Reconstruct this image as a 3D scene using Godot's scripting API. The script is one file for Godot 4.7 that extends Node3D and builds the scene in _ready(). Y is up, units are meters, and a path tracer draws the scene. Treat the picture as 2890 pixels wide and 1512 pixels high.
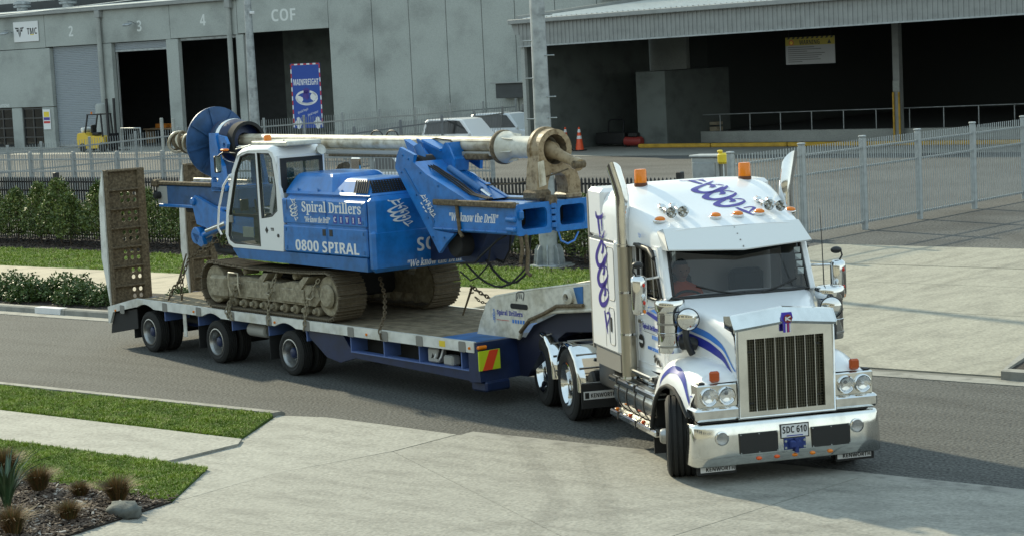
extends Node3D

const YAW := deg_to_rad(40.0)
var mats := {}
var tex := {}
var used := {}
var rng := RandomNumberGenerator.new()

# ---------- mesh builder: every face is given counter-clockwise as seen from outside ----------
class MB:
	var st := SurfaceTool.new()
	var g := -1
	var n := 0
	func _init():
		st.begin(Mesh.PRIMITIVE_TRIANGLES)
	func v(p: Vector3):
		st.set_smooth_group(g)
		st.add_vertex(p)
	func tri(a: Vector3, b: Vector3, c: Vector3):
		v(a); v(c); v(b)
		n += 1
	func quad(a: Vector3, b: Vector3, c: Vector3, d: Vector3):
		tri(a, b, c); tri(a, c, d)
	func flat() -> MB:
		g = -1
		return self
	func smooth(i := 1) -> MB:
		g = i
		return self
	# axis box from corner to corner, chamfered edges
	func box(lo: Vector3, hi: Vector3, ch := 0.0, xf := Transform3D()) -> MB:
		var keep := g
		g = -1
		var c := (lo + hi) / 2.0
		var h := (hi - lo) / 2.0
		h = h.abs()
		ch = minf(ch, minf(h.x, minf(h.y, h.z)) * 0.95)
		if ch <= 0.0:
			for ax in 3:
				for s in [-1.0, 1.0]:
					var n0 := Vector3.ZERO; n0[ax] = s
					var u := Vector3.ZERO; u[(ax + 1) % 3] = 1.0
					var w := Vector3.ZERO; w[(ax + 2) % 3] = s
					quad(xf * (c + h * (n0 - u - w)), xf * (c + h * (n0 + u - w)), xf * (c + h * (n0 + u + w)), xf * (c + h * (n0 - u + w)))
			g = keep
			return self
		var k := h - Vector3(ch, ch, ch)
		for ax in 3:
			var a1 := (ax + 1) % 3
			var a2 := (ax + 2) % 3
			for s in [-1.0, 1.0]:
				var p := []
				for q in [[-1, -1], [1, -1], [1, 1], [-1, 1]]:
					var t := Vector3.ZERO
					t[ax] = s * h[ax]; t[a1] = q[0] * k[a1]; t[a2] = q[1] * s * k[a2]
					p.append(xf * (c + t))
				quad(p[0], p[1], p[2], p[3])
			for s1 in [-1.0, 1.0]:
				for s2 in [-1.0, 1.0]:
					var e := []
					for t in [-1.0, 1.0]:
						var A := Vector3.ZERO; var B := Vector3.ZERO
						A[ax] = t * k[ax]; A[a1] = s1 * h[a1]; A[a2] = s2 * k[a2]
						B[ax] = t * k[ax]; B[a1] = s1 * k[a1]; B[a2] = s2 * h[a2]
						e.append([xf * (c + A), xf * (c + B)])
					_edge(e, c, xf)
		for sx in [-1.0, 1.0]:
			for sy in [-1.0, 1.0]:
				for sz in [-1.0, 1.0]:
					var A := c + Vector3(sx * h.x, sy * k.y, sz * k.z)
					var B := c + Vector3(sx * k.x, sy * h.y, sz * k.z)
					var C := c + Vector3(sx * k.x, sy * k.y, sz * h.z)
					if sx * sy * sz > 0:
						tri(xf * A, xf * B, xf * C)
					else:
						tri(xf * A, xf * C, xf * B)
		g = keep
		return self
	func _edge(e: Array, c: Vector3, xf: Transform3D):
		var a: Vector3 = e[0][0]; var b: Vector3 = e[0][1]; var d: Vector3 = e[1][0]; var f: Vector3 = e[1][1]
		var nn := (b - a).cross(d - a)
		if nn.dot(a + f - 2.0 * (xf * c)) > 0:
			quad(a, b, f, d)
		else:
			quad(a, d, f, b)
	func cbox(c: Vector3, s: Vector3, ch := 0.0, xf := Transform3D()) -> MB:
		return box(c - s / 2.0, c + s / 2.0, ch, xf)
	# beam with a square section between two points
	func beam(a: Vector3, b: Vector3, w: float, t: float, up := Vector3.UP, ch := 0.0) -> MB:
		var z := (b - a).normalized()
		var x := up.cross(z)
		if x.length() < 0.01:
			x = Vector3.RIGHT.cross(z)
		x = x.normalized()
		var y := z.cross(x)
		return box(Vector3(-w / 2, -t / 2, 0), Vector3(w / 2, t / 2, a.distance_to(b)), ch, Transform3D(Basis(x, y, z), a))
	# polygon in x,y pulled along z
	func prism(p: PackedVector2Array, z0: float, z1: float, xf := Transform3D(), sm := 0, caps := true) -> MB:
		if Geometry2D.is_polygon_clockwise(p):
			p = p.duplicate()
			p.reverse()
		var keep := g
		var m := p.size()
		g = -1 if sm == 0 else sm
		for i in m:
			var a := p[i]; var b := p[(i + 1) % m]
			quad(xf * Vector3(a.x, a.y, z0), xf * Vector3(b.x, b.y, z0), xf * Vector3(b.x, b.y, z1), xf * Vector3(a.x, a.y, z1))
		g = -1
		if caps:
			var t := Geometry2D.triangulate_polygon(p)
			for i in range(0, t.size(), 3):
				var a := p[t[i]]; var b := p[t[i + 1]]; var c := p[t[i + 2]]
				if (b - a).cross(c - a) < 0:
					var q := b; b = c; c = q
				tri(xf * Vector3(a.x, a.y, z1), xf * Vector3(b.x, b.y, z1), xf * Vector3(c.x, c.y, z1))
				tri(xf * Vector3(a.x, a.y, z0), xf * Vector3(c.x, c.y, z0), xf * Vector3(b.x, b.y, z0))
		g = keep
		return self
	# profile points (radius, height) turned round local y; corners sharper than 35 degrees stay sharp
	func lathe(pr: Array, seg := 24, xf := Transform3D(), a0 := 0.0, a1 := TAU) -> MB:
		var keep := g
		var sg := 2
		for i in pr.size() - 1:
			var p: Vector2 = pr[i]; var q: Vector2 = pr[i + 1]
			if i > 0:
				var o: Vector2 = pr[i - 1]
				if absf((p - o).angle_to(q - p)) > 0.6:
					sg += 1
			g = sg
			for k in seg:
				var t0 := a0 + (a1 - a0) * k / seg
				var t1 := a0 + (a1 - a0) * (k + 1) / seg
				var d0 := Vector3(cos(t0), 0, -sin(t0)); var d1 := Vector3(cos(t1), 0, -sin(t1))
				var A := xf * (d0 * p.x + Vector3.UP * p.y); var B := xf * (d1 * p.x + Vector3.UP * p.y)
				var C := xf * (d1 * q.x + Vector3.UP * q.y); var D := xf * (d0 * q.x + Vector3.UP * q.y)
				if p.x < 1e-5:
					tri(A, C, D)
				elif q.x < 1e-5:
					tri(A, B, C)
				else:
					quad(A, B, C, D)
		g = keep
		return self
	func cyl(a: Vector3, b: Vector3, r: float, seg := 16, r2 := -1.0, ch := 0.0) -> MB:
		if r2 < 0:
			r2 = r
		var y := (b - a).normalized()
		var x := y.cross(Vector3(0.31, 0.2, 0.93)).normalized()
		var L := a.distance_to(b)
		var pr := [Vector2(0, 0), Vector2(r - ch, 0), Vector2(r, ch), Vector2(r2, L - ch), Vector2(r2 - ch, L), Vector2(0, L)] if ch > 0 else [Vector2(0, 0), Vector2(r, 0), Vector2(r2, L), Vector2(0, L)]
		return lathe(pr, seg, Transform3D(Basis(x, y, x.cross(y)), a))
	func tube(path: Array, r: float, seg := 8, r2 := -1.0, closed := false) -> MB:
		var keep := g
		g = 1
		var m := path.size()
		var rings := []
		var x := Vector3.ZERO
		for i in m:
			var p: Vector3 = path[i]
			var t: Vector3
			if closed:
				t = path[(i + 1) % m] - path[(i + m - 1) % m]
			else:
				t = path[mini(i + 1, m - 1)] - path[maxi(i - 1, 0)]
			t = t.normalized()
			if x == Vector3.ZERO:
				x = t.cross(Vector3(0.2, 0.9, 0.35)).normalized()
			x = (x - t * x.dot(t)).normalized()
			var y := t.cross(x)
			var rr := r if r2 < 0 else lerpf(r, r2, float(i) / (m - 1))
			var ring := []
			for k in seg:
				var a := TAU * k / seg
				ring.append(p + (x * cos(a) + y * sin(a)) * rr)
			rings.append(ring)
		for i in (m if closed else m - 1):
			var A: Array = rings[i]; var B: Array = rings[(i + 1) % m]
			for k in seg:
				var k2 := (k + 1) % seg
				quad(A[k], A[k2], B[k2], B[k])
		if not closed:
			g = -1
			for k in range(1, seg - 1):
				tri(rings[0][0], rings[0][k + 1], rings[0][k])
				tri(rings[m - 1][0], rings[m - 1][k], rings[m - 1][k + 1])
		g = keep
		return self
	# rows of points; row to row, faces look to the side of (next point) x (next row)
	func grid(rows: Array, close := false, flip := false) -> MB:
		for i in rows.size() - 1:
			var A: Array = rows[i]; var B: Array = rows[i + 1]
			var m := A.size()
			for k in (m if close else m - 1):
				var k2 := (k + 1) % m
				if flip:
					quad(A[k], B[k], B[k2], A[k2])
				else:
					quad(A[k], A[k2], B[k2], B[k])
		return self
	func cap(ring: Array, flip := false) -> MB:
		var keep := g
		g = -1
		var c := Vector3.ZERO
		for p in ring:
			c += p
		c /= ring.size()
		for k in ring.size():
			if flip:
				tri(c, ring[(k + 1) % ring.size()], ring[k])
			else:
				tri(c, ring[k], ring[(k + 1) % ring.size()])
		g = keep
		return self
	func ball(c: Vector3, r: Vector3, seg := 12) -> MB:
		var pr := []
		var m := maxi(6, seg / 2)
		for i in m + 1:
			var a := -PI / 2 + PI * i / m
			pr.append(Vector2(maxf(cos(a), 0.0) if i > 0 and i < m else 0.0, sin(a)))
		return lathe(pr, seg, Transform3D(Basis.from_scale(r), c))
	func done() -> ArrayMesh:
		st.generate_normals()
		return st.commit()

# ---------- names, things, parts ----------
func numbered(parent: Node, called: String) -> String:
	var key := str(parent.get_instance_id()) + called
	used[key] = used.get(key, -1) + 1
	return called if used[key] == 0 else "%s_%03d" % [called, used[key]]

func put(parent: Node3D, called: String, mesh: Mesh, m: Material, xf := Transform3D()) -> MeshInstance3D:
	var o := MeshInstance3D.new()
	o.name = numbered(parent, called)
	o.mesh = mesh
	o.material_override = m
	o.transform = xf
	parent.add_child(o, true)
	return o

func thing(called: String, label: String, category: String, xf := Transform3D(), group := "") -> Node3D:
	var o := Node3D.new()
	o.name = numbered(self, called)
	o.transform = xf
	add_child(o, true)
	tag(o, label, category, group)
	return o

func tag(o: Node, label: String, category: String, group := "") -> Node:
	o.set_meta("label", label)
	if category:
		o.set_meta("category", category)
	if group:
		o.set_meta("group", group)
	return o

func struct(called: String, mesh: Mesh, m: Material, xf := Transform3D(), label := "") -> MeshInstance3D:
	var o := put(self, called, mesh, m, xf)
	o.set_meta("kind", "structure")
	if label:
		o.set_meta("label", label)
	return o

func stuff(o: Node) -> Node:
	o.set_meta("kind", "stuff")
	return o

func copy(o: Node3D, called: String, xf: Transform3D, label: String) -> Node3D:
	var c: Node3D = o.duplicate()
	c.name = numbered(self, called)
	c.transform = xf
	add_child(c, true)
	c.set_meta("label", label)
	return c

# street frame: s along the road (to the right and nearer), n across it (away from the camera)
func sn(s: float, h: float, n: float) -> Vector3:
	return Vector3(s * cos(YAW) + n * sin(YAW), h, s * sin(YAW) - n * cos(YAW))

func street(s := 0.0, h := 0.0, n := 0.0, turn := 0.0) -> Transform3D:
	return Transform3D(Basis(Vector3.UP, -YAW + turn), sn(s, h, n))

func at(x: float, y: float, z: float, rx := 0.0, ry := 0.0, rz := 0.0) -> Transform3D:
	return Transform3D(Basis.from_euler(Vector3(rx, ry, rz)), Vector3(x, y, z))

# ---------- materials ----------
func noise_tex(key: String, type: int, freq: float, oct: int, cols: Array, size := 512, bump := false, strength := 4.0, sd := 1) -> NoiseTexture2D:
	if tex.has(key):
		return tex[key]
	var f := FastNoiseLite.new()
	f.noise_type = type
	f.frequency = freq
	f.fractal_octaves = oct
	f.fractal_gain = 0.55
	f.seed = sd
	var t := NoiseTexture2D.new()
	t.width = size; t.height = size
	t.seamless = true
	t.noise = f
	if bump:
		t.as_normal_map = true
		t.bump_strength = strength
	else:
		var gr := Gradient.new()
		var off := PackedFloat32Array(); var col := PackedColorArray()
		for c in cols:
			off.append(c[0]); col.append(c[1] if c[1] is Color else Color(c[1], c[1], c[1]))
		gr.offsets = off; gr.colors = col
		t.color_ramp = gr
	tex[key] = t
	return t

func lin(r: float, g := -1.0, b := -1.0) -> Color:
	return Color(r, g if g >= 0 else r, b if b >= 0 else r).linear_to_srgb()

func mat(key: String, c: Color, rough := 0.6, metal := 0.0) -> StandardMaterial3D:
	if mats.has(key):
		return mats[key]
	var m := StandardMaterial3D.new()
	m.resource_name = key
	m.albedo_color = c
	m.roughness = rough
	m.metallic = metal
	mats[key] = m
	return m

# albedo texture (world size in metres), second coarser layer, normal map
func dress(m: StandardMaterial3D, t: Texture2D, size: float, t2: Texture2D = null, size2 := 4.0, bump: Texture2D = null, bs := 0.5, world := true) -> StandardMaterial3D:
	m.uv1_triplanar = true
	m.uv1_world_triplanar = world
	m.uv1_scale = Vector3.ONE / size
	m.albedo_texture = t
	if t2:
		m.detail_enabled = true
		m.detail_albedo = t2
		m.detail_blend_mode = BaseMaterial3D.BLEND_MODE_MUL
		m.detail_uv_layer = BaseMaterial3D.DETAIL_UV_2
		m.uv2_triplanar = true
		m.uv2_world_triplanar = world
		m.uv2_scale = Vector3.ONE / size2
	if bump:
		m.normal_enabled = true
		m.normal_texture = bump
		m.normal_scale = bs
	return m

func glass(key: String, c: Color, alpha: float) -> StandardMaterial3D:
	if mats.has(key):
		return mats[key]
	var m := mat(key, Color(c.r, c.g, c.b, alpha), 0.03)
	m.transparency = BaseMaterial3D.TRANSPARENCY_ALPHA
	return m

func make_materials():
	var S := FastNoiseLite.TYPE_SIMPLEX_SMOOTH
	var C := FastNoiseLite.TYPE_CELLULAR
	var speck := noise_tex("speck", S, 0.22, 3, [[0.0, 0.3], [0.35, 0.62], [0.6, 0.92], [1.0, 1.0]], 512)
	var speck2 := noise_tex("speck2", FastNoiseLite.TYPE_VALUE, 0.5, 2, [[0.0, 0.74], [0.45, 0.88], [1.0, 1.0]], 512, false, 4.0, 5)
	var cloud := noise_tex("cloud", S, 0.006, 5, [[0.0, 0.66], [0.4, 0.86], [0.6, 0.94], [1.0, 1.0]], 512, false, 4.0, 3)
	var soft := noise_tex("soft", S, 0.01, 4, [[0.0, 0.84], [0.5, 0.95], [1.0, 1.0]], 512, false, 4.0, 9)
	var stain := noise_tex("stain", S, 0.008, 6, [[0.0, 0.7], [0.3, 0.86], [0.45, 0.95], [0.6, 0.98], [1.0, 1.0]], 512, false, 4.0, 11)
	var bumpf := noise_tex("bumpf", S, 0.15, 3, [], 512, true, 3.0, 2)
	var bumpc := noise_tex("bumpc", S, 0.03, 4, [], 512, true, 6.0, 4)
	var grime := noise_tex("grime", S, 0.02, 5, [[0.0, lin(0.3, 0.25, 0.19)], [0.28, lin(0.6, 0.55, 0.47)], [0.5, lin(0.93)], [1.0, lin(1.0)]], 512, false, 4.0, 6)
	var light := noise_tex("light", S, 0.012, 5, [[0.0, lin(0.6, 0.57, 0.5)], [0.35, lin(0.88, 0.87, 0.84)], [0.55, lin(1.0)], [1.0, lin(1.0)]], 512, false, 4.0, 8)
	var mudt := noise_tex("mudt", S, 0.02, 6, [[0.0, lin(0.17, 0.145, 0.108)], [0.4, lin(0.225, 0.195, 0.145)], [0.6, lin(0.26, 0.225, 0.17)], [1.0, lin(0.33, 0.29, 0.225)]], 512, false, 4.0, 7)
	var rustt := noise_tex("rustt", S, 0.03, 5, [[0.0, lin(0.06, 0.046, 0.032)], [0.45, lin(0.11, 0.085, 0.06)], [0.6, lin(0.135, 0.107, 0.078)], [1.0, lin(0.22, 0.185, 0.14)]], 512, false, 4.0, 17)
	var grasst := noise_tex("grasst", S, 0.05, 4, [[0.0, lin(0.05, 0.09, 0.012)], [0.5, lin(0.1, 0.17, 0.02)], [1.0, lin(0.17, 0.26, 0.03)]], 512, false, 4.0, 12)
	# ground
	dress(mat("asphalt", lin(0.118, 0.12, 0.112), 0.92), speck, 6.0, soft, 9.0, bumpf, 0.5)
	dress(mat("yard", lin(0.14, 0.142, 0.135), 0.92), speck, 9.0, cloud, 22.0, bumpf, 0.4)
	dress(mat("old_asphalt", lin(0.09, 0.09, 0.09), 0.92), speck, 1.6, cloud, 13.0, bumpf, 0.5)
	dress(mat("concrete", lin(0.37, 0.36, 0.315), 0.85), speck2, 7.0, soft, 5.2, bumpf, 0.15)
	dress(mat("concrete_light", lin(0.42, 0.41, 0.36), 0.85), speck2, 7.5, soft, 6.5, bumpf, 0.15)
	dress(mat("concrete_yellow", lin(0.41, 0.39, 0.315), 0.85), speck2, 9.0, soft, 9.0, bumpf, 0.15)
	for q in [["concrete", Vector3(0.12, 0.3, 0.4)], ["concrete_light", Vector3(0.15, 0.3, 0.35)], ["concrete_yellow", Vector3(0.3, 0.3, 0.1)], ["asphalt", Vector3(0.04, 0.2, 0.3)]]:
		var m: StandardMaterial3D = mats[q[0]]
		m.uv2_world_triplanar = false
		m.uv2_scale = q[1]
	dress(mat("path_far", lin(0.55, 0.47, 0.34), 0.85), speck2, 1.3, soft, 4.0)
	dress(mat("kerb", lin(0.36, 0.35, 0.31), 0.85), speck2, 0.6, stain, 1.7)
	dress(mat("joint", lin(0.2, 0.195, 0.17), 0.95), speck2, 1.0)
	dress(mat("soil", lin(0.035, 0.026, 0.018), 0.97), speck, 0.5, stain, 1.6, bumpc, 1.2)
	dress(mat("turf", Color.WHITE, 0.95), grasst, 0.9, cloud, 3.0, bumpf, 1.0)
	# buildings
	dress(mat("precast", lin(0.5, 0.53, 0.5), 0.85), speck2, 5.0, stain, 17.0, bumpf, 0.05)
	dress(mat("precast_light", lin(0.5, 0.52, 0.49), 0.85), speck2, 5.0, soft, 12.0)
	dress(mat("steel_grey", lin(0.3, 0.31, 0.3), 0.5, 0.0), soft, 3.0)
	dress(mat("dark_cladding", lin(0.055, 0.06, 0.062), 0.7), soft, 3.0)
	dress(mat("zinc", lin(0.42, 0.45, 0.46), 0.45, 0.35), soft, 1.1, stain, 2.3)
	dress(mat("zinc_fence", lin(0.4, 0.425, 0.425), 0.5, 0.1), soft, 1.0)
	dress(mat("yard_zinc", lin(0.3, 0.32, 0.32), 0.5, 0.1), soft, 1.0)
	dress(mat("roof_sheet", lin(0.62, 0.63, 0.6), 0.5), soft, 4.0)
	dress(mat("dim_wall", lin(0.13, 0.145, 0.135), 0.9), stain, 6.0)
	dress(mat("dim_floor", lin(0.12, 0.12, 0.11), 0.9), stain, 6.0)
	mat("black_steel", lin(0.012, 0.012, 0.014), 0.45)
	mat("frame_black", lin(0.016), 0.4)
	mat("letter_white", lin(0.62, 0.64, 0.62), 0.7)
	mat("sign_white", lin(0.7), 0.45)
	dress(mat("safety_yellow", lin(0.55, 0.33, 0.03), 0.6), stain, 2.0)
	glass("pane", Color(0.1, 0.11, 0.11), 0.35)
	# vehicles
	mat("white_paint", lin(0.8, 0.81, 0.82), 0.4)
	mats["white_paint"].clearcoat_enabled = true
	mats["white_paint"].clearcoat_roughness = 0.12
	mats["white_paint"].clearcoat = 0.6
	dress(mat("dull_white", lin(0.78, 0.78, 0.74), 0.45), soft, 2.3, light, 4.0, null, 0.0, false)
	dress(mat("dirty_white", lin(0.68, 0.66, 0.58), 0.5), light, 3.0, soft, 0.7, null, 0.0, false)
	dress(mat("chrome", lin(0.82, 0.83, 0.83), 0.08, 1.0), soft, 1.7, null, 1.0, null, 0.0, false)
	dress(mat("polished", lin(0.86, 0.86, 0.83), 0.11, 1.0), soft, 2.5, null, 1.0, null, 0.0, false)
	dress(mat("steel", lin(0.4, 0.4, 0.39), 0.35, 0.9), soft, 0.5, null, 1.0, null, 0.0, false)
	dress(mat("rubber", lin(0.022, 0.022, 0.021), 0.85), light, 0.5, speck2, 0.3, bumpf, 0.4, false)
	mat("rubber_plain", lin(0.018), 0.8)
	mat("black_plastic", lin(0.014), 0.5)
	mat("dark_inside", lin(0.02), 0.9)
	mat("amber", lin(0.75, 0.2, 0.008), 0.15)
	mat("red_lens", lin(0.55, 0.03, 0.015), 0.15)
	mat("orange_lens", lin(0.42, 0.07, 0.01), 0.2)
	mat("purple_ink", lin(0.045, 0.025, 0.26), 0.35)
	mat("navy_ink", lin(0.02, 0.03, 0.3), 0.3)
	mat("mid_blue_ink", lin(0.05, 0.2, 0.62), 0.3)
	mat("black_ink", lin(0.012), 0.5)
	mat("red_ink", lin(0.5, 0.03, 0.03), 0.5)
	mat("yellow_ink", lin(0.75, 0.55, 0.03), 0.5)
	mat("white_ink", lin(0.75), 0.5)
	dress(mat("rig_blue", lin(0.012, 0.2, 0.62), 0.3), soft, 2.4, soft, 1.1, null, 0.0, false)
	mats["rig_blue"].clearcoat_enabled = true
	mats["rig_blue"].clearcoat_roughness = 0.2
	mats["rig_blue"].clearcoat = 0.5
	dress(mat("rig_blue_dull", lin(0.025, 0.15, 0.42), 0.5), soft, 1.8, light, 3.5, null, 0.0, false)
	dress(mat("trailer_blue", lin(0.01, 0.024, 0.085), 0.45), soft, 1.9, light, 3.1, null, 0.0, false)
	dress(mat("mud", Color(1.15, 1.15, 1.12), 0.95), mudt, 1.7, soft, 0.5, bumpc, 0.7, false)
	dress(mat("rust", Color(1.1, 1.08, 1.0), 0.9), rustt, 1.2, soft, 0.5, bumpc, 0.6, false)
	dress(mat("track_steel", Color(0.72, 0.69, 0.64), 0.8), mudt, 1.1, light, 0.9, bumpc, 0.7, false)
	dress(mat("deck", lin(1.0, 0.93, 0.8), 0.95), mudt, 2.6, stain, 2.0, bumpc, 0.6, false)
	dress(mat("cast_brown", lin(0.36, 0.27, 0.16), 0.5), grime, 1.6, light, 0.7, bumpc, 0.2, false)
	dress(mat("tube_cream", lin(0.72, 0.66, 0.53), 0.4), grime, 4.5, light, 1.4, null, 0.0, false)
	glass("windscreen", Color(0.07, 0.095, 0.1), 0.4)
	glass("cab_glass", Color(0.2, 0.32, 0.27), 0.2)
	glass("dark_glass", Color(0.03, 0.035, 0.04), 0.75)
	glass("lamp_glass", Color(0.95, 0.95, 0.95), 0.08)
	mat("worn_plate", lin(0.22, 0.21, 0.19), 0.6)

# ---------- lettering ----------
func letters(s: String, face: String, weight: int, height: float, width := 0.0, slant := 0.0, depth := 0.004) -> ArrayMesh:
	var f := SystemFont.new()
	f.font_names = PackedStringArray([face])
	f.font_weight = weight
	var t := TextMesh.new()
	t.font = f
	t.text = s
	t.font_size = 64
	t.pixel_size = 0.01
	t.depth = 0.02
	t.curve_step = 2.0
	var arr: Array = t.surface_get_arrays(0)
	for i in range(1, t.get_surface_count()):
		var more: Array = t.surface_get_arrays(i)
		var base: int = arr[Mesh.ARRAY_VERTEX].size()
		arr[Mesh.ARRAY_VERTEX].append_array(more[Mesh.ARRAY_VERTEX])
		for q in more[Mesh.ARRAY_INDEX]:
			arr[Mesh.ARRAY_INDEX].append(q + base)
	var vs: PackedVector3Array = arr[Mesh.ARRAY_VERTEX]
	var ids: PackedInt32Array = arr[Mesh.ARRAY_INDEX]
	var lo := Vector3(1e9, 1e9, 1e9); var hi := -lo
	for p in vs:
		lo = lo.min(p); hi = hi.max(p)
	var sy := height / (hi.y - lo.y)
	var sx := sy if width <= 0 else width / (hi.x - lo.x)
	var c := (lo + hi) / 2
	var st := SurfaceTool.new()
	st.begin(Mesh.PRIMITIVE_TRIANGLES)
	st.set_smooth_group(-1)
	for i in ids:
		var p := vs[i] - c
		st.add_vertex(Vector3(p.x * sx + p.y * sy * slant, p.y * sy, p.z / 0.02 * depth))
	st.generate_normals()
	return st.commit()

# flat brush strokes in x,y with a width at each point; fn lays a point on a surface
func strokes(list: Array, fn: Callable, depth := 0.004) -> ArrayMesh:
	var b := MB.new()
	for sk in list:
		var pts := []
		var cu := Curve2D.new()
		for i in sk.size():
			var p := Vector2(sk[i][0], sk[i][1])
			var pa := Vector2(sk[maxi(i - 1, 0)][0], sk[maxi(i - 1, 0)][1]); var pb := Vector2(sk[mini(i + 1, sk.size() - 1)][0], sk[mini(i + 1, sk.size() - 1)][1])
			cu.add_point(p, (pa - pb) / 6.0, (pb - pa) / 6.0)
		for i in sk.size() - 1:
			for k in 5:
				pts.append([cu.sample(i, k / 5.0), lerpf(sk[i][2], sk[i + 1][2], k / 5.0)])
		pts.append([Vector2(sk[-1][0], sk[-1][1]), sk[-1][2]])
		var L := []; var R := []
		for i in pts.size():
			var t: Vector2 = pts[mini(i + 1, pts.size() - 1)][0] - pts[maxi(i - 1, 0)][0]
			var nn: Vector2 = Vector2(-t.y, t.x).normalized() * pts[i][1] * 0.78
			L.append(pts[i][0] + nn); R.append(pts[i][0] - nn)
		for i in pts.size() - 1:
			b.quad(fn.call(R[i], depth), fn.call(R[i + 1], depth), fn.call(L[i + 1], depth), fn.call(L[i], depth))
	return b.done()

# the drill emblem, about 0.2 wide and 1 tall, y up, centred
func emblem() -> Array:
	var o := []
	o.append([[-0.075, 0.5, 0.004], [-0.06, 0.455, 0.02], [0.03, 0.465, 0.018], [0.055, 0.5, 0.004]])
	o.append([[-0.04, 0.46, 0.02], [-0.028, 0.37, 0.018], [-0.01, 0.29, 0.014]])
	o.append([[0.018, 0.465, 0.012], [0.024, 0.41, 0.014], [0.03, 0.345, 0.006]])
	for k in 3:
		var y := 0.355 - k * 0.195
		var x := 0.006 * k
		var w := 1.0 - 0.08 * k
		var d := 1.0 - 0.12 * k
		o.append([[x + 0.075 * w, y, 0.004], [x + 0.02 * w, y - 0.075 * d, 0.016], [x - 0.07 * w, y - 0.18 * d, 0.022], [x - 0.098 * w, y - 0.25 * d, 0.026], [x - 0.06 * w, y - 0.305 * d, 0.028], [x + 0.02 * w, y - 0.285 * d, 0.026], [x + 0.085 * w, y - 0.215 * d, 0.014], [x + 0.1 * w, y - 0.17 * d, 0.003]])
		o.append([[x + 0.02 * w, y - 0.075 * d, 0.014], [x + 0.032 * w, y - 0.13 * d, 0.016], [x + 0.022, y - 0.175 * d, 0.02], [x - 0.002, y - 0.195 * d, 0.008]])
		o.append([[x + 0.04, y - 0.11 * d, 0.003], [x + 0.07, y - 0.125 * d, 0.014], [x + 0.09, y - 0.16 * d, 0.003]])
	o.append([[0.01, -0.31, 0.01], [0.03, -0.4, 0.018], [0.05, -0.5, 0.003]])
	o.append([[0.045, -0.33, 0.008], [0.085, -0.315, 0.012], [0.1, -0.34, 0.012], [0.07, -0.39, 0.01], [0.045, -0.43, 0.005]])
	return o

func _ready():
	rng.seed = 7
	# camera, sky, sun, exposure
	var cam := Camera3D.new()
	cam.name = "camera"
	cam.fov = rad_to_deg(2.0 * atan(756.0 / 5843.0))
	cam.far = 3000.0
	cam.near = 0.1
	cam.transform = Transform3D(Basis(Vector3.RIGHT, -0.104) * Basis(Vector3.BACK, -0.0492), Vector3(0, 5.27, 0))
	add_child(cam)
	cam.current = true
	var env := Environment.new()
	var sky := Sky.new()
	var pm := ProceduralSkyMaterial.new()
	pm.sky_top_color = Color(0.63, 0.72, 0.77)
	pm.sky_horizon_color = Color(0.85, 0.89, 0.86)
	pm.sky_curve = 0.2
	pm.ground_bottom_color = Color(0.3, 0.3, 0.27)
	pm.ground_horizon_color = Color(0.6, 0.6, 0.56)
	pm.sky_energy_multiplier = 1.1
	sky.sky_material = pm
	env.background_mode = Environment.BG_SKY
	env.sky = sky
	env.tonemap_mode = Environment.TONE_MAPPER_LINEAR
	env.tonemap_exposure = 1.55
	env.sdfgi_enabled = true
	env.ssao_enabled = true
	env.ssil_enabled = true
	var we := WorldEnvironment.new()
	we.name = "world_environment"
	we.environment = env
	add_child(we)
	var sun := DirectionalLight3D.new()
	sun.name = "sun"
	sun.light_energy = 1.15
	sun.light_color = Color(1.0, 0.96, 0.83)
	sun.light_angular_distance = 1.2
	sun.shadow_enabled = true
	var to_sun := Vector3(-0.474, 0.462, -0.75)
	sun.transform = Transform3D(Basis.looking_at(-to_sun), Vector3(0, 40, 0))
	add_child(sun)
	make_materials()
	build_ground()
	build_left_depot()
	build_right_depot()
	build_office()
	build_fences()
	build_plants()
	build_yard_things()
	build_trailer()
	build_rig()
	build_truck()

func slab(poly: Array, h: float, bottom := -0.05) -> ArrayMesh:
	# poly in (s, n); a slab with its top at h
	var b := MB.new()
	var p := PackedVector2Array()
	for q in poly:
		p.append(Vector2(q[0], q[1]))
	# prism is in x,y; turn it so that y becomes -z and z becomes up
	return b.prism(p, bottom, h, Transform3D(Basis(Vector3.RIGHT, Vector3.FORWARD, Vector3.UP), Vector3.ZERO)).done()

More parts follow.
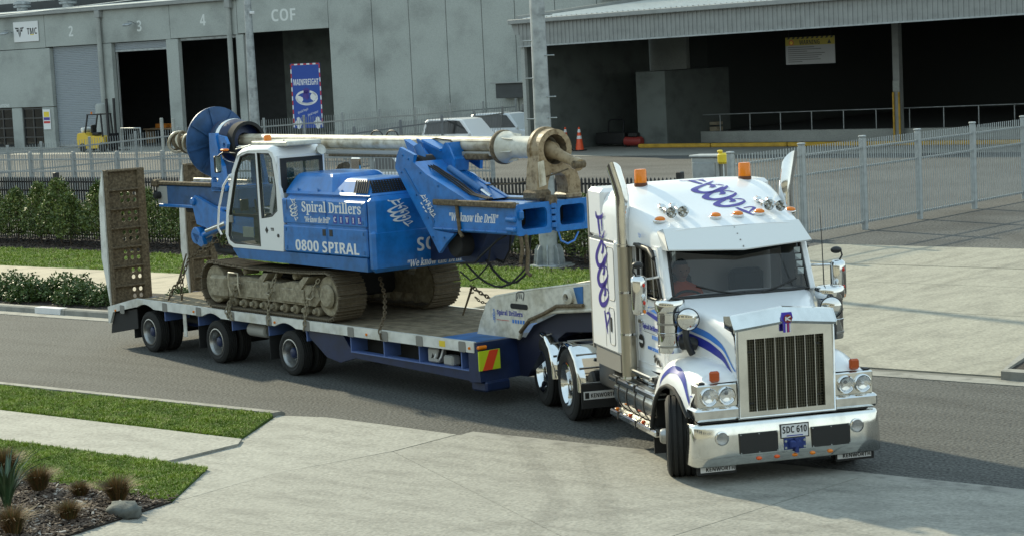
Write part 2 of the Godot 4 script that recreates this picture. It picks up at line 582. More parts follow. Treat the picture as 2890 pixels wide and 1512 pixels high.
func build_ground():
	var X := street()
	struct("ground", slab([[-900, -300], [900, -300], [900, 1200], [-900, 1200]], -0.06, -0.3), mats["yard"], X)
	struct("road", slab([[-260, 21.2], [160, 21.2], [160, 28.3], [-260, 28.3]], 0.0), mats["asphalt"], X, "dark asphalt road that the truck drives along")
	# near side
	struct("grass_verge", slab([[-160, 19.47], [-21.53, 19.47], [-21.85, 20.05], [-22.5, 21.08], [-160, 21.08]], 0.05), mats["turf"], X)
	struct("footpath", slab([[-160, 17.84], [-21.2, 17.84], [-21.22, 19.19], [-21.45, 19.47], [-160, 19.47]], 0.055), mats["concrete_light"], X)
	struct("lawn", slab([[-160, 16.2], [-19.25, 16.24], [-20.36, 17.84], [-160, 17.84]], 0.05), mats["turf"], X)
	struct("mulch_bed", slab([[-160, -20], [-18.0, -20], [-18.93, 14.55], [-19.05, 15.31], [-19.22, 16.24], [-21.4, 16.1], [-22.6, 15.6], [-160, 15.6]], 0.04), mats["soil"], X)
	var kb := MB.new()
	var kp := PackedVector2Array([Vector2(21.08, -0.05), Vector2(21.34, -0.05), Vector2(21.33, 0.04), Vector2(21.25, 0.075), Vector2(21.08, 0.08)])
	for k in 46:
		var s1 := -22.5 - k * 3.0
		kb.prism(kp, s1 - 2.985, s1, Transform3D(Basis(Vector3.FORWARD, Vector3.UP, Vector3.RIGHT), Vector3.ZERO))
	struct("kerb", kb.done(), mats["kerb"], X)
	# driveway apron of cast slabs with open joints
	struct("driveway_bed", slab([[-22.4, 21.18], [60, 21.18], [60, -30], [-18, -30], [-18.9, 14.5], [-19.2, 16.24], [-21.2, 17.9], [-21.5, 19.4]], 0.0, -0.2), mats["joint"], X)
	var A := [[-22.52, 21.2], [-21.84, 20.05], [-21.5, 19.48], [-21.23, 19.2], [-21.2, 17.85], [-20.36, 17.84], [-19.23, 16.26], [-19.35, 18.1], [-18.95, 19.9], [-18.95, 21.2], [-20.4, 21.32], [-21.7, 21.4]]
	var slabs := [
		[A, "concrete_light"],
		[[[-19.21, 16.2], [-19.05, 15.31], [-18.93, 14.55], [-18.4, 4.0], [-11.6, 4.0], [-12.89, 16.613], [-18.93, 19.876], [-19.345, 18.1]], "concrete"],
		[[[-18.92, 19.88], [-12.9, 16.625], [-12.55, 21.2], [-18.92, 21.2]], "concrete"],
		[[[-12.885, 16.6], [-11.588, 4.0], [-5.0, 4.0], [-6.0, 21.2], [-12.538, 21.2]], "concrete"],
		[[[-5.97, 21.2], [-4.97, 4.0], [3, 4], [3, 21.2]], "concrete_light"],
		[[[3.03, 21.2], [3.03, 4.0], [30, 4], [30, 21.2]], "concrete"],
		[[[-18.3, 3.97], [-18, -30], [60, -30], [60, 3.97]], "concrete"],
		[[[30.03, 21.2], [30.03, 4.0], [60, 4], [60, 21.2]], "concrete_light"]]
	for q in slabs:
		struct("driveway_slab", slab(q[0], 0.018), mats[q[1]], X)
	struct("driveway_lip", slab([[-18.9, 21.215], [60, 21.215], [60, 21.55], [-18.9, 21.5]], 0.012), mats["kerb"], X)
	# far side
	struct("far_kerb", kerb_line(-150.0, -27.6), mats["kerb"], X)
	tag(put(self, "kerb_paint", MB.new().box(Vector3(-37.62, -0.01, -28.446), Vector3(-36.72, 0.143, -28.226)).done(), mats["sign_white"], X), "white painted patch on the far kerb beside the ramp end", "road marking")
	struct("channel", slab([[-150, 27.85], [40, 27.85], [40, 28.24], [-150, 28.24]], 0.012), mats["kerb"], X)
	struct("shrub_bed", slab([[-150, 28.43], [-27.6, 28.43], [-27.6, 31.2], [-150, 31.2]], 0.11), mats["soil"], X)
	var pb := MB.new()
	for k in 40:
		var s0 := -27.6 - k * 3.0
		pb.box(Vector3(s0 - 2.98, -0.05, -34.4), Vector3(s0, 0.12, -31.2), 0.01)
	struct("far_footpath", pb.done(), mats["path_far"], X)
	struct("far_grass", slab([[-150, 34.4], [-27.6, 34.4], [-27.6, 37.4], [-34, 37.2], [-50, 37.9], [-150, 38]], 0.12), mats["turf"], X)
	struct("bark_bed", slab([[-150, 38], [-50, 37.9], [-34, 37.2], [-27.6, 37.4], [-27.6, 41.3], [-150, 41.3]], 0.1), mats["soil"], X)
	struct("yard_asphalt", slab([[-300, 41.3], [-27.5, 41.3], [-27.5, 45.3], [90, 45.3], [90, 140], [-300, 140]], 0.0), mats["yard"], X)
	struct("yard_concrete", slab([[-73, 79.6], [-20, 81.5], [-20, 92], [-73, 92]], 0.02), mats["concrete"], X)
	struct("depot_apron", slab([[-300, 85], [-73, 85], [-73, 93], [-300, 93]], 0.02), mats["concrete"], X)
	# right driveway, slabs again
	struct("crossing_bed", slab([[-27.6, 28.2], [-14.1, 28.2], [-15.1, 31.5], [-15.1, 45.4], [-27.6, 45.4]], -0.005, -0.2), mats["joint"], X)
	var rs := [
		[[-27.6, 28.5], [-14.2, 28.5], [-14.45, 29.6], [-15.0, 31.5], [-15.0, 34.6], [-27.6, 34.6]],
		[[-27.6, 34.63], [-15.0, 34.63], [-15.0, 38.5], [-27.6, 38.5]],
		[[-27.6, 38.53], [-15.0, 38.53], [-15.0, 41.45], [-27.6, 41.45]],
		[[-27.6, 41.53], [-15.0, 41.53], [-15.0, 45.3], [-27.6, 45.3]]]
	for q in rs:
		struct("crossing_slab", slab(q, 0.018), mats["concrete_yellow"], X)
	struct("right_garden_bed", slab([[-14.25, 28.5], [40, 28.5], [40, 45.3], [-14.98, 45.3], [-14.98, 31.5], [-14.43, 29.6]], 0.1), mats["soil"], X)
	struct("right_kerb", slab([[-14.2, 28.24], [40, 28.24], [40, 28.5], [-14.22, 28.5], [-14.47, 29.6], [-15.02, 31.5], [-15.02, 45.3], [-15.12, 45.3], [-15.12, 31.5], [-14.6, 29.6]], 0.14), mats["kerb"], X)
	build_tyre_marks()
	build_grass()

func build_tyre_marks():
	# rubber and dirt left on the slabs and the road
	var m := mat("tyre_dirt", Color(0.05, 0.05, 0.045, 0.035), 0.9)
	m.transparency = BaseMaterial3D.TRANSPARENCY_ALPHA
	var arcs := [[[-21.5, 22.6], [-18.0, 21.4], [-15.0, 18.5], [-12.5, 13.0], [-11.5, 6.0]], [[-20.0, 23.0], [-16.5, 21.0], [-13.4, 17.5], [-11.0, 12.0], [-10.0, 6.0]], [[-9.0, 22.4], [-12.5, 20.4], [-15.0, 17.0], [-16.2, 12.0], [-16.5, 7.0]], [[-7.4, 21.8], [-11.0, 19.6], [-13.5, 16.0], [-14.7, 11.0], [-15.0, 7.0]],
		[[-10.0, 26.5], [-16.0, 28.0], [-19.5, 31.5], [-20.6, 37.0], [-21.0, 44.0]], [[-10.0, 25.2], [-17.0, 27.2], [-21.3, 31.0], [-22.5, 37.0], [-23.0, 44.0]]]
	var k := 0
	for a in arcs:
		for q in [[0.34, 0.022], [0.2, 0.026]]:
			var cu := Curve2D.new()
			for i in a.size():
				var pa: Array = a[maxi(i - 1, 0)]; var pb: Array = a[mini(i + 1, a.size() - 1)]
				var t := Vector2(pb[0] - pa[0], pb[1] - pa[1]) / 6.0
				cu.add_point(Vector2(a[i][0], a[i][1]), -t, t)
			var L := []; var R := []
			var n := 70
			for i in n + 1:
				var d := cu.get_baked_length() * i / n
				var p := cu.sample_baked(d); var p2 := cu.sample_baked(minf(d + 0.1, cu.get_baked_length())); var p0 := cu.sample_baked(maxf(d - 0.1, 0.0))
				var w: Vector2 = (p2 - p0).normalized().orthogonal() * q[0] * (0.5 + 0.08 * sin(i * 1.7))
				L.append(Vector3(p.x + w.x, q[1] + k * 0.0007, -(p.y + w.y))); R.append(Vector3(p.x - w.x, q[1] + k * 0.0007, -(p.y - w.y)))
			struct("tyre_mark", MB.new().grid([L, R]).done(), m, street())
		k += 1

func kerb_line(s0: float, s1: float) -> ArrayMesh:
	var b := MB.new()
	var kp := PackedVector2Array([Vector2(28.22, -0.05), Vector2(28.44, -0.05), Vector2(28.44, 0.14), Vector2(28.28, 0.14), Vector2(28.25, 0.11)])
	var s := s1
	while s > s0:
		b.prism(kp, s - 2.985, s, Transform3D(Basis(Vector3.FORWARD, Vector3.UP, Vector3.RIGHT), Vector3.ZERO))
		s -= 3.0
	return b.done()

func tuft_mesh(blades: int, h: float, w: float, spread: float, sd: int) -> ArrayMesh:
	var r := RandomNumberGenerator.new()
	r.seed = sd
	var b := MB.new()
	for i in blades:
		var a := r.randf() * TAU
		var c := Vector3(r.randf_range(-spread, spread), 0, r.randf_range(-spread, spread))
		var d := Vector3(cos(a), 0, sin(a))
		var side := Vector3(-d.z, 0, d.x) * w * r.randf_range(0.7, 1.2)
		var hh := h * r.randf_range(0.5, 1.15)
		var lean := d * hh * r.randf_range(0.2, 0.9)
		b.quad(c - side, c + side, c + side * 0.7 + lean * 0.4 + Vector3.UP * hh * 0.65, c - side * 0.7 + lean * 0.4 + Vector3.UP * hh * 0.65)
		b.tri(c - side * 0.7 + lean * 0.4 + Vector3.UP * hh * 0.65, c + side * 0.7 + lean * 0.4 + Vector3.UP * hh * 0.65, c + lean + Vector3.UP * hh)
	return b.done()

func scatter(called: String, label: String, category: String, mesh: Mesh, m: Material, xf: Array, cols: Array) -> MultiMeshInstance3D:
	var mm := MultiMesh.new()
	mm.transform_format = MultiMesh.TRANSFORM_3D
	mm.use_colors = cols.size() > 0
	mm.mesh = mesh
	mm.instance_count = xf.size()
	for i in xf.size():
		mm.set_instance_transform(i, xf[i])
		if cols.size():
			mm.set_instance_color(i, cols[i])
	var o := MultiMeshInstance3D.new()
	o.name = numbered(self, called)
	o.multimesh = mm
	o.material_override = m
	add_child(o, true)
	tag(o, label, category)
	return stuff(o)

func build_grass():
	var gm := mat("blade", Color.WHITE, 0.7)
	gm.vertex_color_use_as_albedo = true
	gm.backlight_enabled = true
	gm.backlight = lin(0.05, 0.08, 0.01)
	var mesh := tuft_mesh(6, 0.06, 0.007, 0.05, 3)
	var fn := FastNoiseLite.new()
	fn.seed = 4
	fn.frequency = 0.9
	var areas := [
		["verge_grass", "short green grass on the strip between kerb and near footpath", -30.0, -21.6, 19.5, 21.06, 19000],
		["lawn_grass", "green lawn between the near footpath and the mulch bed", -29.0, -19.3, 16.1, 17.82, 20000],
		["far_verge_grass", "bright grass strip behind the far footpath", -62.0, -27.7, 34.45, 37.9, 26000]]
	for a in areas:
		var xf := []; var cols := []
		while xf.size() < a[6]:
			var s := rng.randf_range(a[2], a[3]); var n := rng.randf_range(a[4], a[5])
			if a[0] == "verge_grass" and s > -22.5 + (21.08 - n) * 0.62:
				continue
			if a[0] == "lawn_grass" and s > -19.25 - (n - 16.24) * 0.69:
				continue
			if a[0] == "lawn_grass" and n < 16.25 + fn.get_noise_2d(s * 2.0, 3.0) * 0.25 - clampf((-21.4 - s) * 0.25, 0.0, 0.25):
				continue
			var q := fn.get_noise_2d(s * 1.6, n * 1.6)
			var sc := rng.randf_range(0.55, 1.1) * (0.85 + 0.35 * q) * (1.5 if a[0] == "far_verge_grass" else 1.0)
			xf.append(Transform3D(Basis(Vector3.UP, rng.randf() * TAU).scaled(Vector3(1, rng.randf_range(0.6, 1.2), 1) * sc), sn(s, 0.11 if a[0] == "far_verge_grass" else 0.045, n)))
			var t := clampf(0.5 + q * 0.7 + rng.randf_range(-0.3, 0.3), 0, 1)
			var c := Color(0.1, 0.165, 0.014).lerp(Color(0.25, 0.32, 0.03), t)
			if rng.randf() < 0.04:
				c = Color(0.22, 0.19, 0.07)
			cols.append(c)
		scatter(a[0], a[1], "grass", mesh, gm, xf, cols)
	# bark chips
	var cm := mat("chip", Color.WHITE, 0.9)
	cm.vertex_color_use_as_albedo = true
	var chip := MB.new().box(Vector3(-0.035, -0.004, -0.011), Vector3(0.035, 0.006, 0.011), 0.003).done()
	var xf := []; var cols := []
	for i in 15000:
		var n := rng.randf_range(13.2, 16.5); var s := rng.randf_range(-25.5, -18.8)
		if s > -19.25 + (16.24 - n) * 0.19:
			continue
		if n > 16.15 and s < -19.3 and rng.randf() < 0.8:
			continue
		xf.append(Transform3D(Basis.from_euler(Vector3(rng.randf_range(-0.5, 0.5), rng.randf() * TAU, rng.randf_range(-0.5, 0.5))).scaled(Vector3.ONE * rng.randf_range(0.5, 1.5)), sn(s, 0.05 + rng.randf() * 0.02, n)))
		var v := rng.randf()
		cols.append(Color(0.05, 0.032, 0.022).lerp(Color(0.17, 0.125, 0.095), v * v) if rng.randf() < 0.93 else Color(0.4, 0.36, 0.32))
	scatter("bark_mulch", "brown bark chips covering the corner planting bed", "mulch", chip, cm, xf, cols)
	xf = []; cols = []
	for i in 9000:
		var n := rng.randf_range(37.5, 41.2); var s := rng.randf_range(-60, -27.7)
		xf.append(Transform3D(Basis.from_euler(Vector3(rng.randf_range(-0.5, 0.5), rng.randf() * TAU, rng.randf_range(-0.5, 0.5))).scaled(Vector3.ONE * rng.randf_range(0.8, 2.0)), sn(s, 0.11, n)))
		cols.append(Color(0.035, 0.025, 0.02).lerp(Color(0.09, 0.065, 0.05), rng.randf()))
	scatter("hedge_mulch", "dark bark spread under the hedge trees", "mulch", chip, cm, xf, cols)

func corrugated(x0: float, x1: float, period: float, amp: float, lowf: Callable, highf: Callable, z := 0.0) -> ArrayMesh:
	# trapezoid ribs running up; faces look towards +z
	var b := MB.new()
	var lo := []; var hi := []
	var x := x0
	while x < x1:
		for q in [[0.0, 0.0], [0.62, 0.0], [0.7, 1.0], [0.92, 1.0]]:
			var xx: float = x + q[0] * period
			lo.append(Vector3(xx, lowf.call(xx), z + q[1] * amp))
			hi.append(Vector3(xx, highf.call(xx), z + q[1] * amp))
		x += period
	return b.grid([lo, hi]).done()

func build_left_depot():
	var o := thing("warehouse", "long grey precast concrete warehouse with numbered truck doors 2, 3 and 4", "warehouse", street(-100, 0, 93))
	var W: Material = mats["precast"]
	var P := [  # s0, s1, h0, h1
		[-160, -150, 7.17, 9.5], [-149.97, -140, 7.17, 9.5], [-139.97, -130, 7.17, 9.5], [-129.97, -120.47, 7.17, 9.5],
		[-160, -145, 2.97, 7.13], [-144.97, -130, 2.97, 7.13], [-129.97, -120.07, 2.97, 7.13],
		[-121.38, -120.07, 0, 2.93], [-124.92, -123.77, 0, 2.93], [-160, -127.5, 0, 2.93],
		[-120.43, -114.07, 7.2, 9.5], [-114.03, -107.0, 7.22, 9.5], [-106.97, -100.4, 7.25, 9.5], [-100.36, -92.05, 7.3, 12.6],
		[-114.55, -113.22, 0, 7.19], [-107.5, -106.3, 0, 7.21], [-100.6, -99.9, 0, 7.24]]
	for q in P:
		put(o, "wall_panel", MB.new().box(Vector3(q[0] + 100, q[2], -0.35), Vector3(q[1] + 100, q[3], 0), 0.02).done(), W)
	var ss := [-92.02, -88.27, -85.2, -82.2, -79.4, -76.88, -73.9, -70.9, -67.9, -64.9, -61.9, -58.9, -55.9, -52.9, -49.9, -46.9, -43.9, -40.9, -37.9]
	for i in ss.size() - 1:
		put(o, "wall_panel", MB.new().box(Vector3(ss[i] + 100, 0.0 if ss[i] < -65 else 7.3, -0.35), Vector3(ss[i + 1] + 100 - 0.045, 13.5, 0), 0.02).done(), W)
	put(o, "wall", MB.new().box(Vector3(8, 0, -0.5), Vector3(35, 13.4, -0.37)).done(), mats["joint"])
	put(o, "sill", MB.new().box(Vector3(-27.5, 0, -0.3), Vector3(-21.4, 0.08, 0.04)).done(), W)
	# upper cladding band behind the canopy roof
	put(o, "cladding_band", corrugated(29.4, 62, 0.25, 0.04, func(_x): return 7.85, func(_x): return 13.4, 0.08), mats["steel_grey"])
	# eaves
	put(o, "gutter", MB.new().box(Vector3(-60, 9.5, 0.0), Vector3(-0.2, 9.72, 0.3), 0.03).done(), mats["steel_grey"])
	put(o, "roof", MB.new().prism(PackedVector2Array([Vector2(-0.3, 9.74), Vector2(-0.3, 9.8), Vector2(9, 10.36), Vector2(9, 10.3)]), -60, -0.3, Transform3D(Basis(Vector3.FORWARD, Vector3.UP, Vector3.RIGHT) * Basis(), Vector3.ZERO)).done(), mats["roof_sheet"])
	for q in [[-32.05, 7], [-26.45, 7]]:
		put(o, "roof_vent", MB.new().lathe([Vector2(0, 0), Vector2(0.42, 0), Vector2(0.42, 0.34), Vector2(0.66, 0.36), Vector2(0.68, 0.5), Vector2(0.55, 0.52), Vector2(0.55, 0.58), Vector2(0.68, 0.6), Vector2(0.66, 0.76), Vector2(0.3, 0.86), Vector2(0, 0.87)], 20, at(q[0], 10.15, -q[1])).done(), mats["zinc"])
	for q in [[-14.2, 1], [-0.95, 1]]:
		var b := MB.new()
		b.box(Vector3(q[0] - 0.2, 9.0, 0.02), Vector3(q[0] + 0.3, 9.5, 0.36), 0.02)
		put(o, "rain_head", b.done(), mats["steel_grey"])
		put(o, "downpipe", MB.new().cyl(Vector3(q[0], 0.1, 0.2), Vector3(q[0], 9.0, 0.2), 0.17, 14).done(), mats["precast_light"])
		put(o, "pipe_guard", MB.new().lathe([Vector2(0, 0), Vector2(0.42, 0), Vector2(0.42, 2.9), Vector2(0.34, 3.05), Vector2(0.22, 3.1), Vector2(0.2, 3.1)], 14, at(q[0], 0.0, 0.43)).done() if q[0] < -5 else MB.new().box(Vector3(q[0] - 0.25, 0, 0.39), Vector3(q[0] + 0.25, 1.1, 0.5), 0.02).done(), mats["precast_light"])
	# windows
	for w in [[-23.75, -21.4], [-27.4, -24.95]]:
		var b := MB.new()
		var x0: float = w[0]; var x1: float = w[1]
		for k in 3:
			var x := lerpf(x0 + 0.06, x1 - 0.06, k / 2.0)
			b.box(Vector3(x - 0.07, 0.08, -0.2), Vector3(x + 0.07, 2.9, -0.1))
		for k in 5:
			var y := lerpf(0.12, 2.86, k / 4.0)
			b.box(Vector3(x0, y - 0.05, -0.195), Vector3(x1, y + 0.05, -0.105))
		var win := put(o, "window", b.done(), mats["frame_black"])
		for i in 2:
			for j in 4:
				put(win, "pane", MB.new().box(Vector3(lerpf(x0, x1, i / 2.0) + 0.12, lerpf(0.12, 2.86, j / 4.0) + 0.04, -0.158), Vector3(lerpf(x0, x1, (i + 1) / 2.0) - 0.12, lerpf(0.12, 2.86, (j + 1) / 4.0) - 0.04, -0.15)).done(), mats["pane"])
	# roller doors
	var rd := mat("roller_steel", lin(0.3, 0.33, 0.36), 0.5, 0.2)
	for q in [[-20.05, -14.57, 0.25, 7.2, 55], [-13.2, -7.52, 6.72, 7.22, 4]]:
		var rows := []
		var n: int = q[4]
		for i in n:
			for k in [[0.0, 0.0], [0.15, 0.035], [0.55, 0.04], [0.8, 0.0]]:
				var y: float = lerpf(q[2], q[3], (i + k[0]) / n)
				rows.append([Vector3(q[0] + 0.02, y, -0.33 + k[1]), Vector3(q[1] - 0.02, y, -0.33 + k[1])])
		var d := put(o, "roller_door", MB.new().grid(rows).done(), rd)
		put(d, "bottom_bar", MB.new().box(Vector3(q[0] + 0.03, q[2] - 0.16, -0.36), Vector3(q[1] - 0.03, q[2], -0.25), 0.02).done(), mats["zinc"])
		for x in [q[0], q[1] - 0.12]:
			put(d, "guide_rail", MB.new().box(Vector3(x, 0.02, -0.45), Vector3(x + 0.12, q[3], -0.36)).done(), mats["steel_grey"])
	put(o, "roller_door", MB.new().box(Vector3(-6.28, 7.05, -0.34), Vector3(-0.62, 7.24, -0.2), 0.03).done(), mats["zinc"])
	# inside
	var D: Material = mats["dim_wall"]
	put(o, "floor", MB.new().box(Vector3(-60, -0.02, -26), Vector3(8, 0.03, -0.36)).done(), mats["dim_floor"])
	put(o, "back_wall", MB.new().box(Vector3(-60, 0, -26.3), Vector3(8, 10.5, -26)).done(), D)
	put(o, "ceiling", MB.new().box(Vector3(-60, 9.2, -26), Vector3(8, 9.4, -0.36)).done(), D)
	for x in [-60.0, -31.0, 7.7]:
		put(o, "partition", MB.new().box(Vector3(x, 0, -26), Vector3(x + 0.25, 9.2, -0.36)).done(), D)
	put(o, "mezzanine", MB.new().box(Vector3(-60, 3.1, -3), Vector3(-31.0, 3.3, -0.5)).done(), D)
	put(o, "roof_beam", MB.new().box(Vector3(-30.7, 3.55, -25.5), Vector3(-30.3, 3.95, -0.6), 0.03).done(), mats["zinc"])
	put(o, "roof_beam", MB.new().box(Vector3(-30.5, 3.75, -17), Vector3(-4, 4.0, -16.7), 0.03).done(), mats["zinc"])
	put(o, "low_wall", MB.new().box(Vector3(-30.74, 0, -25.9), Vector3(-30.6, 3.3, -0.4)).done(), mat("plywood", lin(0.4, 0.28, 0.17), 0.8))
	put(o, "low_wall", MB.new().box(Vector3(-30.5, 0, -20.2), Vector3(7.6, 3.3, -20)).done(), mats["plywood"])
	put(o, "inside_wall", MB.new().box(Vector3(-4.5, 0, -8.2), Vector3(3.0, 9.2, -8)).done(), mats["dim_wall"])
	# painted numbers and letters
	for q in [["2", -17.5, 8.22, 0.74, 0.0], ["3", -10.12, 8.25, 0.74, 0.0], ["4", -3.67, 8.35, 0.74, 0.0], ["COF", 3.98, 8.31, 0.78, 2.2]]:
		put(o, "painted_lettering", letters(q[0], "Droid Sans", 700, q[3], q[4]), mats["letter_white"], at(q[1], q[2], 0.004))
	put(o, "painted_lettering", letters("OPERATIONS", "Droid Sans", 700, 0.22), mats["letter_white"], at(-26.05, 3.15, 0.004))
	# things on the wall
	var sg := thing("wall_sign", "white company sign with a black winged emblem high on the warehouse wall", "sign", street(-122.52, 8.4, 93))
	put(sg, "board", MB.new().box(Vector3(-1.43, -0.72, 0.03), Vector3(1.43, 0.72, 0.07), 0.01).done(), mats["sign_white"])
	put(sg, "lettering", letters("TMC", "Droid Sans", 700, 0.46, 1.15), mats["black_ink"], at(0.72, 0.02, 0.073))
	put(sg, "underline", MB.new().box(Vector3(0.5, -0.26, 0.071), Vector3(0.92, -0.21, 0.076)).done(), mats["yellow_ink"])
	var lg := MB.new()
	for s in [-1.0, 1.0]:
		for q in [[[0.04, 0.3], [0.64, 0.34], [0.52, 0.22], [0.16, 0.22]], [[0.16, 0.18], [0.42, 0.18], [0.36, 0.0], [0.22, 0.02]], [[0.05, 0.2], [0.13, 0.2], [0.16, -0.12], [0.02, -0.4]]]:
			var p := PackedVector2Array()
			for a in q:
				p.append(Vector2(-0.72 + a[0] * s * 0.85, a[1]))
			lg.prism(p, 0.071, 0.076)
	put(sg, "emblem", lg.done(), mats["black_ink"])
	var s2 := thing("safety_sign", "tall white safety notice beside the left warehouse door", "sign", street(-120.84, 2.06, 93))
	put(s2, "board", MB.new().box(Vector3(-0.42, -0.72, 0.03), Vector3(0.42, 0.72, 0.06), 0.01).done(), mats["sign_white"])
	put(s2, "print", MB.new().box(Vector3(-0.3, 0.18, 0.0605), Vector3(0.3, 0.55, 0.066)).done(), mats["yellow_ink"])
	put(s2, "print", MB.new().box(Vector3(-0.35, -0.05, 0.0605), Vector3(0.35, 0.15, 0.066)).done(), mats["purple_ink"])
	put(s2, "print", MB.new().box(Vector3(-0.36, -0.28, 0.0605), Vector3(0.36, -0.12, 0.066)).done(), mats["red_ink"])
	var k := 0
	for q in [[-124.2, 8.5], [-110.5, 8.52]]:
		var f := thing("floodlight", ["grey floodlight on the warehouse wall left of the emblem sign", "grey floodlight on the wall above the half open door 3"][k], "floodlight", street(q[0], q[1], 93), "wall floodlights")
		k += 1
		put(f, "bracket", MB.new().tube([Vector3(0, -0.1, 0), Vector3(0, 0.05, 0.35), Vector3(-0.1, 0.08, 0.6)], 0.035, 6).done(), mats["zinc"])
		put(f, "lamp_head", MB.new().box(Vector3(-0.45, 0.02, 0.45), Vector3(0.25, 0.16, 0.85), 0.05, Transform3D(Basis(Vector3.RIGHT, 0.35), Vector3.ZERO)).done(), mats["zinc"])
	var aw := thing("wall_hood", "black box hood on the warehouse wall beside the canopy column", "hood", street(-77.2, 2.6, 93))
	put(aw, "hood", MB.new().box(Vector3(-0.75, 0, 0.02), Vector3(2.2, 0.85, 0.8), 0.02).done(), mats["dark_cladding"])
	put(aw, "roof_edge", MB.new().box(Vector3(-1.0, 0.86, 0.0), Vector3(2.3, 0.93, 0.95), 0.01).done(), mats["steel_grey"])
	# banner in the last opening
	var bn := thing("hanging_banner", "tall blue freight banner hanging in the wide dark warehouse opening", "banner", street(-95.88, 3.05, 94.5))
	put(bn, "cloth", MB.new().box(Vector3(-1.36, -2.05, -0.03), Vector3(1.36, 2.12, 0.0), 0.0).done(), mat("banner_blue", lin(0.025, 0.075, 0.36), 0.7))
	put(bn, "lettering", letters("MAINFREIGHT", "Droid Sans", 700, 0.4, 2.3), mats["white_ink"], at(0.02, 0.92, 0.002))
	var rim := MB.new(); var rimr := MB.new()
	for i in 14:
		for s in [-1.0, 1.0]:
			(rim if i % 2 else rimr).box(Vector3(s * 1.3 - 0.05, 2.05 - i * 0.29 - 0.27, 0.001), Vector3(s * 1.3 + 0.05, 2.05 - i * 0.29, 0.006))
	for i in 9:
		(rim if i % 2 else rimr).box(Vector3(-1.25 + i * 0.28, 2.02, 0.001), Vector3(-1.25 + (i + 1) * 0.28, 2.11, 0.006))
	stuff(put(bn, "border_check", rim.done(), mats["white_ink"]))
	stuff(put(bn, "border_check", rimr.done(), mats["red_ink"]))
	var gl := []
	for i in 33:
		gl.append([0.95 * cos(TAU * i / 32), -0.1 + 0.42 * sin(TAU * i / 32), 0.09])
	var flatf := func(p, d): return Vector3(p.x, p.y, d)
	put(bn, "globe_print", strokes([gl, [[-0.9, -0.1, 0.2], [-0.6, -0.2, 0.3], [-0.35, -0.15, 0.1]], [[0.35, -0.1, 0.1], [0.62, -0.05, 0.4], [0.85, -0.12, 0.15]], [[-0.5, -0.42, 0.06], [0, -0.48, 0.06], [0.5, -0.42, 0.06]]], flatf), mats["white_ink"])
	put(bn, "figure_print", strokes([[[-0.15, -0.15, 0.3], [0.0, 0.1, 0.4], [0.2, 0.15, 0.25]], [[-0.25, 0.3, 0.2], [0.05, 0.36, 0.25], [0.3, 0.3, 0.1]]], flatf, 0.008), mats["purple_ink"])
	put(bn, "lettering", letters("Special People", "Droid Serif", 400, 0.2, 1.0, 0.3), mats["white_ink"], at(-0.4, -0.95, 0.002) * Transform3D(Basis(Vector3.BACK, 0.25), Vector3.ZERO))
	put(bn, "lettering", letters("Special Company", "Droid Serif", 400, 0.2, 1.0, 0.3), mats["white_ink"], at(0.5, -1.12, 0.002) * Transform3D(Basis(Vector3.BACK, 0.25), Vector3.ZERO))
	for x in [-0.85, 0.9]:
		var d := MB.new()
		for q in [[0, 0.22], [0, -0.22], [0.17, 0], [-0.17, 0]]:
			d.cyl(Vector3(x + q[0], -1.72 + q[1], 0.002), Vector3(x + q[0], -1.72 + q[1], 0.006), 0.17, 12)
		put(bn, "rosette_print", d.done(), mats["white_ink"])
	# goods that show in the dark doors
	var wb := thing("workbench", "wooden workbench with orange boxes inside warehouse door 3", "workbench", street(-113.0, 0.03, 97.5))
	put(wb, "bench_top", MB.new().box(Vector3(-2.2, 0.95, -0.5), Vector3(2.2, 1.05, 0.5), 0.01).done(), mats["plywood"])
	for x in [-2.0, 2.0]:
		put(wb, "leg", MB.new().box(Vector3(x - 0.06, 0, -0.4), Vector3(x + 0.06, 0.95, 0.4)).done(), mats["plywood"])
	for q in [[-113.6, 1.1, "small orange box on the bench inside warehouse door 3"], [-112.2, 0.7, "wider orange box on the bench inside warehouse door 3"]]:
		var bx := thing("carton", q[2], "box", street(q[0], 1.09, 97.5), "orange boxes on the bench")
		put(bx, "carton_body", MB.new().box(Vector3(-q[1] / 2, 0, -0.25), Vector3(q[1] / 2, 0.3, 0.25), 0.02).done(), mat("orange_box", lin(0.65, 0.22, 0.03), 0.7))
	# the pale building behind
	var rb := thing("rear_building", "pale grey clad building rising behind the warehouse roof", "building", street(-160, 0, 104))
	put(rb, "louvre_band", MB.new().box(Vector3(-60, 0, -0.3), Vector3(65, 11.1, 0), 0.0).done(), mats["dark_cladding"])
	put(rb, "wall", corrugated(-60, 65, 0.9, 0.05, func(_x): return 11.1, func(_x): return 22.0, -0.1), mats["roof_sheet"])

func build_office():
	# the building the photographer stands in: its front shows only as reflections
	var o := thing("office_building", "cream office building behind the camera, seen only in reflections", "building", street(0, 0, -4.0, PI))
	put(o, "wall", MB.new().box(Vector3(-35, 0, -8), Vector3(45, 3.4, 0)).box(Vector3(-35, 5.9, -8), Vector3(45, 9.0, 0.002)).done(), mat("cream_wall", lin(0.5, 0.46, 0.36), 0.8))
	for k in 10:
		put(o, "wall_pier", MB.new().box(Vector3(-35 + k * 8.7, 3.4, -0.4), Vector3(-33.2 + k * 8.7, 5.9, -0.002)).done(), mats["cream_wall"])
		put(o, "window", MB.new().box(Vector3(-33.2 + k * 8.7, 3.4, -0.3), Vector3(-26.3 + k * 8.7, 5.9, -0.25)).done(), mats["dark_glass"])
	put(o, "roof", MB.new().box(Vector3(-35.3, 9.0, -8), Vector3(45.3, 9.3, 0.4)).done(), mats["steel_grey"])

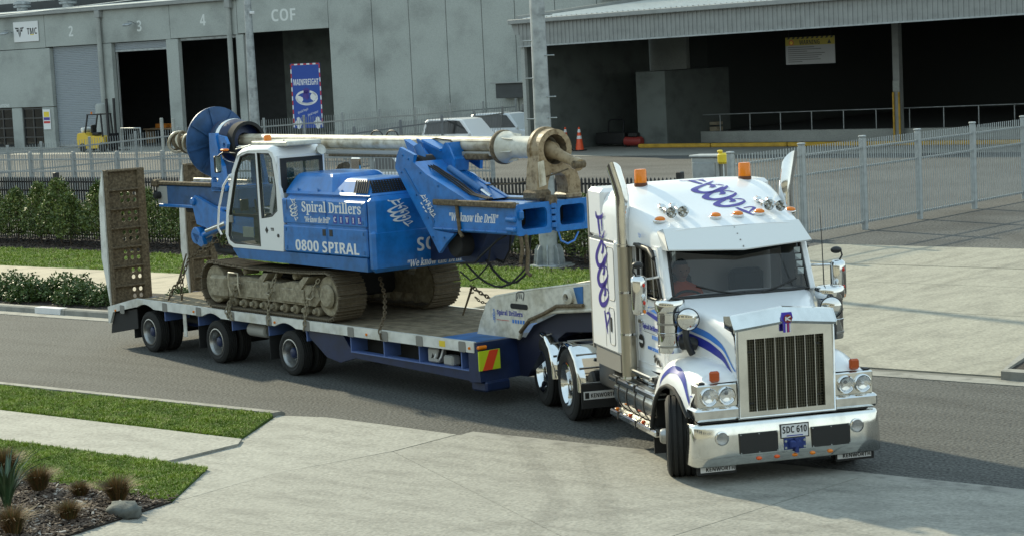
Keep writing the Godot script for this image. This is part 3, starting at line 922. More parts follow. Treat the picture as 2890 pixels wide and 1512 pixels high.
func build_right_depot():
	# local x = s + 57, z = 82 - n
	var o := thing("loading_canopy", "grey steel canopy over a dark loading dock on the right", "building", street(-57, 0, 82))
	var lo := func(x): return 5.5 + 0.0108 * (x + 10.5)
	put(o, "fascia", corrugated(-10.55, 46, 0.25, 0.045, lo, func(x): return 6.66 + 0.0108 * (x + 10.5), 0.0), mats["steel_grey"])
	var b := MB.new()
	b.beam(Vector3(-11.1, 6.76, 0.1), Vector3(46, 7.37, 0.1), 0.34, 0.24, Vector3.UP, 0.03)
	put(o, "gutter", b.done(), mats["steel_grey"])
	b = MB.new()
	b.beam(Vector3(-10.6, 5.49, 0.03), Vector3(46, 6.1, 0.03), 0.1, 0.07)
	put(o, "fascia_trim", b.done(), mats["zinc"])
	put(o, "end_bracket", MB.new().prism(PackedVector2Array([Vector2(-11.05, 6.64), Vector2(-10.57, 6.64), Vector2(-10.57, 6.1), Vector2(-10.85, 6.1)]), -0.3, 0.02).done(), mats["steel_grey"])
	# roof sheet with ribs, rising to the warehouse wall
	b = MB.new()
	var r0 := []; var r1 := []
	var x := -10.55
	while x < 46:
		for q in [[0.0, 0.0], [0.7, 0.0], [0.78, 0.035], [0.92, 0.035]]:
			var xx: float = x + q[0] * 0.32
			r0.append(Vector3(xx, 6.89 + 0.0108 * (xx + 10.5) + q[1], 0.06))
			r1.append(Vector3(xx, 7.69 + 0.0108 * (xx + 10.5) + q[1], -10.9))
		x += 0.32
	put(o, "roof_sheet", b.grid([r0, r1]).done(), mats["roof_sheet"])
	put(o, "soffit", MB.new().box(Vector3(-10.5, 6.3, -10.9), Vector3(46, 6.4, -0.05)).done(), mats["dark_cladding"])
	put(o, "verge_flashing", MB.new().beam(Vector3(-10.6, 6.98, 0.05), Vector3(-10.6, 7.8, -10.95), 0.16, 0.16).done(), mats["steel_grey"])
	put(o, "verge_flashing", MB.new().prism(PackedVector2Array([Vector2(-0.02, 6.0), Vector2(-0.02, 6.8), Vector2(-10.9, 7.66), Vector2(-10.9, 6.0)]), -10.6, -10.52, Transform3D(Basis(Vector3.BACK, Vector3.UP, Vector3.LEFT), Vector3.ZERO) * Transform3D(Basis.from_scale(Vector3(1, 1, -1)), Vector3.ZERO)).done(), mats["steel_grey"])
	put(o, "column", MB.new().box(Vector3(-10.52, 0, -0.25), Vector3(-10.3, 5.47, -0.02), 0.01).done(), mats["precast_light"])
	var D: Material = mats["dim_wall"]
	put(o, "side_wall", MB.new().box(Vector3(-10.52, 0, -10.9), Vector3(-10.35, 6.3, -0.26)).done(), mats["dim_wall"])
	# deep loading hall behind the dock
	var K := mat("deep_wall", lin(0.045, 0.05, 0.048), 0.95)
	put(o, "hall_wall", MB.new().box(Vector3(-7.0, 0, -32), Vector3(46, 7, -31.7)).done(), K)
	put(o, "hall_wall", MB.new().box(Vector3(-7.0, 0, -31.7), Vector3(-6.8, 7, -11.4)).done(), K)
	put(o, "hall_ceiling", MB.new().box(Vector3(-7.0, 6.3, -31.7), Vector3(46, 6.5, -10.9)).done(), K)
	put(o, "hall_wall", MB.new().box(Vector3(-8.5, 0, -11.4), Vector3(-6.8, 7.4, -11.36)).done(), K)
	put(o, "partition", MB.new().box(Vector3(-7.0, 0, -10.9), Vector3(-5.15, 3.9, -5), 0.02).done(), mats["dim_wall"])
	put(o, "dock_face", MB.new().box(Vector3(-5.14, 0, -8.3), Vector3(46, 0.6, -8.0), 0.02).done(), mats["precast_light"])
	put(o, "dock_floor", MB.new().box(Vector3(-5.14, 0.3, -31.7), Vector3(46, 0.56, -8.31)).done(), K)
	for q in [[6.86, 0], [29.0, 0]]:
		var c := put(o, "column", MB.new().box(Vector3(q[0] - 0.18, 0.02, -7.8), Vector3(q[0] + 0.18, 6.3, -7.45), 0.01).done(), mats["steel_grey"])
		put(c, "yellow_guard", MB.new().box(Vector3(q[0] - 0.2, 0.02, -7.44), Vector3(q[0] - 0.11, 2.4, -7.36), 0.01).done(), mats["safety_yellow"])
		put(c, "yellow_guard", MB.new().box(Vector3(q[0] + 0.11, 0.02, -7.44), Vector3(q[0] + 0.2, 2.4, -7.36), 0.01).done(), mats["safety_yellow"])
		put(c, "white_band", MB.new().box(Vector3(q[0] - 0.185, 2.45, -7.46), Vector3(q[0] + 0.185, 2.95, -7.42), 0.01).done(), mats["precast_light"])
	# dock rail
	var rl := thing("dock_railing", "thin steel safety rail along the dark loading dock edge", "railing", street(-57, 0.6, 90.3))
	put(rl, "top_rail", MB.new().tube([Vector3(-7.0, 0.84, 0), Vector3(7, 0.98, 0), Vector3(26, 1.2, 0)], 0.03, 6).done(), mats["zinc"])
	for i in 18:
		var px := -5.92 + i * 1.855
		put(rl, "rail_post", MB.new().cyl(Vector3(px, -0.05, 0), Vector3(px, 0.85 + 0.0105 * (px + 7), 0), 0.03, 6).done(), mats["zinc"])
	var ky := thing("wheel_stop", "long yellow painted kerb on the ground before the dock", "kerb", street(-57, 0.02, 86))
	for i in 10:
		put(ky, "kerb_block", MB.new().box(Vector3(-6.2 + i * 4.5, 0, -0.15), Vector3(-1.74 + i * 4.5, 0.2, 0.15), 0.04).done(), mats["safety_yellow"])
	# warning sign hung under the canopy
	var w := thing("warning_sign", "large yellow and white warning sign hanging under the dark canopy", "sign", street(-53.43, 4.62, 87))
	put(w, "board", MB.new().box(Vector3(-1.39, -0.66, -0.03), Vector3(1.39, 0.66, 0), 0.0).done(), mat("sign_grey", lin(0.3), 0.6))
	put(w, "yellow_header", MB.new().box(Vector3(-1.39, 0.26, 0.001), Vector3(1.39, 0.66, 0.005)).done(), mat("sign_yellow", lin(0.34, 0.27, 0.03), 0.6))
	put(w, "lettering", letters("WARNING", "Droid Sans", 700, 0.22, 1.15), mats["black_ink"], at(-0.02, 0.4, 0.007))
	var hz := MB.new()
	for i in 10:
		var q := -1.3 + i * 0.27
		hz.prism(PackedVector2Array([Vector2(q, 0.57), Vector2(q + 0.13, 0.57), Vector2(q + 0.2, 0.659), Vector2(q + 0.07, 0.659)]), 0.0055, 0.008)
	put(w, "hazard_stripe", hz.done(), mats["black_ink"])
	put(w, "prohibition_symbol", MB.new().cyl(Vector3(-1.05, 0.4, 0.0055), Vector3(-1.05, 0.4, 0.009), 0.13, 20).done(), mats["red_ink"])
	put(w, "prohibition_symbol", MB.new().cyl(Vector3(-1.05, 0.4, 0.0095), Vector3(-1.05, 0.4, 0.012), 0.09, 20).done(), mats["yellow_ink"])
	put(w, "prohibition_symbol", MB.new().beam(Vector3(-1.14, 0.36, 0.0135), Vector3(-0.96, 0.44, 0.0135), 0.03, 0.003).done(), mats["red_ink"])
	put(w, "prohibition_symbol", MB.new().prism(PackedVector2Array([Vector2(0.98, 0.3), Vector2(1.2, 0.3), Vector2(1.09, 0.51)]), 0.0055, 0.009).done(), mats["black_ink"])
	var ln := MB.new()
	var r := RandomNumberGenerator.new(); r.seed = 5
	for i in 8:
		var L := r.randf_range(0.7, 2.1)
		ln.box(Vector3(-1.25, 0.15 - i * 0.1, 0.001), Vector3(-1.25 + L, 0.185 - i * 0.1, 0.005))
	put(w, "small_print", ln.done(), mat("grey_ink", lin(0.1), 0.6))
	put(w, "cable", MB.new().cyl(Vector3(-1.2, 0.66, -0.015), Vector3(-1.2, 1.7, -0.015), 0.015, 5).done(), mats["black_steel"])
	put(w, "cable", MB.new().cyl(Vector3(1.2, 0.66, -0.015), Vector3(1.2, 1.7, -0.015), 0.015, 5).done(), mats["black_steel"])
	# bits against the canopy wall
	for q in [[-65.54, 84.0, "orange traffic cone with white bands standing before the loading canopy wall"], [-66.6, 84.2, "traffic cone half hidden behind the drill head, left of the other cone"]]:
		var c := thing("traffic_cone", q[2], "traffic cone", street(q[0], 0.02, q[1]), "traffic cones by the canopy wall")
		put(c, "base", MB.new().box(Vector3(-0.27, 0, -0.27), Vector3(0.27, 0.06, 0.27), 0.02).done(), mats["rubber_plain"])
		var om := mat("cone_orange", lin(0.75, 0.09, 0.025), 0.5)
		var R := func(y): return 0.23 - 0.185 * y / 1.2
		put(c, "cone_body", MB.new().lathe([Vector2(R.call(0.06), 0.06), Vector2(R.call(1.2), 1.2), Vector2(0.03, 1.22), Vector2(0, 1.22)], 18).done(), om)
		for h in [0.62, 0.95]:
			put(c, "white_band", MB.new().lathe([Vector2(R.call(h) + 0.004, h), Vector2(R.call(h + 0.16) + 0.004, h + 0.16)], 18).done(), mats["sign_white"])
	var tr := thing("hand_trolley", "dark hand trolley standing against the wall by the cones", "trolley", street(-65.9, 0.02, 87.5))
	put(tr, "frame", MB.new().tube([Vector3(-0.5, 0.1, 0), Vector3(-0.5, 1.3, -0.2), Vector3(-0.35, 1.4, -0.22), Vector3(0.35, 1.4, -0.22), Vector3(0.5, 1.3, -0.2), Vector3(0.5, 0.1, 0)], 0.04, 6).done(), mats["black_steel"])
	put(tr, "bed", MB.new().box(Vector3(-0.9, 0.15, -0.3), Vector3(1.0, 0.75, 0.5), 0.04).done(), mats["black_plastic"])
	var cp := thing("compressor", "low red workshop machine on the floor right of the cones", "machine", street(-64.2, 0.02, 86.8))
	put(cp, "tank", MB.new().cyl(Vector3(-0.5, 0.3, 0), Vector3(0.6, 0.3, 0), 0.24, 14, -1.0, 0.06).done(), mat("dull_red", lin(0.25, 0.03, 0.025), 0.5))
	put(cp, "motor", MB.new().box(Vector3(-0.2, 0.53, -0.18), Vector3(0.35, 0.75, 0.18), 0.04).done(), mats["black_plastic"])
	for s in [-0.4, 0.5]:
		put(cp, "foot", MB.new().box(Vector3(s - 0.05, 0, -0.2), Vector3(s + 0.05, 0.12, 0.2)).done(), mats["black_plastic"])
	var ex := thing("hose_box", "white box with red hose hung on the dim canopy wall", "box", street(-69.9, 0.9, 92.9))
	put(ex, "case", MB.new().box(Vector3(-0.18, -0.1, -0.02), Vector3(0.18, 0.35, 0.16), 0.03).done(), mats["sign_white"])
	put(ex, "nozzle", MB.new().cyl(Vector3(0, -0.3, 0.1), Vector3(0, -0.1, 0.1), 0.12, 10).done(), mats["red_ink"])
	var nt := thing("wall_notice", "square white notice on the dim wall under the canopy", "notice", street(-71.5, 2.22, 92.94))
	put(nt, "board", MB.new().box(Vector3(-0.3, -0.22, 0), Vector3(0.3, 0.22, 0.03)).done(), mats["letter_white"])
	for q in [[0.57, 0.3, "lower pale beam of the stack on the dark dock"], [0.89, 0.16, "upper pale beam of the stack on the dark dock"]]:
		var tb := thing("timber_beam", q[2], "timber", street(-62.75, q[0], 91.2), "beams stacked on the dock")
		put(tb, "beam", MB.new().box(Vector3(-1.05, 0, -0.3), Vector3(1.05, q[1] if q[0] > 0.7 else 0.22, 0.3), 0.02).done(), mats["path_far"])

func pale_mesh(h: float, w: float, t: float, point := true) -> ArrayMesh:
	var b := MB.new()
	if point:
		b.prism(PackedVector2Array([Vector2(-w / 2, 0), Vector2(w / 2, 0), Vector2(w / 2, h - w), Vector2(0, h), Vector2(-w / 2, h - w)]), -t / 2, t / 2)
	else:
		b.box(Vector3(-w / 2, 0, -t / 2), Vector3(w / 2, h, t / 2))
	return b.done()

func build_fences():
	var Z: Material = mats["zinc_fence"]
	# right: zinc palisade running away from the road along s = -28.55
	var o := thing("palisade_fence", "tall galvanised palisade fence running back along the right driveway", "fence", street(-28.55, 0, 45.9, PI / 2))
	# local x runs away from the camera (n), z towards +s
	var posts := [-3.3, 0.0, 3.1, 6.15, 9.45, 12.75, 16.0, 19.2, 22.4]
	var pm := MB.new().box(Vector3(-0.07, -0.02, -0.07), Vector3(0.07, 2.5, 0.07), 0.012).done()
	var cm := MB.new().box(Vector3(-0.085, 2.5, -0.085), Vector3(0.085, 2.56, 0.085), 0.02).done()
	var pale := pale_mesh(2.28, 0.022, 0.02, false)
	for i in posts.size():
		var p := put(o, "post", pm, Z, at(posts[i], 0, 0))
		put(p, "post_cap", cm, Z)
		if i == 0:
			continue
		var x0: float = posts[i - 1]; var x1: float = posts[i]
		for h in [2.22, 1.72, 0.22]:
			put(o, "rail", MB.new().box(Vector3(x0 + 0.07, h - 0.03, -0.025), Vector3(x1 - 0.07, h + 0.03, 0.025), 0.01).done(), Z)
		var n := 24
		for k in n:
			put(o, "pale", pale, Z, at(lerpf(x0 + 0.13, x1 - 0.13, k / (n - 1.0)), 0.18, 0.04))
	# black picket fence behind the hedge, n = 40.5
	var K: Material = mats["black_steel"]
	o = thing("picket_fence", "black steel picket fence behind the hedge trees", "fence", street(-28.6, 0.1, 40.5))
	var b := MB.new()
	var cnt := 0
	var x := -34.0
	while x < 0.0:
		if fposmod(x + 34.0, 3.4) > 0.12:
			b.prism(PackedVector2Array([Vector2(x - 0.027, 0.03), Vector2(x + 0.027, 0.03), Vector2(x + 0.027, 1.93), Vector2(x, 1.98), Vector2(x - 0.027, 1.93)]), 0.02, 0.045)
		x += 0.118
	stuff(put(o, "picket", b.done(), K))
	for i in 11:
		put(o, "post", MB.new().box(Vector3(-34.0 + i * 3.4 - 0.08, -0.1, -0.08), Vector3(-34.0 + i * 3.4 + 0.08, 2.12, 0.08), 0.02).done(), K)
	for h in [0.18, 1.55, 1.82]:
		put(o, "rail", MB.new().box(Vector3(-34, h - 0.025, -0.02), Vector3(0, h + 0.025, 0.02)).done(), K)
	# yard fence parallel to the road, n = 53
	o = thing("yard_fence", "pale steel yard fence behind the hedge, nearer of the two at left", "fence", street(-74, 0, 53))
	yard_fence(o, [Vector3(-3, 0, 0), Vector3(3.82, 0, 0), Vector3(6.64, 0, 0), Vector3(9.37, 0, 0), Vector3(12.1, 0, 0), Vector3(14.9, 0, 0), Vector3(17.7, 0, 0), Vector3(20.5, 0, 0), Vector3(23.3, 0, 0), Vector3(26.1, 0, 0), Vector3(28.9, 0, 0)], 2.12, [1.8, 1.32, 0.2], mats["yard_zinc"])
	# farther fences across the yard
	o = thing("yard_fence", "long pale palisade fence crossing the yard before the warehouse doors", "fence", Transform3D())
	var pts := [Vector3(-24.16, 2.15, -93.25), Vector3(-22.84, 2.14, -95.00), Vector3(-21.64, 2.18, -96.51), Vector3(-19.81, 2.23, -98.70), Vector3(-17.98, 2.31, -100.78), Vector3(-16.20, 2.39, -102.70), Vector3(-14.34, 2.45, -104.64), Vector3(-12.38, 2.50, -106.60), Vector3(-10.49, 2.50, -108.41), Vector3(-8.61, 2.51, -110.15), Vector3(-6.73, 2.55, -111.83), Vector3(-4.88, 2.52, -113.44), Vector3(-3.00, 2.59, -115.02), Vector3(-1.17, 2.59, -116.53), Vector3(0.67, 2.61, -118.00)]
	yard_fence(o, pts, -1.0, [0.82, 0.42, 0.1], mats["yard_zinc"])
	o = thing("yard_fence", "grey steel fence with dark posts beside the white parked four wheel drive", "fence", Transform3D())
	pts = [Vector3(-10.20, 2.01, -92.40), Vector3(-7.14, 2.12, -98.00), Vector3(-5.13, 2.21, -101.84), Vector3(-3.19, 2.27, -105.26), Vector3(-1.57, 2.33, -107.96), Vector3(-0.09, 2.40, -110.30), Vector3(1.03, 2.44, -112.00)]
	yard_fence(o, pts, -1.0, [0.84, 0.4, 0.08], mat("dark_zinc", lin(0.16, 0.17, 0.18), 0.5))

func yard_fence(o: Node3D, tops: Array, height: float, rails: Array, m: Material):
	# tops: a point at each post; height > 0 gives the post height above that ground point, else the point is the post top
	var b := MB.new()
	for i in tops.size():
		var t: Vector3 = tops[i]
		var hh := height if height > 0 else t.y
		put(o, "post", MB.new().box(Vector3(t.x - 0.06, 0, t.z - 0.06), Vector3(t.x + 0.06, hh, t.z + 0.06), 0.01).done(), m)
		if i == 0:
			continue
		var p: Vector3 = tops[i - 1]
		var hp := height if height > 0 else p.y
		var A := Vector3(p.x, 0, p.z); var B := Vector3(t.x, 0, t.z)
		for r in rails:
			var ra: float = r if height > 0 else r * hp
			var rb: float = r if height > 0 else r * hh
			put(o, "rail", MB.new().beam(A + Vector3.UP * ra, B + Vector3.UP * rb, 0.05, 0.07).done(), m)
		var n := int(A.distance_to(B) / 0.15)
		for k in range(1, n):
			var f := float(k) / n
			var q := A.lerp(B, f)
			var h := lerpf(hp, hh, f) - 0.1
			b.box(Vector3(q.x - 0.012, 0.1, q.z - 0.008), Vector3(q.x + 0.012, h, q.z + 0.008))
	stuff(put(o, "pale", b.done(), m))

func leafy(count: int, shape: Callable, leaf: float, aspect: float, up: float, c0: Color, c1: Color, c2: Color, sd: int) -> ArrayMesh:
	# many small pointed leaves through a crown; tone changes from clump to clump
	var r := RandomNumberGenerator.new(); r.seed = sd
	var fn := FastNoiseLite.new(); fn.seed = sd; fn.frequency = 2.6
	var st := SurfaceTool.new(); st.begin(Mesh.PRIMITIVE_TRIANGLES)
	for i in count:
		var p: Vector3 = shape.call(r)
		if fn.get_noise_3d(p.x * 1.3 + 9, p.y * 0.8, p.z * 1.3) < -0.28:
			continue
		var d := Vector3(r.randfn(), r.randfn() * 0.6 + up, r.randfn()).normalized()
		var side := d.cross(Vector3(r.randfn(), r.randfn(), r.randfn())).normalized() * leaf * aspect * 0.5
		var L := leaf * r.randf_range(0.6, 1.3)
		var t := clampf(0.5 + fn.get_noise_3d(p.x + 40, p.y, p.z) * 1.1 + r.randf_range(-0.25, 0.25), 0, 1)
		var c := c0.lerp(c1, t)
		if r.randf() < 0.12:
			c = c2
		st.set_color(c)
		var m := p + d * L * 0.5
		var bow := d.cross(side).normalized() * L * 0.1
		for q in [[p, m + side, m - side], [m - side, m + side, p + d * L + bow]]:
			for vtx in q:
				st.add_vertex(vtx)
	st.generate_normals()
	return st.commit()

func leaf_mat(key: String) -> StandardMaterial3D:
	var m := mat(key, Color.WHITE, 0.55)
	m.vertex_color_use_as_albedo = true
	m.backlight_enabled = true
	m.backlight = lin(0.05, 0.08, 0.015)
	return m

func build_plants():
	var LM := leaf_mat("leaf")
	var bark := mat("bark", lin(0.09, 0.065, 0.045), 0.9)
	# hedge trees: narrow, upright, feathery tips
	var protos := []
	for v in 4:
		var hgt: float = [2.05, 1.75, 1.6, 1.95][v]
		var o := thing("hedge_tree", "", "tree", Transform3D(), "row of narrow hedge trees before the black fence")
		var shape := func(r: RandomNumberGenerator):
			var y := pow(r.randf(), 0.85)
			var w: float = lerpf(0.78, 0.14, pow(y, 1.7)) * (0.55 + 0.45 * minf(1.0, y * 4.0))
			var a := r.randf() * TAU; var q := sqrt(r.randf()) * w
			var spike := 0.12 * sin(a * 5.0 + v)
			return Vector3(cos(a) * q, 0.28 + y * (hgt - 0.38) + spike * (1.0 - q), sin(a) * q)
		put(o, "crown", leafy(4200, shape, 0.1, 0.42, 0.8, Color(0.045, 0.075, 0.018), Color(0.15, 0.19, 0.045), Color(0.26, 0.27, 0.09), 20 + v), LM)
		var tb := MB.new()
		tb.tube([Vector3(0, -0.05, 0), Vector3(0.02, 0.5, 0.01), Vector3(-0.01, hgt * 0.75, 0)], 0.028, 6, 0.008)
		for k in 6:
			var a := k * 2.4 + v
			var y := 0.3 + 0.18 * k
			tb.tube([Vector3(0.01, y, 0), Vector3(cos(a) * 0.2, y + 0.25, sin(a) * 0.2), Vector3(cos(a) * 0.33, y + 0.5, sin(a) * 0.33)], 0.012, 4, 0.004)
		put(o, "trunk", tb.done(), bark)
		protos.append(o)
	var hs := [-56.6, -55.3, -54.2, -53.2, -52.0, -51.0, -50.1, -48.9, -47.8, -46.7, -45.6, -44.6, -43.4, -42.2, -41.0, -39.8, -38.5, -37.2, -36.0, -34.9, -33.7, -32.6, -31.9, -30.6, -29.7, -28.95]
	for i in hs.size():
		var s: float = hs[i]
		var v: int = [0, 3, 0, 1, 3, 1, 2, 1, 2, 3, 2, 1, 0, 2][i % 14]
		var sc := rng.randf_range(0.88, 1.1)
		sc *= 0.95 if s > -47.5 else 1.08
		var xf := Transform3D(Basis(Vector3.UP, rng.randf() * TAU).scaled(Vector3(1.05, 1, 1.05) * sc), sn(s, 0.1, 39.3 + rng.randf_range(-0.25, 0.25)))
		var where := ("left of the raised ramps" if s < -46.5 else ("behind the ramps and drill head" if s < -40 else ("behind the blue machine" if s < -33.5 else "near the big light pole")))
		var word: String = ["first", "second", "third", "fourth", "fifth", "sixth", "seventh", "eighth", "ninth", "tenth", "eleventh", "twelfth", "thirteenth", "fourteenth", "fifteenth", "sixteenth", "seventeenth", "eighteenth", "nineteenth", "twentieth", "sixth from last", "fifth from last", "fourth from last", "third from last", "second from last", "last"][i]
		var lab := "green hedge tree, %s from the left, %s" % [word, where]
		var used_proto: Node3D = protos[v]
		if not used_proto.get_meta("label"):
			used_proto.transform = xf
			used_proto.set_meta("label", lab)
		else:
			copy(used_proto, "hedge_tree", xf, lab)
	# low shrubs along the far kerb
	var sp := []
	for v in 3:
		var o := thing("low_shrub", "", "shrub", Transform3D(), "low shrubs along the far kerb")
		var shape := func(r: RandomNumberGenerator):
			var d := Vector3(r.randfn(), absf(r.randfn()), r.randfn()).normalized()
			var q := pow(r.randf(), 0.35)
			var lump := 1.0 + 0.22 * sin(d.x * 7.0 + v * 2.0) * cos(d.z * 6.0 + v)
			return Vector3(d.x * 0.62, d.y * 0.47 + 0.05, d.z * 0.55) * q * lump
		put(o, "crown", leafy(2400, shape, 0.075, 0.62, 0.35, Color(0.025, 0.05, 0.01), Color(0.075, 0.12, 0.024), Color(0.1, 0.14, 0.035), 50 + v), LM)
		var tb := MB.new()
		for k in 5:
			var a := k * 1.3 + v
			tb.tube([Vector3(0, -0.03, 0), Vector3(cos(a) * 0.15, 0.2, sin(a) * 0.15), Vector3(cos(a) * 0.33, 0.4, sin(a) * 0.3)], 0.015, 5, 0.005)
		put(o, "stem", tb.done(), bark)
		sp.append(o)
	var low := [[-41.9, 29.4, 0, 1.05], [-40.9, 29.15, 1, 1.0], [-40.0, 29.5, 2, 1.12], [-39.0, 29.2, 0, 1.0], [-38.2, 29.6, 1, 1.15], [-37.3, 29.2, 2, 0.95], [-36.4, 29.3, 0, 0.85], [-35.2, 30.4, 1, 0.62], [-34.5, 30.6, 2, 0.72], [-42.9, 29.3, 2, 1.1]]
	var words := ["second low dark shrub from the left along the far kerb", "third low dark shrub from the left along the far kerb", "fourth and tallest low shrub along the far kerb", "fifth low shrub from the left along the far kerb", "large low shrub just left of the white kerb patch", "low shrub beside the white painted kerb patch", "low shrub against the foot of the near ramp", "small shrub between the two raised ramps, nearer the left one", "small bushy shrub between the two raised ramps by the chains", "first low dark shrub at the left edge by the far kerb"]
	for i in low.size():
		var q: Array = low[i]
		var xf := Transform3D(Basis(Vector3.UP, rng.randf() * TAU).scaled(Vector3.ONE * q[3]), sn(q[0], 0.1, q[1]))
		var p: Node3D = sp[q[2]]
		if not p.get_meta("label"):
			p.transform = xf
			p.set_meta("label", words[i])
		else:
			copy(p, "low_shrub", xf, words[i])
	# tussocks in the corner bed
	var TM := mat("tussock_blade", Color.WHITE, 0.75)
	TM.vertex_color_use_as_albedo = true
	var tus := [[-21.23, 15.8, 0.42, "rust brown tussock grass at the lawn edge beside the dark flax"], [-19.75, 15.85, 0.43, "rust brown tussock grass right beside the grey rock"], [-19.5, 14.91, 0.3, "small tussock in the bark at the middle of the corner bed"], [-19.5, 14.1, 0.42, "reddest tussock grass at the bottom left corner"], [-20.47, 15.85, 0.24, "smallest pale tussock between the two larger ones at the lawn edge"], [-22.42, 16.17, 0.5, "tussock grass behind the dark flax at the left edge"]]
	for q in tus:
		var o := thing("tussock", q[3], "tussock", Transform3D(Basis(Vector3.UP, rng.randf() * TAU), sn(q[0], 0.04, q[1])), "tussocks in the corner bed")
		var r := RandomNumberGenerator.new(); r.seed = int(absf(q[0]) * 100)
		var st := SurfaceTool.new(); st.begin(Mesh.PRIMITIVE_TRIANGLES)
		for i in 900:
			var a := r.randf() * TAU
			var d := Vector3(cos(a), 0, sin(a))
			var w := Vector3(-d.z, 0, d.x) * 0.004
			var L: float = q[2] * r.randf_range(0.5, 1.05)
			var out := r.randf_range(0.15, 1.15)
			var b0 := d * r.randf() * 0.07
			st.set_color(Color(0.06, 0.045, 0.018).lerp(Color(0.27, 0.15, 0.055), r.randf()) if r.randf() < 0.8 else Color(0.1, 0.1, 0.03))
			var p := [b0, b0 + d * out * L * 0.35 + Vector3.UP * L * 0.55, b0 + d * out * L * 0.85 + Vector3.UP * L * (0.95 - out * 0.3)]
			for t in [[p[0] - w, p[0] + w, p[1] + w], [p[0] - w, p[1] + w, p[1] - w], [p[1] - w, p[1] + w, p[2]]]:
				for vtx in t:
					st.add_vertex(vtx)
		st.generate_normals()
		put(o, "blades", st.commit(), TM)
	var fx := thing("flax_plant", "dark green flax with sword leaves at the lower left edge", "flax", Transform3D(Basis(), sn(-20.75, 0.04, 14.95)))
	for i in 46:
		var a := i * 2.399
		var d := Vector3(cos(a), 0, sin(a))
		var w := Vector3(-d.z, 0, d.x) * 0.022
		var L := rng.randf_range(0.55, 0.95); var out := rng.randf_range(0.1, 0.75)
		var rows := []
		for k in 6:
			var t := k / 5.0
			var c := d * (0.03 + out * L * t * t * 0.75 + 0.1 * t) + Vector3.UP * (L * (t - out * 0.45 * t * t * t))
			var ww := w * (1.0 - t * t) * (0.6 + 0.6 * sin(t * PI))
			rows.append([c - ww, c + Vector3.UP * -0.006, c + ww])
		put(fx, "leaf", MB.new().grid(rows).done(), mat("flax_leaf", lin(0.025, 0.06, 0.025), 0.3) if i % 4 else mat("flax_leaf_pale", lin(0.07, 0.12, 0.06), 0.3))
	var rk := MB.new().smooth(1)
	var rows := []
	var fn := FastNoiseLite.new(); fn.frequency = 1.7; fn.seed = 3
	for i in 11:
		var la := PI * i / 10.0
		var ring := []
		for k in 18:
			var lo := TAU * k / 18
			var d := Vector3(sin(la) * cos(lo), cos(la), sin(la) * sin(lo))
			ring.append(d * (1.0 + 0.45 * fn.get_noise_3dv(d)) * 0.2 * Vector3(1.3, 0.6, 0.8))
		rows.append(ring)
	rk.grid(rows, true)
	tag(put(self, "rock", rk.done(), dress(mat("rock", lin(0.17, 0.18, 0.165), 0.9), tex["speck2"], 0.3, tex["stain"], 0.5, tex["bumpc"], 0.8), Transform3D(Basis(Vector3.UP, -0.7), sn(-19.16, 0.08, 15.45))), "grey angular rock lying on the bark near the driveway edge", "rock")

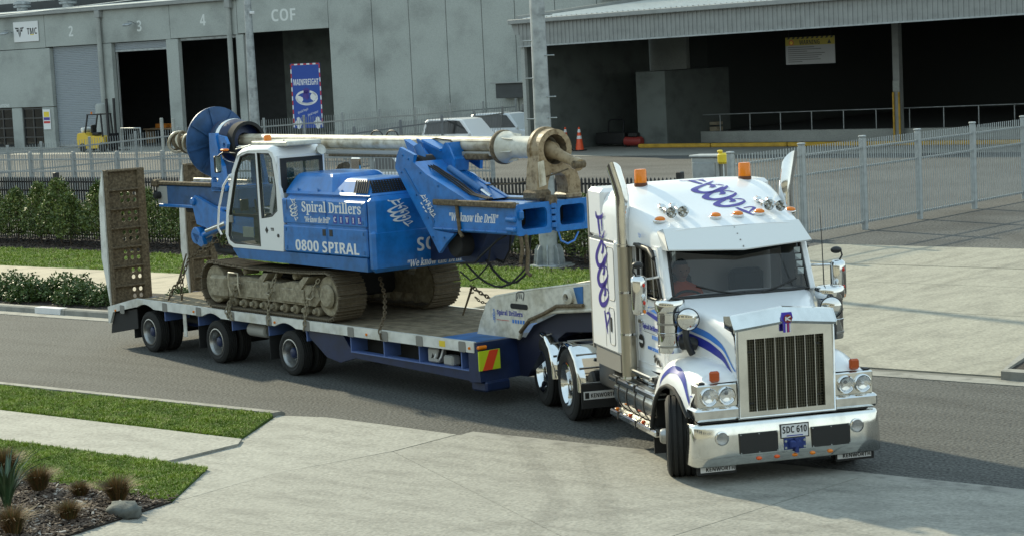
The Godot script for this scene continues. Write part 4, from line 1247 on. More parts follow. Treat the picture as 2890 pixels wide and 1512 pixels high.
func car(called: String, label: String, category: String, xf: Transform3D, m: Material, L: float, W: float, Ht: float, kind: int) -> Node3D:
	# local x forward, y up, z to its right side
	var o := thing(called, label, category, xf)
	var h := L / 2
	var belt := Ht * 0.56
	var body := pts2([[-h, 0.38], [-h + 0.02, belt * 0.75], [-h + 0.08, belt], [h * 0.42, belt], [h - 0.25, belt * 0.86], [h - 0.04, belt * 0.7], [h, 0.42], [h - 0.1, 0.26], [-h + 0.1, 0.26]])
	var top := pts2([[-h + 0.1, belt - 0.03], [-h + 0.28, Ht - 0.12], [-h + 0.45, Ht - 0.02], [-0.2, Ht], [h * 0.12, Ht - 0.06], [h * 0.42, belt - 0.03]]) if kind == 0 else pts2([[-h * 0.25, belt - 0.03], [-h * 0.2, Ht - 0.1], [-h * 0.1, Ht], [h * 0.12, Ht - 0.04], [h * 0.45, belt - 0.03]]) if kind == 1 else pts2([[-h + 0.5, belt - 0.03], [-h + 1.0, Ht - 0.1], [-h + 1.3, Ht - 0.01], [0.0, Ht], [h * 0.15, Ht - 0.08], [h * 0.5, belt - 0.03]])
	for part in [[body, "body", 0.0], [top, "cabin", 0.17]]:
		var rows := []
		var p: PackedVector2Array = part[0]
		if Geometry2D.is_polygon_clockwise(p):
			p.reverse()
		for q in [[-1.0, 0.05], [-0.94, 0.0], [0.94, 0.0], [1.0, 0.05]]:
			var row := []
			for v in p:
				var c := Vector2(0, 0.7 if part[1] == "body" else belt)
				var lean: float = 1.0 - part[2] * clampf((v.y - belt) / (Ht - belt), 0, 1)
				var vv: Vector2 = v + (c - v).normalized() * q[1]
				row.append(Vector3(vv.x, vv.y, q[0] * W / 2 * lean))
			rows.append(row)
		var b := MB.new()
		b.grid(rows, true)
		# close the two sides
		for s in [0, 3]:
			var t := Geometry2D.triangulate_polygon(p)
			for i in range(0, t.size(), 3):
				if s == 3:
					b.tri(rows[3][t[i]], rows[3][t[i + 1]], rows[3][t[i + 2]])
				else:
					b.tri(rows[0][t[i]], rows[0][t[i + 2]], rows[0][t[i + 1]])
		put(o, part[1], b.done(), m)
	# windows: dark panes just proud of the cabin
	var dg: Material = mats["dark_glass"]
	var mid := Vector2.ZERO
	for v in top:
		mid += v
	mid /= top.size()
	for s in [-1.0, 1.0]:
		var pane := []
		for v in top:
			var vv := mid + (v - mid) * Vector2(0.86, 0.74)
			var lean := 1.0 - 0.17 * clampf((vv.y - belt) / (Ht - belt), 0, 1)
			pane.append(Vector3(vv.x, vv.y, s * (W / 2 * lean + 0.006)))
		var t := Geometry2D.triangulate_polygon(top)
		var b := MB.new()
		for i in range(0, t.size(), 3):
			b.tri(pane[t[i]], pane[t[i + 1]], pane[t[i + 2]])
		put(o, "side_window", b.done(), dg)
		for x in [-h * 0.6, h * 0.62]:
			put(o, "wheel", MB.new().cyl(Vector3(x, 0.34, s * (W / 2 - 0.2)), Vector3(x, 0.34, s * (W / 2 + 0.01)), 0.34, 20, -1.0, 0.03).done(), mats["rubber_plain"])
			put(o, "hubcap", MB.new().cyl(Vector3(x, 0.34, s * (W / 2 + 0.008)), Vector3(x, 0.34, s * (W / 2 + 0.02)), 0.2, 16).done(), mats["steel"])
		put(o, "headlight", MB.new().box(Vector3(h - 0.14, belt * 0.68, s * W * 0.42 - 0.12), Vector3(h + 0.005, belt * 0.82, s * W * 0.42 + 0.06), 0.03).done(), mats["steel"])
		put(o, "tail_light", MB.new().box(Vector3(-h - 0.01, belt * 0.7, s * W * 0.42 - 0.08), Vector3(-h + 0.08, belt * 0.98, s * W * 0.42 + 0.06), 0.02).done(), mats["red_lens"])
		put(o, "door_mirror", MB.new().box(Vector3(h * 0.36, belt + 0.02, s * (W / 2 + 0.14) - 0.08), Vector3(h * 0.36 + 0.12, belt + 0.17, s * (W / 2 + 0.14) + 0.08), 0.03).done(), m)
	var fw := MB.new()
	var a: Vector2 = top[-2]; var c: Vector2 = top[-1]
	fw.quad(Vector3(c.x + 0.012, c.y + 0.05, W * 0.42), Vector3(c.x + 0.012, c.y + 0.05, -W * 0.42), Vector3(a.x + 0.03, a.y - 0.03, -W * 0.36), Vector3(a.x + 0.03, a.y - 0.03, W * 0.36))
	put(o, "windscreen", fw.done(), dg)
	return o

func build_yard_things():
	# big octagonal pole on the verge
	var o := thing("light_pole", "thick grey octagonal steel pole with climbing pegs on the far verge", "light pole", street(-31.12, 0.1, 38.5, 0.15))
	var Z: Material = mats["zinc"]
	put(o, "pole", MB.new().lathe([Vector2(0, 0.02), Vector2(0.235, 0.02), Vector2(0.165, 7.0), Vector2(0.1, 14.0), Vector2(0, 14.0)], 8).done(), Z)
	put(o, "base_plate", MB.new().box(Vector3(-0.4, 0.0, -0.4), Vector3(0.4, 0.06, 0.4), 0.01).done(), Z)
	put(o, "footing", MB.new().cyl(Vector3(0, -0.1, 0), Vector3(0, 0.02, 0), 0.62, 20).done(), mats["concrete"])
	for k in 8:
		var a := TAU * (k + 0.5) / 8
		var d := Vector3(cos(a), 0, sin(a))
		put(o, "gusset", MB.new().prism(pts2([[0.19, 0.06], [0.39, 0.06], [0.34, 0.42], [0.28, 0.52], [0.19, 0.52]]), -0.012, 0.012, Transform3D(Basis(d, Vector3.UP, d.cross(Vector3.UP)), Vector3.ZERO)).done(), Z)
		put(o, "bolt", MB.new().cyl(d * 0.36 + Vector3(0, 0.06, 0), d * 0.36 + Vector3(0, 0.13, 0), 0.022, 8).done(), mats["steel"])
	for q in [[5.04, 1], [4.06, 1], [3.56, 1], [4.51, -1], [3.54, -1], [5.4, -1], [6.0, 1], [6.5, -1]]:
		put(o, "climbing_peg", MB.new().cyl(Vector3(q[1] * 0.15, q[0], 0.05), Vector3(q[1] * 0.42, q[0], 0.05), 0.016, 7).done(), Z)
	put(o, "cable_duct", MB.new().cyl(Vector3(-0.23, 0.6, 0.02), Vector3(-0.165, 8.0, 0.02), 0.02, 7).done(), mats["sign_white"])
	put(o, "lamp_arm", MB.new().cyl(Vector3(0, 13.9, 0), Vector3(0, 14.3, 2.2), 0.05, 8).done(), Z)
	o = thing("lamp_pole", "round pale grey lamp pole in front of the wide warehouse opening", "lamp pole", street(-85.4, 0, 80))
	put(o, "pole", MB.new().lathe([Vector2(0, 0), Vector2(0.31, 0), Vector2(0.275, 2.7), Vector2(0.2, 8.9), Vector2(0.13, 13.0), Vector2(0, 13.0)], 20).done(), Z)
	put(o, "base_flange", MB.new().cyl(Vector3(0, 0, 0), Vector3(0, 0.06, 0), 0.42, 20).done(), Z)
	put(o, "bracket", MB.new().box(Vector3(0.2, 8.05, -0.1), Vector3(0.42, 8.2, 0.1), 0.02).done(), mats["sign_white"])
	# cabinet by the fence
	o = thing("switch_cabinet", "grey electrical cabinet beyond the black fence above the truck roof", "cabinet", street(-32.3, 0, 47))
	put(o, "cabinet_body", MB.new().box(Vector3(-0.5, 0, -0.45), Vector3(0.4, 2.12, 0), 0.03).done(), mats["zinc_fence"])
	put(o, "cabinet_roof", MB.new().box(Vector3(-0.54, 2.12, -0.5), Vector3(0.55, 2.19, 0.05), 0.02).done(), mats["zinc_fence"])
	put(o, "cabinet_door", MB.new().box(Vector3(-0.44, 0.2, 0.002), Vector3(0.3, 1.98, 0.03), 0.012).done(), mats["zinc"])
	put(o, "side_meter", MB.new().box(Vector3(0.41, 1.2, -0.4), Vector3(0.53, 2.0, -0.05), 0.02).done(), mats["worn_plate"])
	o = thing("yellow_hose_reel", "small yellow box fixed to the corner of the grey cabinet", "box", street(-31.68, 1.95, 46.9))
	put(o, "case", MB.new().box(Vector3(-0.12, 0, -0.12), Vector3(0.14, 0.3, 0.12), 0.05).done(), mats["yellow_ink"])
	put(o, "lid", MB.new().box(Vector3(-0.14, 0.3, -0.08), Vector3(-0.02, 0.38, 0.08), 0.03).done(), mats["yellow_ink"])
	put(o, "cord", MB.new().tube([Vector3(0.05, 0.02, 0.05), Vector3(0.06, -0.4, 0.06), Vector3(0.04, -0.9, 0.05)], 0.018, 6).done(), mats["letter_white"])
	# overhead cable
	var path := []
	for k in 25:
		var t := k / 24.0
		path.append(sn(lerpf(-112, -38, t), lerpf(7.7, 9.6, t) - 1.6 * t * (1.0 - t), 60))
	tag(put(self, "overhead_cable", MB.new().tube(path, 0.022, 6).done(), mats["letter_white"]), "thin pale overhead cable strung across in front of the warehouse", "cable")
	# forklift
	o = thing("forklift", "yellow forklift parked in front of the left roller door", "forklift", street(-108.6, 0, 88, 0.15))
	var Y: Material = mat("machine_yellow", lin(0.62, 0.42, 0.04), 0.45)
	put(o, "body", MB.new().prism(pts2([[-1.75, 0.35], [-1.85, 0.8], [-1.75, 1.25], [-1.1, 1.32], [-0.9, 1.1], [0.5, 1.0], [0.6, 0.4], [0.2, 0.25], [-1.3, 0.25]]), -0.55, 0.55).done(), Y)
	put(o, "counterweight", MB.new().box(Vector3(-1.95, 0.35, -0.52), Vector3(-1.2, 1.28, 0.52), 0.15).done(), Y)
	for q in [[-1.15, 1.3, -0.5], [-1.15, 1.3, 0.5], [0.45, 1.0, -0.5], [0.45, 1.0, 0.5]]:
		put(o, "guard_post", MB.new().beam(Vector3(q[0], q[1] - 0.2, q[2]), Vector3(q[0] + (0.35 if q[0] < 0 else -0.1), 2.45, q[2] * 0.95), 0.08, 0.08, Vector3.BACK).done(), mats["black_steel"])
	for k in 5:
		put(o, "guard_bar", MB.new().box(Vector3(-0.82 + k * 0.28, 2.45, -0.5), Vector3(-0.76 + k * 0.28, 2.51, 0.5)).done(), mats["black_steel"])
	for z in [-0.5, 0.5]:
		put(o, "guard_side", MB.new().box(Vector3(-0.85, 2.44, z - 0.03), Vector3(0.4, 2.52, z + 0.03)).done(), mats["black_steel"])
		put(o, "mast_rail", MB.new().box(Vector3(0.75, 0.1, z * 0.7 - 0.05), Vector3(0.9, 3.5, z * 0.7 + 0.05)).done(), mats["black_steel"])
		put(o, "fork", MB.new().box(Vector3(0.95, 0.08, z * 0.5 - 0.06), Vector3(2.0, 0.13, z * 0.5 + 0.06)).done(), mats["black_steel"])
		for x in [-1.35, 0.4]:
			put(o, "wheel", MB.new().cyl(Vector3(x, 0.33, z * 0.8), Vector3(x, 0.33, z * 1.25), 0.33 if x > 0 else 0.28, 18, -1.0, 0.04).done(), mats["rubber_plain"])
	put(o, "carriage", MB.new().box(Vector3(0.88, 0.3, -0.5), Vector3(0.96, 1.2, 0.5)).done(), mats["black_steel"])
	put(o, "seat", MB.new().box(Vector3(-0.75, 1.1, -0.25), Vector3(-0.2, 1.3, 0.25), 0.05).box(Vector3(-0.85, 1.25, -0.25), Vector3(-0.7, 1.8, 0.25), 0.05).done(), mats["black_plastic"])
	put(o, "gas_bottle", MB.new().cyl(Vector3(-1.45, 1.48, -0.4), Vector3(-1.45, 1.48, 0.4), 0.16, 14, -1.0, 0.05).done(), mats["letter_white"])
	put(o, "beacon", MB.new().cyl(Vector3(-0.6, 2.52, 0.3), Vector3(-0.6, 2.66, 0.3), 0.06, 10).done(), mats["amber"])
	# bollards and barrier by the doors
	for q in [[-100.3, 2.2, "tall white bollard post left of the open warehouse door 4 pillar"], [-99.2, 2.15, "grey bollard post right beside the warehouse door 4 pillar"]]:
		var b := thing("bollard", q[2], "bollard", street(q[0], 0, 86), "bollards before the warehouse doors")
		put(b, "post", MB.new().cyl(Vector3.ZERO, Vector3(0, q[1], 0), 0.11, 14, -1.0, 0.03).done(), mats["precast_light"])
	o = thing("barrier", "low grey tubular barrier behind the palisade fence near the forklift", "barrier", street(-103.35, 0, 86))
	put(o, "frame", MB.new().tube([Vector3(-0.95, 0, 0), Vector3(-0.95, 1.6, 0), Vector3(0.95, 1.6, 0), Vector3(0.95, 0, 0)], 0.05, 8).done(), mats["zinc_fence"])
	for k in 8:
		put(o, "bar", MB.new().cyl(Vector3(-0.75 + k * 0.21, 0.2, 0), Vector3(-0.75 + k * 0.21, 1.58, 0), 0.018, 6).done(), mats["zinc_fence"])
	# vehicles
	var wc := mat("car_white", lin(0.72, 0.72, 0.72), 0.2)
	wc.clearcoat_enabled = true
	car("parked_car", "white four wheel drive with dark windows parked beside the canopy", "car", street(-69.6, 0, 80, 0.05), wc, 4.9, 1.95, 2.02, 0)
	car("parked_car", "second white vehicle half hidden behind the white four wheel drive", "car", street(-70.9, 0, 85.2, 0.1), mat("car_pale_blue", lin(0.6, 0.66, 0.72), 0.25), 5.0, 1.9, 2.05, 0)
	car("parked_car", "silver car behind the black fence just left of the drill disc", "car", street(-61.6, 0, 56.2, 0.0), mat("car_silver", lin(0.5, 0.52, 0.53), 0.25, 0.5), 4.4, 1.8, 1.52, 2)
	car("parked_car", "white utility vehicle behind the fence, seen under the drill tube", "utility vehicle", street(-53.3, 0, 57.2, 0.0), wc, 5.2, 1.85, 1.78, 1)

const SIDE := Basis(Vector3(0, 0, 1), Vector3(0, 1, 0), Vector3(-1, 0, 0))   # print on the near (left) side of a vehicle

func hole_poly(outer: PackedVector2Array, holes: Array) -> PackedVector2Array:
	var p := outer.duplicate()
	if Geometry2D.is_polygon_clockwise(p):
		p.reverse()
	for hq in holes:
		var h: PackedVector2Array = hq.duplicate()
		if not Geometry2D.is_polygon_clockwise(h):
			h.reverse()
		var best := 1e9; var bi := 0; var bj := 0
		for i in p.size():
			for j in h.size():
				var d := p[i].distance_squared_to(h[j])
				if d < best:
					best = d; bi = i; bj = j
		var t := (h[bj] - p[bi]).normalized()
		var e := Vector2(-t.y, t.x) * 2e-5
		var q := PackedVector2Array()
		for i in bi + 1:
			q.append(p[i])
		q[-1] = p[bi] + e if false else p[bi]
		for k in h.size():
			q.append(h[(bj + k) % h.size()])
		q.append(h[bj] - e)
		q.append(p[bi] - e)
		for i in range(bi + 1, p.size()):
			q.append(p[i])
		p = q
	return p

func circle(c: Vector2, r: float, n := 14, ry := -1.0) -> PackedVector2Array:
	var p := PackedVector2Array()
	for k in n:
		p.append(c + Vector2(cos(TAU * k / n) * r, sin(TAU * k / n) * (r if ry < 0 else ry)))
	return p

func round_rect(lo: Vector2, hi: Vector2, r: float, n := 4) -> PackedVector2Array:
	var p := PackedVector2Array()
	var cs := [Vector2(hi.x - r, hi.y - r), Vector2(lo.x + r, hi.y - r), Vector2(lo.x + r, lo.y + r), Vector2(hi.x - r, lo.y + r)]
	for i in 4:
		for k in n + 1:
			var a := PI / 2 * (i + float(k) / n)
			p.append(cs[i] + Vector2(cos(a), sin(a)) * r)
	return p

func pts2(list: Array) -> PackedVector2Array:
	var p := PackedVector2Array()
	for q in list:
		p.append(Vector2(q[0], q[1]))
	return p

# (v, h) outlines are pulled across u: x of the outline runs along z, y up
func across(u0: float) -> Transform3D:
	return Transform3D(SIDE, Vector3(u0, 0, 0))

func sideplate(b: MB, p: PackedVector2Array, u0: float, u1: float) -> MB:
	return b.prism(p, -maxf(u0, u1), -minf(u0, u1), Transform3D(SIDE, Vector3.ZERO))

func axis_x(s: float, c: Vector3, steer := 0.0) -> Transform3D:
	return Transform3D(Basis(Vector3.UP, steer) * Basis(Vector3.BACK, -s * PI / 2), c)

# wheel whose outer face looks towards s (-1 near side, +1 far side)
func wheel(o: Node3D, s: float, c: Vector3, R: float, w: float, rim: float, rim_mat: Material, deep := true, steer := 0.0, tread := 0.012) -> Node3D:
	var n := Node3D.new()
	n.name = numbered(o, "wheel")
	n.transform = axis_x(s, c, steer)
	o.add_child(n, true)
	var h := w / 2
	var pr := [Vector2(rim - 0.01, -h + 0.03), Vector2(rim + 0.01, -h), Vector2(R - 0.07, -h - 0.008), Vector2(R - 0.02, -h + 0.012), Vector2(R, -h + 0.03)]
	for k in 4:
		var y := lerpf(-h + 0.03, h - 0.03, (k + 0.5) / 4.0)
		pr.append_array([Vector2(R, y - 0.014), Vector2(R - tread, y - 0.01), Vector2(R - tread, y + 0.01), Vector2(R, y + 0.014)])
	pr.append_array([Vector2(R, h - 0.03), Vector2(R - 0.02, h - 0.012), Vector2(R - 0.05, h + 0.004), Vector2(R - 0.075, h + 0.006), Vector2(R - 0.08, h + 0.012), Vector2(rim + 0.03, h + 0.004), Vector2(rim - 0.01, h - 0.02)])
	put(n, "tyre", MB.new().lathe(pr, 44).done(), mats["rubber"])
	var d := (-h + 0.05) if deep else (h - 0.05)
	var rp := [Vector2(rim + 0.004, h - 0.012), Vector2(rim + 0.012, h + 0.004), Vector2(rim - 0.006, h + 0.008), Vector2(rim - 0.02, h - 0.02), Vector2(rim - 0.035, h - 0.05), Vector2(rim - 0.045, d + 0.03), Vector2(rim - 0.07, d), Vector2(0.16, d + 0.01), Vector2(0.15, d + 0.03), Vector2(0.1, d + 0.035)]
	put(n, "rim", MB.new().lathe(rp, 40).done(), rim_mat)
	put(n, "hub", MB.new().lathe([Vector2(0.1, d + 0.02), Vector2(0.095, d + 0.1), Vector2(0.08, d + 0.13), Vector2(0.06, d + 0.14), Vector2(0, d + 0.145)], 20).done(), mats["steel"] if not deep else mats["trailer_blue"] if rim < 0.26 else rim_mat)
	var nb := MB.new()
	for k in 10:
		var a := TAU * k / 10
		nb.cyl(Vector3(cos(a) * 0.125, d + 0.03, sin(a) * 0.125), Vector3(cos(a) * 0.125, d + 0.065, sin(a) * 0.125), 0.014, 6)
	for k in 10:
		var a := TAU * (k + 0.5) / 10
		nb.cyl(Vector3(cos(a) * (rim - 0.085), d + 0.004, sin(a) * (rim - 0.085)), Vector3(cos(a) * (rim - 0.085), d + 0.009, sin(a) * (rim - 0.085)), 0.02, 8)
	stuff(put(n, "nuts_and_vents", nb.done(), mats["black_plastic"]))
	return n

func chain(called: String, label: String, root: Transform3D, path: Array, m: Material, link := 0.085) -> Node3D:
	var o := thing(called, label, "chain", Transform3D(root.basis, root * (path[0] as Vector3)), "load binding chains on the trailer")
	var cu := Curve3D.new()
	for p in path:
		cu.add_point(p - path[0])
	var L := cu.get_baked_length()
	var ring := []
	for k in 12:
		var a := TAU * k / 12
		ring.append(Vector3(cos(a) * link * 0.3, sin(a) * link * 0.62, 0))
	var lm := MB.new().tube(ring, link * 0.13, 5, -1.0, true).done()
	var n := int(L / (link * 0.92))
	for i in n:
		var p := cu.sample_baked((i + 0.5) * L / n)
		var t := (cu.sample_baked(minf(L, (i + 0.9) * L / n)) - cu.sample_baked((i + 0.1) * L / n)).normalized()
		var x := t.cross(Vector3(0.3, 0.2, 0.9)).normalized()
		var bs := Basis(x, t, x.cross(t))
		if i % 2:
			bs = bs * Basis(Vector3.UP, PI / 2)
		put(o, "link", lm, m, Transform3D(bs * Basis(Vector3.UP, 0.3), p))
	return o

func TLX() -> Transform3D:
	return Transform3D(Basis(Vector3.UP, 0.671), Vector3(-4.394, 0, -37.37))

func build_trailer():
	var X := TLX()
	var o := thing("low_loader_trailer", "long white edged low loader trailer with blue frame and raised rusty ramps", "trailer", X)
	var B: Material = mats["trailer_blue"]
	var Wm: Material = mats["dull_white"]
	var K: Material = mats["black_plastic"]
	# deck of boards
	for k in 8:
		var u := -1.2 + k * 0.3
		put(o, "deck_board", MB.new().box(Vector3(u + 0.003, 0.9, -2.78), Vector3(u + 0.297, 0.985, 6.7), 0.006).done(), mats["deck"])
	put(o, "front_deck_plate", MB.new().box(Vector3(-1.24, 0.9, 6.71), Vector3(1.24, 0.988, 7.62), 0.01).done(), mats["rig_blue_dull"])
	# side rails with wheel arches
	for s in [-1.0, 1.0]:
		var p := PackedVector2Array([Vector2(7.66, 0.835), Vector2(7.66, 1.0), Vector2(-2.78, 1.0), Vector2(-3.92, 0.775), Vector2(-3.93, 0.46), Vector2(-3.86, 0.46), Vector2(-3.72, 0.68), Vector2(-2.8, 0.84)])
		for c in [-2.435, 0.0, 2.435]:
			for k in 9:
				var t := k / 8.0
				p.append(Vector2(c - 0.33 + 0.66 * t, 0.838 + 0.075 * sin(t * PI)))
		put(o, "side_rail", sideplate(MB.new(), p, s * 1.225, s * 1.275).done(), Wm)
		for v in [-3.33, -1.67, -0.44, 0.71, 1.93, 3.11, 4.41, 5.36, 6.29, 7.38]:
			var y := 0.83 if v > -3 else 0.68
			put(o, "chain_plate", sideplate(MB.new(), round_rect(Vector2(v - 0.085, y), Vector2(v + 0.085, y + 0.16), 0.025), s * 1.276, s * 1.285).done(), mat("worn_plate", lin(0.22, 0.21, 0.19), 0.6))
		for v in [-3.6, -0.61, 2.12, 4.86, 7.56]:
			put(o, "marker_lamp", MB.new().cyl(Vector3(s * 1.275, 0.9 if v > -3 else 0.72, v), Vector3(s * 1.295, 0.9 if v > -3 else 0.72, v), 0.022, 8).done(), mats["amber"])
		for v in [-1.79, -0.56, 0.61, 1.82, 3.01, 4.31, 5.24, 6.19, 7.27]:
			put(o, "outrigger", MB.new().box(Vector3(minf(s * 1.22, s * 0.45), 0.56 if v > 4 else 0.64, v - 0.012), Vector3(maxf(s * 1.22, s * 0.45), 0.835, v + 0.012)).done(), mat("pale_blue", lin(0.09, 0.15, 0.36), 0.45))
		# sunken toolbox rail at the front half
		put(o, "lower_beam", sideplate(MB.new(), pts2([[7.7, 0.38], [7.7, 0.55], [4.3, 0.58], [4.05, 0.835], [2.85, 0.835], [3.25, 0.6], [3.55, 0.42], [3.95, 0.36], [4.4, 0.47]]), s * 1.1, s * 1.2).done(), B)
		put(o, "beam_flange", MB.new().beam(Vector3(s * 1.16, 0.575, 4.32), Vector3(s * 1.16, 0.545, 7.6), 0.14, 0.02).done(), mats["pale_blue"])
		put(o, "storage_back", MB.new().box(Vector3(minf(s * 0.85, s * 0.9), 0.45, 3.6), Vector3(maxf(s * 0.85, s * 0.9), 0.9, 7.6)).done(), mats["dark_inside"])
		# mudguards and flaps
		for v in [-0.62, 1.78, -3.05]:
			put(o, "mudflap", MB.new().box(Vector3(minf(s * 1.2, s * 0.75), 0.22, v), Vector3(maxf(s * 1.2, s * 0.75), 0.84, v + 0.015)).done(), mats["rubber_plain"])
		for i in 3:
			var v := (i - 1) * 2.435
			wheel(o, s, Vector3(s * 1.09, 0.385, v), 0.385, 0.225, 0.235, mats["steel"])
			wheel(o, s, Vector3(s * 0.8, 0.385, v), 0.385, 0.225, 0.235, mats["steel"])
			put(o, "axle", MB.new().cyl(Vector3(s * 0.75, 0.39, v), Vector3(s * 0.1, 0.39, v), 0.09, 10).done(), K)
			put(o, "suspension_arm", MB.new().beam(Vector3(s * 0.5, 0.4, v), Vector3(s * 0.5, 0.7, v - 0.7), 0.12, 0.16).done(), B)
		put(o, "air_tank", MB.new().cyl(Vector3(s * 0.98, 0.66, 0.86), Vector3(s * 0.98, 0.66, 1.46), 0.12, 16, -1.0, 0.03).done(), mat("tank_grey", lin(0.35, 0.35, 0.33), 0.5))
		put(o, "reflector_post", MB.new().box(Vector3(minf(s * 1.205, s * 1.22), 0.4, -1.12), Vector3(maxf(s * 1.205, s * 1.22), 0.83, -1.01)).done(), Wm)
		put(o, "main_beam", MB.new().box(Vector3(minf(s * 0.42, s * 0.54), 0.45, -3.6), Vector3(maxf(s * 0.42, s * 0.54), 0.9, 7.5)).done(), B)
	put(o, "underbelly", MB.new().box(Vector3(-0.7, 0.55, -2.7), Vector3(0.7, 0.88, 3.4)).done(), K)
	put(o, "valve_block", MB.new().box(Vector3(-1.18, 0.58, 6.35), Vector3(-1.0, 0.8, 6.62), 0.02).done(), mats["tank_grey"])
	for k in 4:
		put(o, "air_hose", MB.new().tube([Vector3(-1.15, 0.62, 6.4 + k * 0.07), Vector3(-1.19, 0.68, 6.5 + k * 0.07), Vector3(-1.12, 0.8, 6.45 + k * 0.08)], 0.016, 6).done(), mats["sign_white"] if k % 2 else K)
	put(o, "relay_box", MB.new().box(Vector3(-1.19, 0.56, 6.75), Vector3(-1.02, 0.72, 7.0), 0.03).done(), mats["tank_grey"])
	put(o, "plate_yellow", MB.new().box(Vector3(-1.279, 0.87, 6.8), Vector3(-1.276, 0.96, 6.95)).done(), mats["yellow_ink"])
	# tail
	put(o, "tail_flap", MB.new().prism(pts2([[-1.2, 0.3], [1.2, 0.3], [1.2, 0.76], [-1.2, 0.76]]), -3.9, -3.88).done(), mats["rubber_plain"])
	put(o, "tail_slope", MB.new().prism(pts2([[-3.92, 0.7], [-3.92, 0.77], [-2.78, 0.985], [-2.78, 0.9]]), -1.22, 1.22, Transform3D(SIDE, Vector3.ZERO)).done(), mats["deck"])
	put(o, "tail_side", sideplate(MB.new(), pts2([[-2.85, 0.42], [-2.85, 0.8], [-3.7, 0.66], [-3.9, 0.42], [-3.94, 0.25]]), -1.2, -1.22).done(), mats["rubber_plain"])
	# headboard and neck
	put(o, "front_face", MB.new().prism(pts2([[7.5, 0.38], [7.78, 0.4], [7.72, 0.985], [7.5, 0.985]]), -1.26, 1.26, Transform3D(SIDE, Vector3.ZERO)).done(), B)
	put(o, "front_skid", MB.new().box(Vector3(-1.2, 0.24, 7.45), Vector3(-0.72, 0.4, 7.82), 0.03).done(), B)
	var mk := put(o, "marker_board", MB.new().box(Vector3(-1.3, 0.575, 7.79), Vector3(-0.9, 0.87, 7.81)).done(), mat("lime_ink", lin(0.55, 0.68, 0.02), 0.4))
	put(mk, "red_stripe", MB.new().prism(pts2([[-1.24, 0.577], [-1.06, 0.577], [-0.93, 0.868], [-1.1, 0.868]]), 7.811, 7.815).done(), mat("fluoro_red", lin(0.8, 0.07, 0.02), 0.4))
	put(o, "front_lamp", MB.new().box(Vector3(-1.28, 0.885, 7.72), Vector3(-1.1, 0.945, 7.78), 0.02).done(), mats["amber"])
	var np := pts2([[6.91, 0.99], [7.0, 1.2], [7.16, 1.44], [7.25, 1.53], [7.39, 1.58], [8.2, 1.72], [9.22, 1.86], [9.64, 1.92], [10.5, 1.95], [11.0, 1.9], [11.0, 1.62], [9.61, 1.53], [8.77, 1.45], [8.35, 1.33], [8.12, 1.22], [7.98, 1.1], [7.93, 0.99]])
	for s in [-1.0, 1.0]:
		put(o, "neck_plate", sideplate(MB.new(), np, s * 0.56, s * 0.62).done(), mats["dirty_white"])
		var tp := []
		for q in [[6.93, 1.0], [7.16, 1.45], [7.27, 1.545], [7.4, 1.595], [8.2, 1.735], [9.22, 1.875], [10.5, 1.965]]:
			tp.append(Vector3(s * 0.6, q[1], q[0]))
		put(o, "neck_rim", MB.new().tube(tp, 0.022, 6).done(), mats["dirty_white"])
		tp = []
		for q in [[7.93, 1.0], [8.0, 1.12], [8.14, 1.24], [8.37, 1.345], [8.78, 1.465], [9.61, 1.545], [10.9, 1.63]]:
			tp.append(Vector3(s * 0.62, q[1] - 0.01, q[0]))
		put(o, "neck_rim", MB.new().tube(tp, 0.03, 6).done(), mats["dirty_white"])
	put(o, "neck_web", sideplate(MB.new(), pts2([[7.5, 0.4], [7.5, 0.99], [7.95, 1.0], [8.15, 1.2], [8.8, 1.44], [9.61, 1.51], [10.9, 1.6], [10.9, 1.3], [8.9, 1.15], [8.3, 0.8], [7.95, 0.4]]), -0.5, 0.5).done(), mat("neck_navy", lin(0.008, 0.012, 0.035), 0.5))
	put(o, "neck_top", sideplate(MB.new(), pts2([[7.5, 1.5], [8.2, 1.66], [9.6, 1.86], [10.9, 1.86], [10.9, 1.8], [8.2, 1.6], [7.5, 1.44]]), -0.55, 0.55).done(), mats["dirty_white"])
	put(o, "neck_band", MB.new().prism(pts2([[9.26, 1.84], [9.47, 1.87], [9.46, 1.58], [9.36, 1.56]]), 0.621, 0.63, Transform3D(SIDE, Vector3.ZERO)).done(), mats["rig_blue_dull"])
	put(o, "neck_slot", MB.new().prism(round_rect(Vector2(7.77, 1.44), Vector2(8.18, 1.52), 0.035), 0.621, 0.628, Transform3D(SIDE, Vector3.ZERO)).done(), mats["dark_inside"])
	put(o, "maker_mark", strokes([[[7.92, 1.56, 0.012], [7.94, 1.68, 0.012], [8.1, 1.7, 0.012], [8.08, 1.58, 0.012]], [[7.95, 1.6, 0.01], [7.97, 1.67, 0.01]], [[8.0, 1.67, 0.01], [8.0, 1.6, 0.01]], [[8.04, 1.67, 0.01], [8.04, 1.6, 0.01]]], func(p, d): return Vector3(-0.622 - d, p.y, p.x)), mats["grey_ink"])
	put(o, "lettering", letters("Spiral Drillers", "Droid Serif", 700, 0.1, 0.62), mats["navy_ink"], Transform3D(SIDE, Vector3(-0.623, 1.355, 7.74)))
	put(o, "emblem", strokes(emblem(), func(p, d): return Vector3(-0.622 - d, 1.3 + p.y * 0.22, 7.36 + p.x * 0.3)), mats["mid_blue_ink"])
	put(o, "underline", MB.new().box(Vector3(-0.626, 1.245, 7.42), Vector3(-0.623, 1.252, 7.72)).done(), mats["red_ink"])
	for k in 5:
		put(o, "letter_tile", MB.new().box(Vector3(-0.626, 1.22, 7.8 + k * 0.062), Vector3(-0.623, 1.275, 7.8 + k * 0.062 + 0.038)).done(), mats["mid_blue_ink"])
